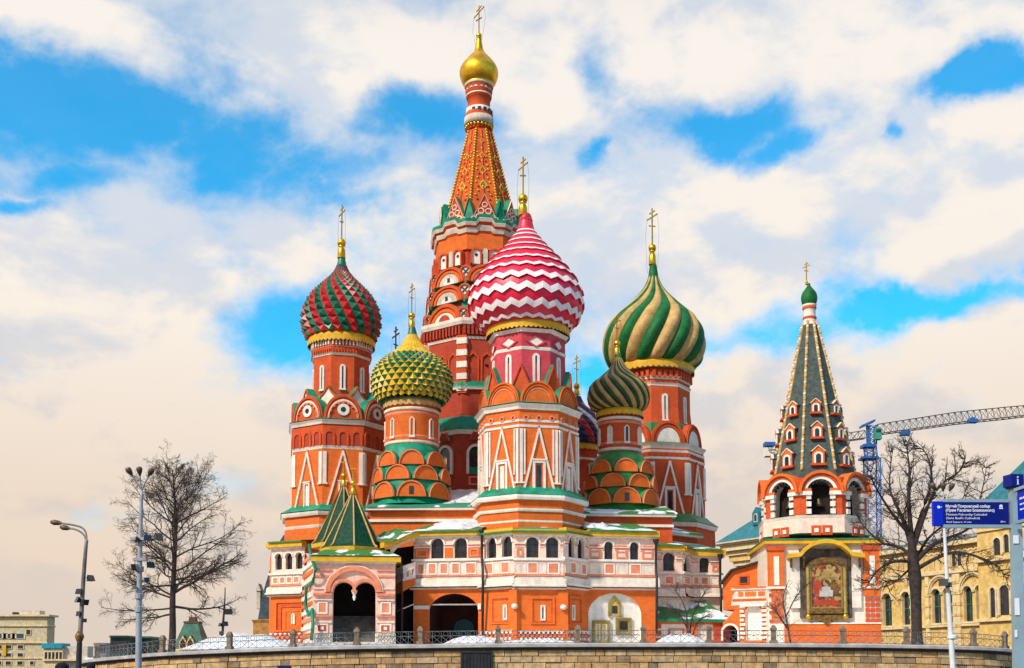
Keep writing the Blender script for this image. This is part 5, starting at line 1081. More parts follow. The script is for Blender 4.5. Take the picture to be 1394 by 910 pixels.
# ---- roofs
roof_strip([SA], 92, 722.5, 6, 1.5, GSNOW); roof_strip([SBl, SBf, SBr], 91, 726, 4.2, 1.0, TSNOW); roof_strip([SC_], 93, 722.5, 6, 1.5, GSNOW)
roof_strip([SD], 98, 742.5, 6, 1.2, GSNOW); roof_strip([SDs, SE], 100.5, 748.5, 7, 1.3, GSNOW); roof_strip([SL], 100, 737.5, 7, 1.0, TSNOW)
# snow lying on the roof of the middle bay
def snow_patch(c0, c1, c2, c3, n=14, m=5, h=.28, seed=0, name='snow'):
    mb = MB(); rnd = random.Random(seed); V = []
    for i in range(n + 1):
        for j in range(m + 1):
            a, b = i / n, j / m; p = (Vector(c0) * (1 - a) + Vector(c1) * a) * (1 - b) + (Vector(c3) * (1 - a) + Vector(c2) * a) * b
            e = min(a, 1 - a, b, 1 - b); p.z += h * min(1, e * 5) * (1 + .4 * rnd.uniform(-1, 1)) + .02
            if e == 0: p.x += rnd.uniform(-.25, .25); p.z -= .02
            V.append(tuple(p))
    mb.add(V, [(i * (m + 1) + j, (i + 1) * (m + 1) + j, (i + 1) * (m + 1) + j + 1, i * (m + 1) + j + 1) for i in range(n) for j in range(m)], SNOW, True); return mb
z = WZ(722, 92)
later('roof_snow', snow_patch(SA.fr.P(SA.u(580), .1, z + .12), SA.fr.P(SA.u(636), .2, z + .1), SA.fr.P(SA.u(655), -5.5, z + 1.45), SA.fr.P(SA.u(575), -5.5, z + 1.45), seed=1))
later('roof_snow', snow_patch(SC_.fr.P(.2, -.6, z + .3), SC_.fr.P(SC_.u(835), -1.2, z + .4), SC_.fr.P(SC_.u(845), -4, z + 1.1), SC_.fr.P(.2, -5, z + 1.2), seed=2))
# ---- podium behind the gallery
def podium(S, yt, yb, Yr, back, roofM, y_edge, wall=ORANGE):
    GAL.box(S.fr, 0, S.len, WZ(892, Yr), WZ(y_edge, Yr), -back, 0, wall)
    mb = MB(); zt, ze = WZ(yt, Yr), WZ(y_edge, Yr); P = S.fr.P
    mb.box(S.fr, -.3, S.len + .3, ze - .28, ze + .05, -.4, .5, WHITE); mb.box(S.fr, -.1, S.len + .1, WZ(yb, Yr) - .12, WZ(yb, Yr) + .12, -.1, .18, WHITE); later('cornice', mb)
    mb = MB(); mb.quad(P(-.35, .6, ze + .06), P(S.len + .35, .6, ze + .06), P(S.len, -3.2, zt + .55), P(0, -3.2, zt + .55), roofM); mb.quad(P(-.35, .6, ze + .06), P(S.len + .35, .6, ze + .06), P(S.len + .35, .6, ze - .06), P(-.35, .6, ze - .06), roofM); mb.quad(P(0, -3.2, zt + .55), P(S.len, -3.2, zt + .55), P(S.len, -14, zt + 1.6), P(0, -14, zt + 1.6), GSNOW)
    later('roof', mb)
podium(Seg(503, 97.4, 664, 97), 684, 709, 97.2, 16, TSNOW, 691)
podium(Seg(790, 99.4, 916, 100), 690, 716, 99.7, 14, GSNOW, 700, BRICK)
podium(Seg(862, 100.5, 950, 106), 716, 738, 103, 10, GSNOW, 724, BRICK)
z0 = WZ(689, 98)
later('roof_snow', snow_patch(W(605, 686, 99), W(668, 684, 99), W(668, 666, 106), W(596, 668, 106), seed=3, h=.2))
# ---- sloping stair gallery
ST = Seg(519, 90.5, 566, 92.2); fr = ST.fr; Z = lambda y: WZ(y, 91.5); u = ST.u
mb = MB(); eave = [(u(519), Z(741)), (u(536), Z(737)), (u(550), Z(729)), (u(566), Z(724))]; low = [(u(519), Z(748)), (u(536), Z(744)), (u(550), Z(736)), (u(566), Z(731))]
mb.slab(fr, low + eave[::-1], -.3, .45, YELLOW); later('eave', mb)
mb = MB(); P = fr.P
for (a, za), (b, zb) in zip(eave, eave[1:]): mb.quad(P(a, .55, za + .03), P(b, .55, zb + .03), P(b, -4, zb + .8), P(a, -4, za + .55), GSNOW)
later('roof', mb)
arch = [(u(531), Z(762)), (u(534), Z(755)), (u(541), Z(746)), (u(550), Z(740)), (u(558), Z(736.5)), (u(565), Z(735))]
for (a, za), (b, zb) in zip(arch, arch[1:]):
    top = lambda x: [l[1] + (r[1] - l[1]) * (x - l[0]) / (r[0] - l[0]) for l, r in zip(low, low[1:]) if l[0] - 1e-6 <= x <= r[0] + 1e-6][0]
    GAL.quad(P(a, 0, za), P(b, 0, zb), P(b, 0, top(b)), P(a, 0, top(a)), PINK); GAL.quad(P(a, 0, za), P(b, 0, zb), P(b, -.5, zb), P(a, -.5, za), WHITE)
GAL.quad(P(0, -2.5, Z(892)), P(ST.len + 2.4, -2.5, Z(892)), P(ST.len + 2.4, -2.5, Z(733)), P(0, -2.5, Z(750)), DARK)  # dark sheet put in for the shade behind the stair openings
GAL.slab(fr, [(u(519), Z(800)), (u(566), Z(786)), (u(566), Z(764)), (u(519), Z(782))], -.5, 0, PINK)
GAL.slab(fr, [(u(519), Z(819)), (u(545), Z(808)), (u(566), Z(795)), (u(566), Z(786)), (u(519), Z(800))], -.5, -.06, ORANGE)
for q in range(4):
    a = 537 + q * 7; mb = MB(); k = lambda x, y: (u(x), Z(y - (x - 537) * .46))
    mb.ring(fr, [k(a, 799 - 3), k(a, 783), k(a + 6, 783), k(a + 6, 796)], [k(a + 1.3, 793), k(a + 1.3, 785.5), k(a + 4.7, 785.5), k(a + 4.7, 793)], -.05, .1, WHITE, True); mb.slab(fr, [k(a + 1.3, 793), k(a + 1.3, 785.5), k(a + 4.7, 785.5), k(a + 4.7, 793)], -.05, .03, SALMON); later('panel', mb)
mb = MB(); mb.tube([P(u(536), -.2, Z(835)), P(u(565), -.2, Z(822))], .05, 5, CREAM); later('tie_rod', mb)
cath_gallery = GAL.build('gallery', CATH); cath_gallery['label'] = 'two storey arcaded gallery with pink and white parapet over orange walls'
for nm, mb in GALPARTS: mb.build(nm, cath_gallery)
# ------------------------------------------------------------------ porch with its two green tents
GAL = MB(); GALPARTS = []; PORCHP = mat('porch_rose_plaster', (.84, .53, .41), .8, var=.14, streak=.3, bump=.15, scale=2.5); STEPS = mat('worn_steps', (.16, .145, .13), .9, var=.3)
SP = Seg(426, 88, 538, 88.6); Z = lambda y: WZ(y, 88); u = SP.u; fr = SP.fr; P = fr.P
def arcpts(pc, pr, ys, yt, n=10): return [(u(pc) - (u(pc + pr) - u(pc)) * cos(pi * i / n), Z(ys) + (Z(yt) - Z(ys)) * sin(pi * i / n)) for i in range(n + 1)]
o = [(u(453), Z(874))] + arcpts(467.5, 14.2, 806, 792) + arcpts(497, 14.4, 806, 792) + [(u(512), Z(874))]
opening(GAL, fr, 0, SP.len, Z(892), Z(765), o, .9, PORCHP, PORCHP)
pw = WX(538, 88); 
for a, b in (((SP.fr.P(0, 0, 0)), (WX(414, 95), 95)), ((SP.fr.P(SP.len, 0, 0)), (WX(541, 93), 93))):
    q = [(a[0], a[1], Z(892)), (b[0], b[1], Z(892)), (b[0], b[1], Z(765)), (a[0], a[1], Z(765))]; GAL.quad(*q, PINK); GAL.quad(*[(x + (.5 if b[0] < a[0] else -.5), y + .3, z_) for x, y, z_ in q], DKRED)
GAL.quad(P(.3, -5, Z(892)), P(SP.len, -5, Z(892)), P(SP.len, -5, Z(765)), P(.3, -5, Z(765)), DARK); GAL.quad(P(0, 0, Z(766)), P(SP.len, 0, Z(766)), P(SP.len, -6, Z(766)), P(0, -6, Z(766)), DARK)
for i in range(9): GAL.box(fr, u(450), u(515), Z(892), Z(872 - i * 4.6), -1.6 - i * .38, -1.2 - i * .38, STEPS)
mb = MB(); mb.ring(fr, arcpts(482, 38, 806, 771, 20), arcpts(482, 32, 806, 777, 20), -.05, .28, SALMON); mb.ring(fr, arcpts(482, 40, 806, 769, 20), arcpts(482, 38.2, 806, 770.8, 20), -.05, .2, PINK); later('arch_moulding', mb)
for pc in (467.5, 497): mb = MB(); mb.ring(fr, arcpts(pc, 17.5, 806, 787.5), arcpts(pc, 14.3, 806, 792), -.05, .22, SALMON); later('arch_moulding', mb)
mb = MB(); mb.lathe(*SP.fr.P(u(482.2), -.35, 0)[:2], [(.05, Z(817)), (.16, Z(812)), (.1, Z(810)), (.22, Z(806)), (.26, Z(803))], 10, WHITE, 0, True); later('pendant', mb)
for a, b in ((427, 452), (513, 537.5)):
    A, B = u(a), u(b)
    for y, h, d_ in ((775, 2, .15), (783, 2.5, .1), (800, 2, .12), (808, 3, .28), (816, 1.6, .2), (838, 2, .22), (846, 2, .14)): mb = MB(); mb.box(fr, A, B, Z(y + h), Z(y), -.05, d_, PINK if y not in (775, 783, 808, 838) else SALMON); later('string_course', mb)
    for (y0, y1, c, w_) in ((836, 819, SALMON, 7), (862, 849, BRICK, 8)):
        m = (a + b) / 2; frame_panel(SP, m - w_, m + w_, y0, y1, 88, WHITE, c, 'panel', .13)
    mb = MB(); m = u((a + b) / 2); zc = Z(855.5); mb.slab(fr, rect(m - .13, m + .13, zc - .13, zc + .13), 0, .1, WHITE); later('boss', mb)
    mb = MB()
    for r_ in range(4):
        for i in range(6):
            w_ = (B - A) / 6; x = A + w_ * (i + .5 * (r_ % 2)); mb.box(fr, x, min(B, x + w_ * .5), Z(874.5 - r_ * 3), Z(871.8 - r_ * 3), -.05, .22, GREYST if r_ % 2 else WHITE)
    mb.box(fr, A - .1, B + .1, Z(892), Z(863), -.05, .12, CREAM); later('plinth', mb)
mb = MB()
for i in range(14):       # carved spandrel studs
    x = SP.len * (i + .5) / 14; mb.box(fr, x - .1, x + .1, Z(770), Z(767), -.05, .1, GREYST)
mb.box(fr, 0, SP.len, Z(767.3), Z(766.6), -.05, .06, PINK)
later('dentil_course', mb)
mb = MB(); mb.box(fr, -.15, SP.len + .45, Z(765), Z(758), -5, .45, YELLOW); mb.box(fr, 0, SP.len + .1, Z(767), Z(764.9), -.2, .25, WHITE); later('eave', mb)
mb = MB(); cu, cd = SP.len * .5, -3.6; base = [P(-.25, .55, Z(757)), P(SP.len + .35, .55, Z(757)), P(SP.len + .3, -7, Z(757)), P(-.25, -7, Z(757))]; topq = [P(cu - 2.4, cd + 2.4, Z(746)), P(cu + 2.4, cd + 2.4, Z(746)), P(cu + 2.4, cd - 2.4, Z(746)), P(cu - 2.4, cd - 2.4, Z(746))]
for i in range(4): mb.quad(base[i], base[(i + 1) % 4], topq[(i + 1) % 4], topq[i], GSNOW)
later('roof', mb)
# left flank: stepped blocks and the zigzag rain pipe
SF = Seg(412, 95, 426, 88)
for i in range(11):
    y = 758 + i * 10.5; mb = MB(); mb.box(SF.fr, .1, SF.len - .05, WZ(y + 5, 91), WZ(y, 91), -.05, .05 + .05 * (i % 2), (SALMON, WHITE, ORANGE, CREAM)[i % 4]); later('string_course', mb)
mb = MB(); pts = [(421, 742, 89), (424, 760, 88.4), (430, 775, 87.6), (426, 792, 88), (417, 800, 90), (416, 825, 90.5), (420, 838, 89.2), (425, 830, 88.2), (426, 850, 87.6), (424, 872, 87.6)]
mb.tube([W(a, b, c - .3) for a, b, c in pts], .14, 8, TEAL); later('drainpipe', mb)
porch = GAL.build('porch', CATH); porch['label'] = 'projecting entrance porch with twin arches, hanging pendant and two dark green tent roofs'
for nm, mb in GALPARTS: mb.build(nm, porch)
def tent(px, Y, ya, yb, hw, n=8, rot=.2):
    s = SCL(yb, Y); cx = WX(px, Y, yb); r = hw * s; za, zb = WZ(ya, Y), WZ(yb, Y); mb = MB(); P = [(r * 1.06, zb), (r * .93, zb + (za - zb) * .06), (.10, za)]
    mb.lathe(cx, Y, P, n, TILE, rot); 
    o = mb.build('tent_roof', porch)
    for k in range(n):
        a = rot + 2 * pi * k / n; mb = MB(); mb.tube([pol(cx, Y, q[0] + .03, a, q[1]) for q in P], [.10, .09, .06], 5, D_TAN); mb.build('rib', porch)
    mb = MB(); mb.lathe(cx, Y, [(r * 1.08, zb - .35), (r * 1.1, zb - .02), (r * 1.02, zb + .02)], n, YELLOW, rot); mb.build('valance', porch)
    mb = MB(); mb.lathe(cx, Y, [(.28, za - .1), (.2, za + .35), (.09, za + .6)], 10, GOLD, 0, True); mb.ball((cx, Y, za + .85), .27, GOLD); f2 = Fr((cx, Y, 0), (1, 0, 0), (0, -1, 0))
    mb.lathe(cx, Y, [(.09, za + 1.05), (.03, za + 2.6)], 8, GOLD, 0, True); mb.box(f2, -.3, .3, za + 2.05, za + 2.12, -.04, .04, GOLD); mb.build('cross', porch)
tent(480, 92, 672, 748, 40.5); tent(467, 97, 661, 742, 39)
# ------------------------------------------------------------------ bell tower
BELL = empty('bell_tower', (WX(1110, 95), 95, WZ(872, 94)), 'octagonal bell tower with dark slate tent roof and a gilded icon case on its front', 'bell tower')
SLATE = mat('slate', (.058, .078, .068), .65, var=.35, scale=3, spec=.4)
T = Tower(1107, 95, -7, 'arched belfry', 690)
def bpart(name, mb): return mb.build(name, BELL)
T.part = bpart
class _B: pass
T.root = BELL
mb = MB(); T.oct(mb, [(716, 72), (710, 70), (709, 53), (655, 50)], DARK); bpart('belfry_shade_core', mb)  # added dark solid, stands for the shade inside the arches
ap = T.ap(69, 690); fw = ap * tan(pi / 8); s = SCL(690, T.Y - ap); mb = MB()
for a in T.facets(0, 8, range(8)):
    mb.panel(T.fr(a, ap), -fw, fw, T.zf(712, ap), T.zf(650, ap), 0, 37 * s, T.zf(711, ap), T.zf(671, ap), 1.1, BRICK, CREAM, None)
belfry = bpart('belfry', mb)
T.part = lambda name, mb: mb.build(name, belfry)
for a in T.facets():
    fr = T.fr(a, ap); mb = MB(); zs = T.zf(671, ap)
    for k0, k1, M, d in ((22.5, 18.6, WHITE, .16), (26, 22.7, BRICK, .24), (30, 26.2, ORANGE, .42)):
        mb.ring(fr, outline(0, 2 * k0 * s, zs, zs + .01, k0 * s, 'round', 18), outline(0, 2 * k1 * s, zs, zs + .01, k1 * s, 'round', 18), -.8, d, M)
    for q in range(9): t = pi * (q + .5) / 9; x, zz = -cos(t) * 16.4 * s, zs + sin(t) * 16.4 * s; mb.box(fr, x - .09, x + .09, zz - .09, zz + .09, -.3, .05, IRON)
    T.part('arch_moulding', mb)
    mb = MB(); mb.lathe(*fr.P(0, -1.0, 0)[:2], [(.46, T.zf(688, ap)), (.36, T.zf(684, ap)), (.25, T.zf(678, ap)), (.1, T.zf(675, ap))], 12, mat('bell_bronze', (.16, .13, .07), .45, .9), 0, True); T.part('bell', mb)
for a in T.facets(.5, 8, (-3, -2, -1, 0, 1, 2)):
    mb = MB()
    for sg in (-1, 1):
        f2 = T.fr(a + sg * pi / 8, ap); c = -sg * fw
        for y in (676, 686, 696, 706): mb.box(f2, *sorted((c + sg * .55, c + sg * .95)), T.zf(y + 3.6, ap), T.zf(y - 3.2, ap), -.1, .14, WHITE)
        mb.box(f2, *sorted((c, c + sg * 1.0)), T.zf(674, ap), T.zf(669, ap), -.1, .26, WHITE); mb.box(f2, *sorted((c, c + sg * .98)), T.zf(669, ap), T.zf(665, ap), -.1, .18, ORANGE)
    T.part('pilaster', mb)
# parapet
mb = MB(); T.oct(mb, [(734, 74), (712, 73.5), (711, 68)], PINK); par = T.part('parapet', mb)
ap3 = T.ap(73.8, 722); f3 = ap3 * tan(pi / 8)
for a in T.facets():
    for q in (-.24, .24):
        mb = MB(); fr = T.fr(a, ap3); uu = q * f3; zc = T.zf(722, ap3); k = .40; mb.box(fr, uu - k, uu + k, zc - k, zc + k, -.1, .06, BRICK); mb.box(fr, uu - .17, uu + .17, zc - .17, zc + .17, 0, .12, WHITE); T.part('panel', mb)
ledge(T, 714, 74, 711, 74.5, WHITE, lip=1)
# tent roof with ribs and dormers
mb = MB(); T.oct(mb, [(668, 58.9), (440, 9.5)], SLATE); tr = bpart('tent_roof', mb); T.part = lambda name, mb: mb.build(name, tr)
for a in T.facets(.5, 8, (-3, -2, -1, 0, 1, 2)):
    mb = MB(); r0, r1 = T.R(54.5, 648), T.R(9.5, 440)
    mb.tube([pol(T.cx, T.cy, r0, a, T.z(648)), pol(T.cx, T.cy, r1, a, T.z(440))], .12, 6, D_TAN)
    for q in range(26): f = q / 26; mb.ball(pol(T.cx, T.cy, r0 + (r1 - r0) * f + .04, a, T.z(648) + (T.z(440) - T.z(648)) * f), .14, CREAM if q % 2 else D_TAN, 6)
    T.part('rib', mb)
for yb, w_, h_ in ((632, 16.5, 27), (596, 14.5, 24), (562, 12.5, 20.5)):
    hw = 9.5 + (yb + 9 - 440) * .2165; ap = T.ap(hw, yb); s = SCL(yb, T.Y - ap)
    for a in T.facets():
        fr = T.fr(a, ap + .12); z0 = T.zf(yb + 1, ap); mb = MB(); w, h = w_ * s, h_ * s
        mb.slab(fr, [(-w / 2, z0), (w / 2, z0), (w / 2, z0 + h * .66), (w * .62, z0 + h * .66), (0, z0 + h), (-w * .62, z0 + h * .66), (-w / 2, z0 + h * .66)], -1.4, .12, ORANGE, SLATE)
        mb.ring(fr, outline(0, w * .74, z0 + .1, z0 + h * .46, w * .3), outline(0, w * .42, z0 + .1, z0 + h * .42, w * .2), 0, .2, WHITE); mb.slab(fr, outline(0, w * .42, z0 + .1, z0 + h * .42, w * .2), 0, .14, GLASS)
        mb.box(fr, -w * .62, w * .62, z0 - .08, z0 + .1, -.3, .24, BRICK); mb.bar(fr, -w * .58, z0 + h * .66, 0, z0 + h * .97, .07, 0, .22, PINK); mb.bar(fr, w * .58, z0 + h * .66, 0, z0 + h * .97, .07, 0, .22, PINK)
        T.part('dormer', mb)
T.part = bpart
mb = MB(); neck(mb, T.cx, T.cy, T, [(444, 10.5), (440, 10), (438, 8.5), (418, 8), (416, 10)], WHITE); bpart('drum', mb)
for y in (440, 434, 420): mb = MB(); mb.lathe(T.cx, T.cy, [(T.r(9, y), T.z(y + 1.6)), (T.r(9.6, y), T.z(y)), (T.r(9, y), T.z(y - 1.6))], 20, BRICK, 0, True); bpart('cornice', mb)
pr = Prof(T, [(416, 8.5), (411, 10.4), (406, 10.9), (400, 9.6), (395, 6.2), (390, 2.6), (386, 1.6)]); mb = MB(); mb.lathe(T.cx, T.cy, [pr.at(k / 30) for k in range(31)], 28, D_LG, 0, True); bpart('onion_dome', mb)
cross(T, 1098, 357, 384, 388, 1.9, M=GOLD, arm=.42)
# square base
SB = Seg(1045, 91.2, 1197, 90.6); Z = lambda y: WZ(y, 91); u = SB.u; fr = SB.fr; P = fr.P
mb = MB(); mb.box(fr, 0, SB.len, Z(892), Z(741), -9.5, 0, CREAM); base = bpart('base_wall', mb)
bp = lambda name, mb: mb.build(name, base)
mb = MB(); mb.box(fr, -.25, SB.len + .3, Z(741), Z(735.5), -9.6, .45, YELLOW); mb.box(fr, -.1, SB.len + .15, Z(743.5), Z(740.8), -.2, .25, GREYST); bp('eave', mb)
mb = MB(); mb.quad(P(-.3, .55, Z(735)), P(SB.len + .35, .55, Z(735)), P(SB.len - .6, -2.2, Z(729)), P(.6, -2.2, Z(729)), TSNOW); mb.box(fr, -.3, SB.len + .35, Z(735.6), Z(734), -9, .55, TEAL); bp('roof', mb)
for a, b in ((1045, 1067), (1175, 1197)):
    mb = MB(); mb.box(fr, u(a), u(b), Z(800 if a < 1100 else 812), Z(744), -.1, .28, ORANGE); mb.box(fr, u(a) - .08, u(b) + .08, Z(750), Z(744), -.1, .4, BRICK); mb.box(fr, u(a + 8), u(b - 7), Z(797), Z(758), 0, .34, WHITE); mb.box(fr, u(a) - .1, u(b) + .1, Z(802), Z(799), -.1, .42, WHITE); bp('pilaster', mb)
mb = MB(); mb.box(fr, u(1066), u(1197), Z(892), Z(849), -.1, .25, ORANGE); mb.box(fr, u(1066), u(1197), Z(850), Z(848), -.1, .33, WHITE); bp('plinth', mb)
mb = MB()
for r_ in range(5):
    for c_ in range(3): a = 1176 + c_ * 7; mb.box(fr, u(a + .6), u(a + 6.4), Z(848 - r_ * 7.2), Z(842.6 - r_ * 7.2), 0, .22, BRICK)
mb.box(fr, u(1175), u(1197), Z(849), Z(811), -.1, .14, CREAM); bp('checker_pier', mb)
mb = MB()
for r_ in range(8):
    for c_ in range(3): a = 1046 + c_ * 6.6 + (3 if r_ % 2 else 0); mb.box(fr, u(a), u(min(1066, a + 5.6)), Z(848 - r_ * 5.9), Z(843.6 - r_ * 5.9), 0, .26, ORANGE if (r_ + c_) % 3 else BRICK)
mb.box(fr, u(1045), u(1066.5), Z(892), Z(801), -.1, .16, WHITE); bp('checker_pier', mb)
# icon case
BROWN = mat('aged_gilt_wood', (.20, .105, .025), .5, .2, var=.5, scale=4)
kiot = empty('icon_case', P(u(1122), .3, Z(840)), parent=BELL)
mb = MB(); mb.box(fr, u(1074), u(1094), Z(828), Z(752), -.1, .3, CREAM); mb.box(fr, u(1152), u(1171), Z(828), Z(752), -.1, .3, CREAM); mb.box(fr, u(1088), u(1158), Z(842), Z(748), -.1, .31, mat('canopy_shade_plaster', (.10, .08, .065), .9, var=.5)); mb.build('recess', kiot)  # dark slab: the canopy's shadow painted into the plaster colour
cv = [(1071, 757), (1088, 755), (1094, 748), (1102, 742), (1112, 738.5), (1122, 737.5), (1132, 738.5), (1142, 742), (1150, 748), (1156, 755), (1173, 757)]
mb = MB(); top = [(u(x), Z(y - 1)) for x, y in cv]; bot = [(u(x), Z(y + 4.5)) for x, y in cv]
for i in range(len(cv) - 1): mb.slab(fr, [bot[i], bot[i + 1], top[i + 1], top[i]], -.1, 1.25, YELLOW)
mb.build('canopy', kiot)
for x in (1076, 1093, 1153, 1169):
    mb = MB(); mb.tube([P(u(x), .75 if x in (1093, 1153) else .4, Z(758)), P(u(x), .5, Z(774))], .10, 6, BROWN); mb.build('bracket', kiot)
oo = outline(u(1123), u(1151) - u(1095), Z(836), Z(776), Z(760) - Z(776), 'round', 16); ii = outline(u(1123), u(1145) - u(1101), Z(829), Z(777), Z(766) - Z(777), 'round', 16)
mb = MB(); mb.ring(fr, oo, ii, .05, .55, BROWN, True, BROWN); mb.ring(fr, ii, outline(u(1123), u(1143) - u(1103), Z(827), Z(777), Z(767.5) - Z(777), 'round', 16), .05, .46, OCH, True)
for x in (1098, 1148): mb.tube([P(u(x), .5, Z(836)), P(u(x), .52, Z(774))], .13, 8, OCH); mb.ball(P(u(x), .5, Z(840)), .25, GOLD)
mb.slab(fr, [(u(1093), Z(838)), (u(1153), Z(838)), (u(1150), Z(843)), (u(1132), Z(845)), (u(1123), Z(851)), (u(1114), Z(845)), (u(1096), Z(843))], .05, .42, BROWN); mb.build('frame', kiot)
def icon_mat():
    M = bpy.data.materials.new('painted_panel'); M.use_nodes = True; nt = M.node_tree; N = nt.nodes; L = nt.links; b = N['Principled BSDF']; b.inputs['Roughness'].default_value = .35
    tc = N.new('ShaderNodeTexCoord'); v = N.new('ShaderNodeTexVoronoi'); v.inputs['Scale'].default_value = 3.6; v.inputs['Randomness'].default_value = .9; L.new(tc.outputs['Object'], v.inputs[0])
    sx = N.new('ShaderNodeSeparateColor'); L.new(v.outputs['Color'], sx.inputs[0]); r = N.new('ShaderNodeValToRGB'); L.new(sx.outputs[0], r.inputs[0]); r.color_ramp.interpolation = 'CONSTANT'; e = r.color_ramp.elements
    cols = [(.30, .06, .02), (.42, .24, .04), (.10, .04, .03), (.40, .09, .03), (.05, .05, .07), (.40, .27, .12), (.26, .04, .03)]
    while len(e) < len(cols): e.new(.5)
    for i, c in enumerate(cols): e[i].position = i / len(cols); e[i].color = (*c, 1)
    L.new(r.outputs[0], b.inputs['Base Color']); return M
ICON = icon_mat(); mb = MB(); mb.slab(fr, outline(u(1123), u(1143.4) - u(1102.6), Z(827.5), Z(777), Z(767) - Z(777), 'round', 16), .1, .34, ICON)
for x, y, w_, h_, M in ((1123, 806, 9, 7, COPING), (1112, 800, 5, 10, DRED), (1134, 800, 5, 10, BROWN), (1123, 821, 17, 4, DRED), (1123, 783, 6, 5, OCH), (1112, 790, 4, 4, OCH), (1134, 790, 4, 4, OCH)):
    mb.slab(fr, outline(u(x), u(x + w_) - u(x - w_), Z(y + h_), Z(y - h_ * .2), (Z(y - h_) - Z(y - h_ * .2)), 'round', 10), .18, .36, M)
mb.build('icon_panel', kiot)
# low rusticated wing and orange shed on its left
SW_ = Seg(985, 94, 1047, 92.2); Z = lambda y: WZ(y, 93); u = SW_.u; fr = SW_.fr; P = fr.P; mb = MB()
mb.panel(fr, u(1010), SW_.len, Z(892), Z(824), u(1025), u(1035.5) - u(1014), Z(872), Z(835), .35, ORANGE, WHITE, WHITE)
mb.panel(fr, 0, u(1010), Z(892), Z(846), u(993.5), u(1004) - u(983.5), Z(892), Z(861), 2.2, ORANGE, BRICK, DARK)
mb.slab(fr, [(0, Z(846)), (u(1010), Z(846)), (u(1010), Z(823)), (u(1002), Z(826)), (u(995), Z(836))], -.8, 0, ORANGE)
mb.box(fr, u(1010), SW_.len, Z(892), Z(824), -4, -.4, BRICK); mb.slab(fr, [(u(995), Z(824)), (u(1044), Z(824)), (u(1044), Z(803)), (u(1002), Z(803)), (u(997), Z(812))], -1.2, .05, PINK); mb.box(fr, u(997), u(1044), Z(818.5), Z(815.5), -1.1, .1, BRICK)
wing = bpart('side_wing', mb); wp = lambda nm, mb: mb.build(nm, wing)
for r_ in range(8):
    for a, b in ((1007, 1013), (1036.5, 1044.5)): mb = MB(); mb.box(fr, u(a), u(b + (2 if r_ % 2 else 0) - 1), Z(870 - r_ * 6), Z(866.6 - r_ * 6), -.05, .14, WHITE); wp('quoin', mb)
for a, b in ((1005, 1012), (1014, 1029), (1032, 1041)): mb = MB(); mb.box(fr, u(a), u(b), Z(812), Z(806), -.05, .1, ORANGE); wp('panel', mb)
mb = MB(); mb.box(fr, u(996), SW_.len, Z(803), Z(801), -1.2, .22, WHITE); mb.box(fr, u(1000), SW_.len, Z(801), Z(799.4), -1.2, .3, ORANGE); mb.box(fr, u(1008), SW_.len, Z(826), Z(822.5), -.2, .25, WHITE); wp('string_course', mb)
mb = MB(); mb.ring(fr, outline(u(993.5), u(1006) - u(981.5), Z(872), Z(861), (u(1006) - u(981.5)) / 2), outline(u(993.5), u(1003.5) - u(984), Z(872), Z(861), (u(1003.5) - u(984)) / 2), -.05, .18, WHITE); wp('arch_moulding', mb)
SS = Seg(984, 98, 1047, 96); Z = lambda y: WZ(y, 97); u = SS.u; fr = SS.fr; P = fr.P; mb = MB()
mb.slab(fr, [(u(984), Z(830)), (u(1047), Z(830)), (u(1047), Z(764)), (u(997), Z(777)), (u(984), Z(792))], -5, 0, ORANGE, BRICK); shed = bpart('side_shed', mb)
mb = MB()
for a, b in (((982, 794), (997, 776)), ((997, 776), (1048, 763))): mb.quad(P(u(a[0]), .4, Z(a[1])), P(u(b[0]), .4, Z(b[1])), P(u(b[0]), -5, Z(b[1])), P(u(a[0]), -5, Z(a[1])), IRON); mb.bar(fr, u(a[0]), Z(a[1]), u(b[0]), Z(b[1]), .16, -.1, .42, IRON)
mb.build('roof', shed)
mb = MB(); mb.ring(fr, rect(u(1006), u(1020), Z(795), Z(784)), rect(u(1008), u(1018), Z(794), Z(785.5)), -.05, .1, BRICK, True); mb.box(fr, u(1008), u(1018), Z(794), Z(785.5), -.05, .04, GLASS); mb.build('window', shed)
# ------------------------------------------------------------------ bare trees
def rot_about(v, axis, ang): return Matrix.Rotation(ang, 3, axis) @ v
def branch(mb, p, d, L, r, lvl, cfg, rnd):
    c = cfg[lvl]; n = c['seg']; pts = [Vector(p)]; dirs = []; dd = Vector(d).normalized()
    for i in range(n):
        dd = (dd + Vector((rnd.gauss(0, c['jit']), rnd.gauss(0, c['jit']), rnd.gauss(0, c['jit']) + c['up'] * (i + 1) / n))).normalized(); dirs.append(dd.copy()); pts.append(pts[-1] + dd * (L / n))
    tip = max(c['tip'], r * .25); rad = [r + (tip - r) * i / n for i in range(n + 1)]
    mb.tube(pts, rad, c['sides'], c['M'])
    if lvl + 1 >= len(cfg): return
    k = max(1, int(c['kids'] * rnd.uniform(.8, 1.2)))
    for q in range(k):
        t = c['start'] + (1 - c['start']) * (q + rnd.random()) / k; i = min(int(t * n), n - 1); f = t * n - i; pp = pts[i] + (pts[i + 1] - pts[i]) * f; dv = dirs[i]
        ax = dv.cross(Vector((rnd.gauss(0, 1), rnd.gauss(0, 1), rnd.gauss(0, 1)))).normalized(); nd = rot_about(dv, ax, radians(rnd.uniform(*c['ang'])))
        branch(mb, pp, nd, L * rnd.uniform(*c['ratio']) * (1 - .45 * t), min(rad[i] * .6, c['cr']), lvl + 1, cfg, rnd)
def limb(mb, pts, r0, r1, sides=7, M=None): mb.tube(pts, [r0 + (r1 - r0) * i / (len(pts) - 1) for i in range(len(pts))], sides, M or BARK)
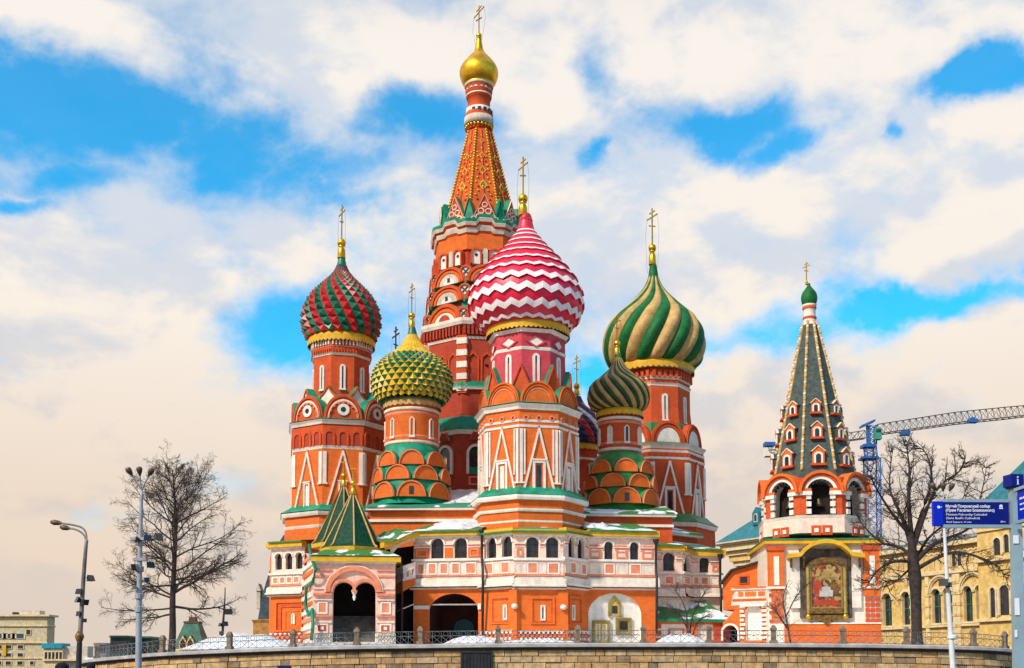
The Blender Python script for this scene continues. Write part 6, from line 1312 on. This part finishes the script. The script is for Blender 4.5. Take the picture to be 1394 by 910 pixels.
def smooth(P, k=4):
    P = [P[0]] + list(P) + [P[-1]]; out = []
    for i in range(len(P) - 3):
        for j in range(k): t = j / k; out.append(Vector([cr(P[i][c], P[i + 1][c], P[i + 2][c], P[i + 3][c], t) for c in range(3)]))
    return out + [Vector(P[-1])]
rnd = random.Random(11)
YT = 76; lead = smooth([W(x, y, YT) for x, y in ((233, 892), (235, 860), (235, 815), (237, 770), (239, 720), (239, 695), (237, 668), (235, 640))], 5)
t1 = empty('bare_tree', lead[0], 'tall bare tree with fine spreading twigs left of the cathedral', 'tree')
mb = MB(); limb(mb, lead, .27, .025, 9); mb.build('trunk', t1)
cfgL = [dict(seg=7, jit=.10, up=.10, tip=.010, sides=5, M=BARK, kids=12, start=.18, ang=(28, 62), ratio=(.30, .52), cr=.05),
        dict(seg=5, jit=.16, up=.05, tip=.007, sides=4, M=TWIG, kids=10, start=.15, ang=(25, 60), ratio=(.35, .6), cr=.022),
        dict(seg=4, jit=.22, up=-.03, tip=.006, sides=3, M=TWIG, kids=5, start=.2, ang=(25, 60), ratio=(.4, .65), cr=.013),
        dict(seg=3, jit=.25, up=-.05, tip=.005, sides=3, M=TWIG)]
mb = MB(); s = SCL(780, YT)
def half_width(y): return [(610, 20), (640, 38), (680, 60), (720, 74), (760, 88), (800, 94), (830, 88), (860, 60)]
def hwl(y):
    q = half_width(y)
    for (a, b), (c, d) in zip(q, q[1:]):
        if a <= y <= c: return b + (d - b) * (y - a) / (c - a)
    return 40
az = 0.3
for i in range(40):
    f = i / 39; k = int((.30 + .66 * f) * (len(lead) - 1)); p = lead[k]; py = 892 - (892 - 640) * (.30 + .66 * f); az += 2.4 + rnd.uniform(-.4, .4)
    L = hwl(py - 12) * s * rnd.uniform(.85, 1.12) * (1 if f < .7 else 1 - (f - .7) * 1.5); el = radians(12 + 42 * f + rnd.uniform(-10, 10))
    d = Vector((cos(az) * cos(el), sin(az) * cos(el) * .9, sin(el))); branch(mb, p, d, L / max(.9, cos(el)), (.075 if f < .5 else .055) * (1 - .4 * f), 0, cfgL, rnd)
for px, py, dx, dz, L, r in ((236, 808, 1, .6, 5.4, .12), (236, 812, -1, .35, 4.6, .08), (238, 790, .95, .15, 5.0, .08), (237, 770, -.8, .45, 4.2, .08), (235, 828, -1, -.12, 4.8, .07), (236, 826, .9, -.05, 4.4, .1), (236, 836, -.7, -.1, 3.6, .08)):
    branch(mb, W(px, py, YT), Vector((dx, rnd.uniform(-.2, .2), dz)), L, r, 0, cfgL, rnd)
mb.build('crown', t1)
# gnarled tree in front of the bell tower's right side
YR_ = 75; p2 = lambda pts, dy=0: smooth([W(x, y, YR_ + dy * i / max(1, len(pts) - 1)) for i, (x, y) in enumerate(pts)], 4)
tr_ = p2([(1249, 884), (1248, 860), (1247, 820), (1246, 790), (1243, 765), (1241, 735)])
t2 = empty('bare_tree', tr_[0], 'gnarled dark bare tree with a thick trunk between bell tower and blue sign', 'tree')
mb = MB(); mb.tube(tr_, [.56, .45, .40, .37, .36, .35, .35, .35, .35, .36, .38, .40, .42, .42, .42, .4, .38, .34, .3, .27, .25][:len(tr_)], 10, BARK); mb.build('trunk', t2)
cfgR = [dict(seg=6, jit=.18, up=.08, tip=.012, sides=4, M=BARK, kids=6, start=.15, ang=(25, 65), ratio=(.35, .6), cr=.04),
        dict(seg=4, jit=.25, up=.04, tip=.007, sides=3, M=TWIG, kids=5, start=.2, ang=(25, 65), ratio=(.35, .6), cr=.02),
        dict(seg=3, jit=.3, up=.0, tip=.006, sides=3, M=TWIG, kids=4, start=.2, ang=(25, 60), ratio=(.4, .6), cr=.012), dict(seg=2, jit=.3, up=0, tip=.006, sides=3, M=TWIG)]
mb = MB()
limbs = [([(1245, 765), (1216, 765), (1194, 778), (1177, 804)], .16, -2, 9), ([(1243, 758), (1224, 745), (1199, 738), (1173, 713), (1160, 690)], .16, 2, 9), ([(1241, 745), (1232, 715), (1222, 691), (1211, 661), (1216, 606)], .20, 1, 13),
         ([(1241, 735), (1237, 683), (1238, 640), (1233, 601)], .2, -1, 13), ([(1242, 740), (1256, 695), (1268, 655), (1262, 620), (1247, 606)], .17, 2, 13), ([(1244, 745), (1262, 692), (1280, 661), (1306, 642), (1315, 622)], .17, -2, 13),
         ([(1246, 765), (1270, 742), (1290, 733), (1322, 716), (1336, 672), (1344, 630)], .19, 1, 14), ([(1248, 775), (1275, 760), (1302, 752), (1336, 760), (1358, 772), (1372, 790)], .17, -2, 12), ([(1243, 770), (1222, 790), (1205, 800)], .1, 1, 6), ([(1240, 730), (1215, 700), (1190, 660), (1185, 640)], .14, -2, 10), ([(1246, 768), (1262, 735), (1300, 700), (1320, 655)], .13, 3, 10)]
for pts, r, dy, n in limbs:
    P = p2(pts, dy); limb(mb, P, r * .98, .012, 6)
    for i in range(int(n * 2.1)):
        f = .2 + .8 * (i + rnd.random()) / (n * 2); k = min(int(f * (len(P) - 1)), len(P) - 2); dv = (P[k + 1] - P[k]).normalized(); ax = dv.cross(Vector((rnd.gauss(0, 1), rnd.gauss(0, 1), rnd.gauss(0, 1)))).normalized()
        d = rot_about(dv, ax, radians(rnd.uniform(30, 75))); d.z += .15; branch(mb, P[k], d, rnd.uniform(.9, 2.4) * (1.15 - .5 * f), min(.042, r * .35), 0, cfgR, rnd)
mb.build('crown', t2)
# saplings on the terrace
for lab, base, stems, Y in (('forked leafless sapling in the snow before the low white annex', (938, 874), [[(938, 882), (936, 850), (932, 826), (918, 800)], [(939, 882), (941, 846), (952, 820), (960, 806)], [(940, 882), (948, 850), (962, 838)], [(938, 860), (926, 838), (915, 830)]], 80),
                            ('thin leaning leafless sapling before the left corner of the bell tower', (1078, 874), [[(1078, 884), (1071, 846), (1066, 815), (1074, 790)], [(1075, 860), (1060, 838), (1050, 822)], [(1070, 840), (1084, 812), (1100, 795)]], 82)):
    P0 = W(*base, Y); t3 = empty('sapling', P0, lab, 'tree'); mt = MB(); mc = MB()
    for i, st in enumerate(stems):
        P = smooth([W(x, y, Y + i * .2) for x, y in st], 4); limb(mt, P, .085 if i < 2 else .06, .02, 5)
        for q in range(16): k = rnd.randrange(3, len(P) - 1); d = (P[k] - P[k - 1]).normalized() + Vector((rnd.gauss(0, .7), rnd.gauss(0, .7), rnd.gauss(0, .4))); branch(mc, P[k], d, rnd.uniform(.5, 1.3), .02, 1, cfgR, rnd)
    mt.build('trunk', t3); mc.build('crown', t3)
# ------------------------------------------------------------------ street lamps
POLEG = mat('grey_pole_paint', (.36, .38, .42), .5, .2, var=.15, streak=.3); POLED = mat('bronze_pole_paint', (.26, .22, .19), .5, .2, var=.3); HEAD = mat('lamp_head', (.12, .08, .06), .5, .3, var=.3); POLEW = mat('white_pole_paint', (.70, .71, .74), .5, var=.1, streak=.3)
def flood(parent, c, d, size, M=None):
    """box floodlight on a short yoke"""
    d = Vector(d).normalized(); U = Vector((-d.y, d.x, 0)).normalized() if abs(d.z) < .95 else Vector((1, 0, 0)); V = d.cross(U); c = Vector(c); mb = MB(); w = size
    q = lambda a, b, e: tuple(c + U * a + V * b + d * e)
    vs = [q(-w, -w * .8, w * .4), q(w, -w * .8, w * .4), q(w, w * .8, w * .4), q(-w, w * .8, w * .4), q(-w * .6, -w * .45, -w * .6), q(w * .6, -w * .45, -w * .6), q(w * .6, w * .45, -w * .6), q(-w * .6, w * .45, -w * .6)]
    mb.add(vs, [(0, 1, 5, 4), (1, 2, 6, 5), (2, 3, 7, 6), (3, 0, 4, 7), (4, 5, 6, 7)], M or IRON); mb.add(vs[:4], [(0, 1, 2, 3)], GLASS); mb.tube([q(0, 0, -w * .6), q(0, 0, -w * 1.3)], w * .15, 5, M or IRON); o = mb.build('floodlight', parent); return o
def bulb_head(parent, base, tip, w):
    base, tip = Vector(base), Vector(tip); d = (tip - base); L = d.length; mb = MB(); mb.tube([base - d * .15, base, base + d * .35, base + d * .7, base + d * .92, tip], [w * .22, w * .35, w * .8, w, w * .8, w * .3], 12, HEAD); mb.build('lamp_head', parent)
Y = 46; lp = empty('street_lamp', (WX(106, Y), Y, 0), 'tall curved street lamp with two arms reaching left, at far left', 'street lamp'); q = lambda *P: smooth([W(x, y, Y) for x, y in P], 5)
mb = MB(); P = q((106, 966), (107, 912), (108.5, 870)); mb.tube(P, [.14 - .04 * i / len(P) for i in range(len(P))], 10, IRON); P = q((108.5, 872), (110.5, 840), (113.5, 790), (116.5, 750), (118, 735)); mb.tube(P, [.105 - .04 * i / len(P) for i in range(len(P))], 10, POLED); mb.build('pole', lp)
mb = MB(); c = W(108.3, 867, Y); mb.lathe(c.x, c.y, [(.07, c.z - .3), (.13, c.z - .16), (.19, c.z), (.16, c.z + .1), (.08, c.z + .24)], 12, MATS['aged_gilt_wood'] if 'aged_gilt_wood' in MATS else POLED, 0, True); mb.build('ornament', lp)
for pts, hd in (([(118, 737), (117, 726), (112, 719), (102, 715.5), (84, 712.5)], (69, 711)), ([(117.8, 745), (115.5, 731), (109, 724), (101, 720.5), (95, 719.8)], (82, 717.5))):
    mb = MB(); P = q(*pts); mb.tube(P, .04, 8, POLED); mb.build('arm', lp); a = P[-1]; b = W(*hd, Y); mb = MB(); mb.tube([a, a + (b - a) * .25, a + (b - a) * .7, b], [.05, .10, .12, .06], 10, HEAD); mb.build('lamp_head', lp)
for px, py, d, sz in ((123, 788, (.7, -.3, .35), .17), (106, 817, (-.6, -.5, .3), .16), (116, 820, (.8, -.3, -.2), .15), (108, 806, (-.3, -.8, .3), .15), (107.5, 836, (-.5, -.7, .1), .13), (114.5, 845, (.7, -.6, .0), .10)): flood(lp, W(px, py, Y - .1), d, sz)
def triple(lab, Y, base, mid, top, heads, wM, r0, r1):
    e = empty('street_lamp', (W(*base, Y).x, Y, 0), lab, 'street lamp'); mb = MB(); b = W(*base, Y); b.z = 0; P = smooth([b, W(*mid, Y), W(*top, Y)], 8); mb.tube(P, [r0 + (r1 - r0) * i / (len(P) - 1) for i in range(len(P))], 12, wM); mb.build('pole', e)
    for hx, hy in heads:
        mb = MB(); t = W(*top, Y); h = W(hx, hy, Y - .2); m = t * .45 + h * .55 + Vector((0, 0, -.05)); m.x = t.x + (h.x - t.x) * .45; P = smooth([t, m, h], 5); mb.tube(P, .028, 6, wM); mb.build('arm', e); d = (P[-1] - P[-3]).normalized(); bulb_head(e, P[-1], P[-1] + d * .34, .125)
    return e
e = triple('tall grey lamp post with three heads and many floodlights, before the wall at left', 44, (188, 965), (190, 780), (193, 668), ((179.5, 647), (190.5, 647), (202.5, 648)), POLEG, .15, .055)
Y = 44
for px, py, d, sz in ((186, 735, (-.8, -.4, .2), .15), (215, 732, (.8, -.4, .2), .2), (201, 733, (.3, -.8, .3), .15), (184, 772, (-.5, -.6, -.3), .17), (204, 770, (.6, -.6, .2), .16), (183, 800, (-.6, -.5, .2), .12), (199, 790, (.6, -.5, .1), .12)): flood(e, W(px, py, Y - .15), d, sz, HEAD if py < 760 else POLEG)
for y0, w in ((760, 9), (732, 12)): mb = MB(); f1 = Fr((W(191, y0, Y).x, Y, 0), (1, 0, 0), (0, -1, 0)); k = w * SCL(y0, Y); mb.box(f1, -k, k, WZ(y0 + 4, Y), WZ(y0, Y), -.14, .14, POLEG); mb.build('cross_arm', e)
for y0 in (775, 812, 830): mb = MB(); c = W(190 - (y0 - 775) * .015, y0, Y); mb.lathe(c.x, Y, [(.12, c.z - .12), (.17, c.z - .1), (.17, c.z + .1), (.12, c.z + .12)], 12, POLEG); mb.build('collar', e)
e = triple('slim pale lamp post with three heads behind the blue direction sign', 48, (1301, 965), (1290, 800), (1284, 690), ((1273, 667), (1284, 668), (1293, 668)), POLEW, .14, .045)
for px, py, sz in ((1285, 794, .2), (1292, 797, .14)): flood(e, W(px, py, 47.8), (-.5, -.7, .2), sz, POLEW)
mb = MB(); c = W(1296, 868, 48); mb.lathe(c.x, 48, [(.12, c.z - .1), (.2, c.z - .05), (.2, c.z + .05), (.12, c.z + .1)], 12, POLEW); mb.build('collar', e)
Y = 92; e = empty('floodlight_post', W(302, 872, Y), 'short post with floodlights standing beyond the snow between tree and gallery', 'lamp post'); mb = MB(); mb.tube([W(301, 894, Y), W(304, 845, Y), W(306, 818, Y), W(306.5, 800, Y)], [.13, .1, .06, .04], 8, IRON); mb.build('pole', e)
for px, py, d, sz in ((311, 833, (.3, -.9, -.1), .3), (300, 851, (-.6, -.5, .3), .2), (306, 850, (.4, -.6, .4), .26), (302, 862, (-.2, -.9, -.2), .2)): flood(e, W(px, py, Y - .15), d, sz, PGR if py == 833 else IRON)
# ------------------------------------------------------------------ direction sign
BLUE = mat('sign_blue', (.001, .010, .19), .5, var=.06, spec=.2); BLUE2 = mat('sign_bright_blue', (.001, .02, .48), .5, var=.05, spec=.2); STEEL = mat('sign_steel', (.30, .42, .48), .45, .2, var=.15, streak=.2); PAPER = mat('white_lettering', (.78, .80, .86), .5, var=.02)
Y = 16; sg = empty('direction_sign', (WX(1384, Y), Y, 0), 'dark blue pedestrian direction sign with white Cyrillic lettering on a steel post', 'sign')
f0 = Fr((WX(1270, Y, 700), Y, 0), (1, .03, 0), (.03, -1, 0)); s = SCL(700, Y); z = lambda y: WZ(y, Y); U = lambda px: (px - 1270) * s
mb = MB(); f1 = Fr((W(1384, 912, Y).x, Y, 0), (1, 0, 0), (0, -1, 0)); P = smooth([W(1388, 990, Y), W(1385, 800, Y), W(1381, 664, Y)], 6)
for i in range(len(P) - 1):
    a, b = P[i], P[i + 1]; h = .066; mb.add([(a.x - h, Y - h, a.z), (a.x + h, Y - h, a.z), (a.x + h, Y + h, a.z), (a.x - h, Y + h, a.z), (b.x - h, Y - h, b.z), (b.x + h, Y - h, b.z), (b.x + h, Y + h, b.z), (b.x - h, Y + h, b.z)], [(0, 1, 5, 4), (1, 2, 6, 5), (2, 3, 7, 6), (3, 0, 4, 7)], STEEL)
mb.build('post', sg)
mb = MB(); mb.box(f0, U(1283), U(1374), z(684), z(680), -.03, .03, STEEL); mb.box(f0, U(1283), U(1378), z(719), z(714.5), -.03, .03, STEEL); mb.build('rail', sg)
mb = MB(); mb.box(f0, U(1282.7), U(1373.5), z(714.6), z(683.5), -.04, .025, BLUE); mb.box(f0, U(1270), U(1282.7), z(716.5), z(683), -.04, .028, BLUE2); panel = mb.build('panel', sg)
def text(body, px, py, size_px, parent, fr, base_px, depth=.03, bold=0.0, width=None):
    cu = bpy.data.curves.new('lettering', 'FONT'); cu.body = body; cu.size = size_px * s * 1.36; cu.extrude = .002; cu.offset = bold * cu.size
    o = bpy.data.objects.new('tmp', cu); COL.objects.link(o); bpy.context.view_layer.update(); dg = bpy.context.evaluated_depsgraph_get(); me = bpy.data.meshes.new_from_object(o.evaluated_get(dg)); bpy.data.objects.remove(o)
    xs = [v.co.x for v in me.vertices] or [0, 1]; sx = (width * s / (max(xs) - min(xs))) if width else 1
    me.materials.clear(); me.materials.append(PAPER); t = bpy.data.objects.new('lettering', me); COL.objects.link(t); t.parent = parent
    for v in me.vertices: q = fr.P((px - base_px) * s + v.co.x * sx, depth + v.co.z, z(py) + v.co.y); w0 = world_off(parent); v.co = (q[0] - w0.x, q[1] - w0.y, q[2] - w0.z)
    return t
text('Музей Покровский собор', 1286.5, 691.5, 4.0, panel, f0, 1270, bold=.02, width=61); text('(Храм Василия Блаженного)', 1286.5, 697, 4.0, panel, f0, 1270, bold=.02, width=67)
text('Museum Pokrovsky Cathedral', 1286.8, 702.3, 3.0, panel, f0, 1270, width=56); text("(Saint Basil's Cathedral)", 1286.8, 707.2, 3.0, panel, f0, 1270, width=46); text('Red Square, 4 min', 1287, 712.2, 2.4, panel, f0, 1270, width=34); text('200 m', 1361.5, 711.5, 2.2, panel, f0, 1270, width=7)
mb = MB(); c = (U(1277), z(691)); r = 2.0 * s; mb.slab(f0, [(c[0] + r * cos(k * pi / 8), c[1] + r * sin(k * pi / 8)) for k in range(16)], .02, .034, PAPER); mb.box(f0, U(1279), U(1281.5), z(691.4), z(690.6), .02, .034, PAPER); mb.build('arrow', panel)
mb = MB(); mb.slab(f0, outline(U(1363), 4.4 * s, z(690.5), z(689), 1.8 * s), .02, .03, PAPER); mb.box(f0, U(1360.5), U(1365.6), z(693), z(691.3), .02, .03, PAPER); mb.build('pictogram', panel)
mb = MB(); f1 = Fr((WX(1379.5, Y - .02, 655), Y - .02, 0), (.98, .2, 0), (.2, -.98, 0)); k = 9.2 * s; mb.box(f1, -k, k, z(664), z(647.5), -k, k, BLUE); mb.box(f1, -k * .8, k * .8, z(666), z(664), -k * .8, k * .8, IRON); cube = mb.build('info_cube', sg)
mb = MB(); mb.box(f1, -.9 * s, .9 * s, z(661.5), z(654.5), k, k + .004, PAPER); mb.box(f1, -.9 * s, .9 * s, z(652.8), z(650.5), k, k + .004, PAPER); mb.box(f1, -1.5 * s, .9 * s, z(655.2), z(654.4), k, k + .004, PAPER); mb.box(f1, -1.6 * s, 1.6 * s, z(661.6), z(660.9), k, k + .004, PAPER); mb.build('lettering', cube)
a = Vector((WX(1384, 15.9), 15.85, 0)); b = Vector((WX(1462, 14.3), 14.3, 0)); d = (b - a).normalized(); f2 = Fr(a, d, (d.y, -d.x, 0)); L = (b - a).length
mb = MB(); mb.box(f2, .05, L, z(712), z(672), -.035, .0, BLUE2); 
o = mb.build('panel', sg)
mb = MB(); mb.box(f2, 0, L, z(672), z(668), -.04, .03, STEEL); mb.box(f2, 0, L, z(716), z(712), -.04, .03, STEEL); mb.build('rail', sg)
mb = MB()
for y0, h in ((682, 2.6), (690, 2.0), (697, 2.0)):
    for i in range(9): uu = .13 + i * .1; mb.box(f2, uu, uu + .075, z(y0 + h), z(y0), 0, .004, PAPER)
mb.build('lettering', o)
for x0, x1, y0, y1, c in ((1377.6, 1386, 741, 730, PAPER), (1379.5, 1387, 838, 815, PAPER), (1380, 1384, 868, 858, PAPER)):
    f3 = Fr((W((x0 + x1) / 2 + 1, y1, Y - .08).x, Y - .078, 0), (1, 0, 0), (0, -1, 0)); k = (x1 - x0) / 2 * s * .9; mb = MB(); mb.box(f3, -k, k, z(y0), z(y1), 0, .004, c); mb.build('sticker', sg)
# ------------------------------------------------------------------ two passers-by of whom only heads and shoulders show
COAT = mat('dark_winter_coat', (.012, .013, .018), .8, var=.3); SKIN = mat('skin', (.5, .3, .22), .6, var=.08); HATM = mat('black_knit', (.008, .008, .012), .9)
def person(lab, px, Y, h, walk):
    x = WX(px, Y, 905); e = empty('person', (x, Y, 0), lab, 'person'); k = h / 1.75
    J = {'pel': (0, 0, .98), 'che': (0, .02, 1.30), 'nek': (0, .02, 1.48), 'hea': (0, 0, 1.62), 'hip_l': (-.1, 0, .92), 'hip_r': (.1, 0, .92), 'kn_l': (-.11, -.06 - walk, .5), 'kn_r': (.11, .05 + walk * .5, .5), 'an_l': (-.11, -.02 - walk * 1.2, .09), 'an_r': (.11, .14 + walk, .1), 'to_l': (-.11, -.2 - walk * 1.2, .04), 'to_r': (.11, -.03 + walk, .05),
         'sh_l': (-.2, .02, 1.40), 'sh_r': (.2, .02, 1.40), 'el_l': (-.27, .08, 1.14), 'el_r': (.27, .0, 1.14), 'wr_l': (-.26, .02, .90), 'wr_r': (.26, -.1, .92), 'ha_l': (-.25, -.02, .80), 'ha_r': (.25, -.14, .82)}
    R = {'pel': .17, 'che': .19, 'nek': .07, 'hea': .10, 'hip_l': .11, 'hip_r': .11, 'kn_l': .075, 'kn_r': .075, 'an_l': .055, 'an_r': .055, 'to_l': .045, 'to_r': .045, 'sh_l': .095, 'sh_r': .095, 'el_l': .065, 'el_r': .065, 'wr_l': .045, 'wr_r': .045, 'ha_l': .04, 'ha_r': .04}
    E = [('pel', 'che'), ('che', 'nek'), ('nek', 'hea'), ('pel', 'hip_l'), ('pel', 'hip_r'), ('hip_l', 'kn_l'), ('hip_r', 'kn_r'), ('kn_l', 'an_l'), ('kn_r', 'an_r'), ('an_l', 'to_l'), ('an_r', 'to_r'), ('che', 'sh_l'), ('che', 'sh_r'), ('sh_l', 'el_l'), ('sh_r', 'el_r'), ('el_l', 'wr_l'), ('el_r', 'wr_r'), ('wr_l', 'ha_l'), ('wr_r', 'ha_r')]
    names = list(J); me = bpy.data.meshes.new('body'); me.from_pydata([tuple(c * k for c in J[n]) for n in names], [(names.index(a), names.index(b)) for a, b in E], []); o = bpy.data.objects.new('body', me); COL.objects.link(o)
    sk = o.modifiers.new('s', 'SKIN'); o.modifiers.new('u', 'SUBSURF').levels = 1
    lay = me.skin_vertices[0] if me.skin_vertices else None
    if lay is None:
        bm = bmesh_new(me)
    for i, n in enumerate(names): me.skin_vertices[0].data[i].radius = (R[n] * k, R[n] * k); me.skin_vertices[0].data[i].use_root = (n == 'pel')
    bpy.context.view_layer.update(); dg = bpy.context.evaluated_depsgraph_get(); m2 = bpy.data.meshes.new_from_object(o.evaluated_get(dg)); bpy.data.objects.remove(o)
    m2.materials.clear(); m2.materials.append(COAT); m2.materials.append(SKIN)
    for f in m2.polygons:
        f.use_smooth = True; c = f.center; f.material_index = 1 if (c.z > 1.50 * k or (c.z < .86 * k and c.z > .7 * k and abs(c.x) > .19 * k)) else 0
    b = bpy.data.objects.new('body', m2); COL.objects.link(b); b.parent = e
    mb = MB(); mb.lathe(x, Y, [(.118 * k, 1.63 * k), (.125 * k, 1.68 * k), (.115 * k, 1.75 * k), (.07 * k, 1.79 * k), (.01, 1.805 * k)], 14, HATM, 0, True); mb.build('knit_hat', e)
    mb = MB(); mb.lathe(x, Y, [(.25 * k, .72 * k), (.22 * k, 1.0 * k), (.23 * k, 1.3 * k), (.17 * k, 1.44 * k), (.10 * k, 1.5 * k)], 16, COAT, 0, True); mb.build('coat', e)
    mb = MB()
    for dx in (-.035, .035): mb.ball((x + dx * k, Y - .095 * k, 1.63 * k), .012 * k, HATM, 6)
    mb.ball((x, Y - .108 * k, 1.595 * k), .018 * k, SKIN, 6); mb.box(Fr((x, Y, 0), (1, 0, 0), (0, -1, 0)), -.025 * k, .025 * k, 1.548 * k, 1.556 * k, .08 * k, .1 * k, D_RED); mb.build('face', e)
def bmesh_new(me):
    import bmesh
    bm = bmesh.new(); bm.from_mesh(me); bm.verts.layers.skin.verify(); bm.to_mesh(me); bm.free()
person('passer-by in a dark hat crossing under the curved street lamp', 84.5, 20, 1.78, .1)
person('passer-by in dark clothes at the left end of the wall', 124, 34, 1.86, .05)
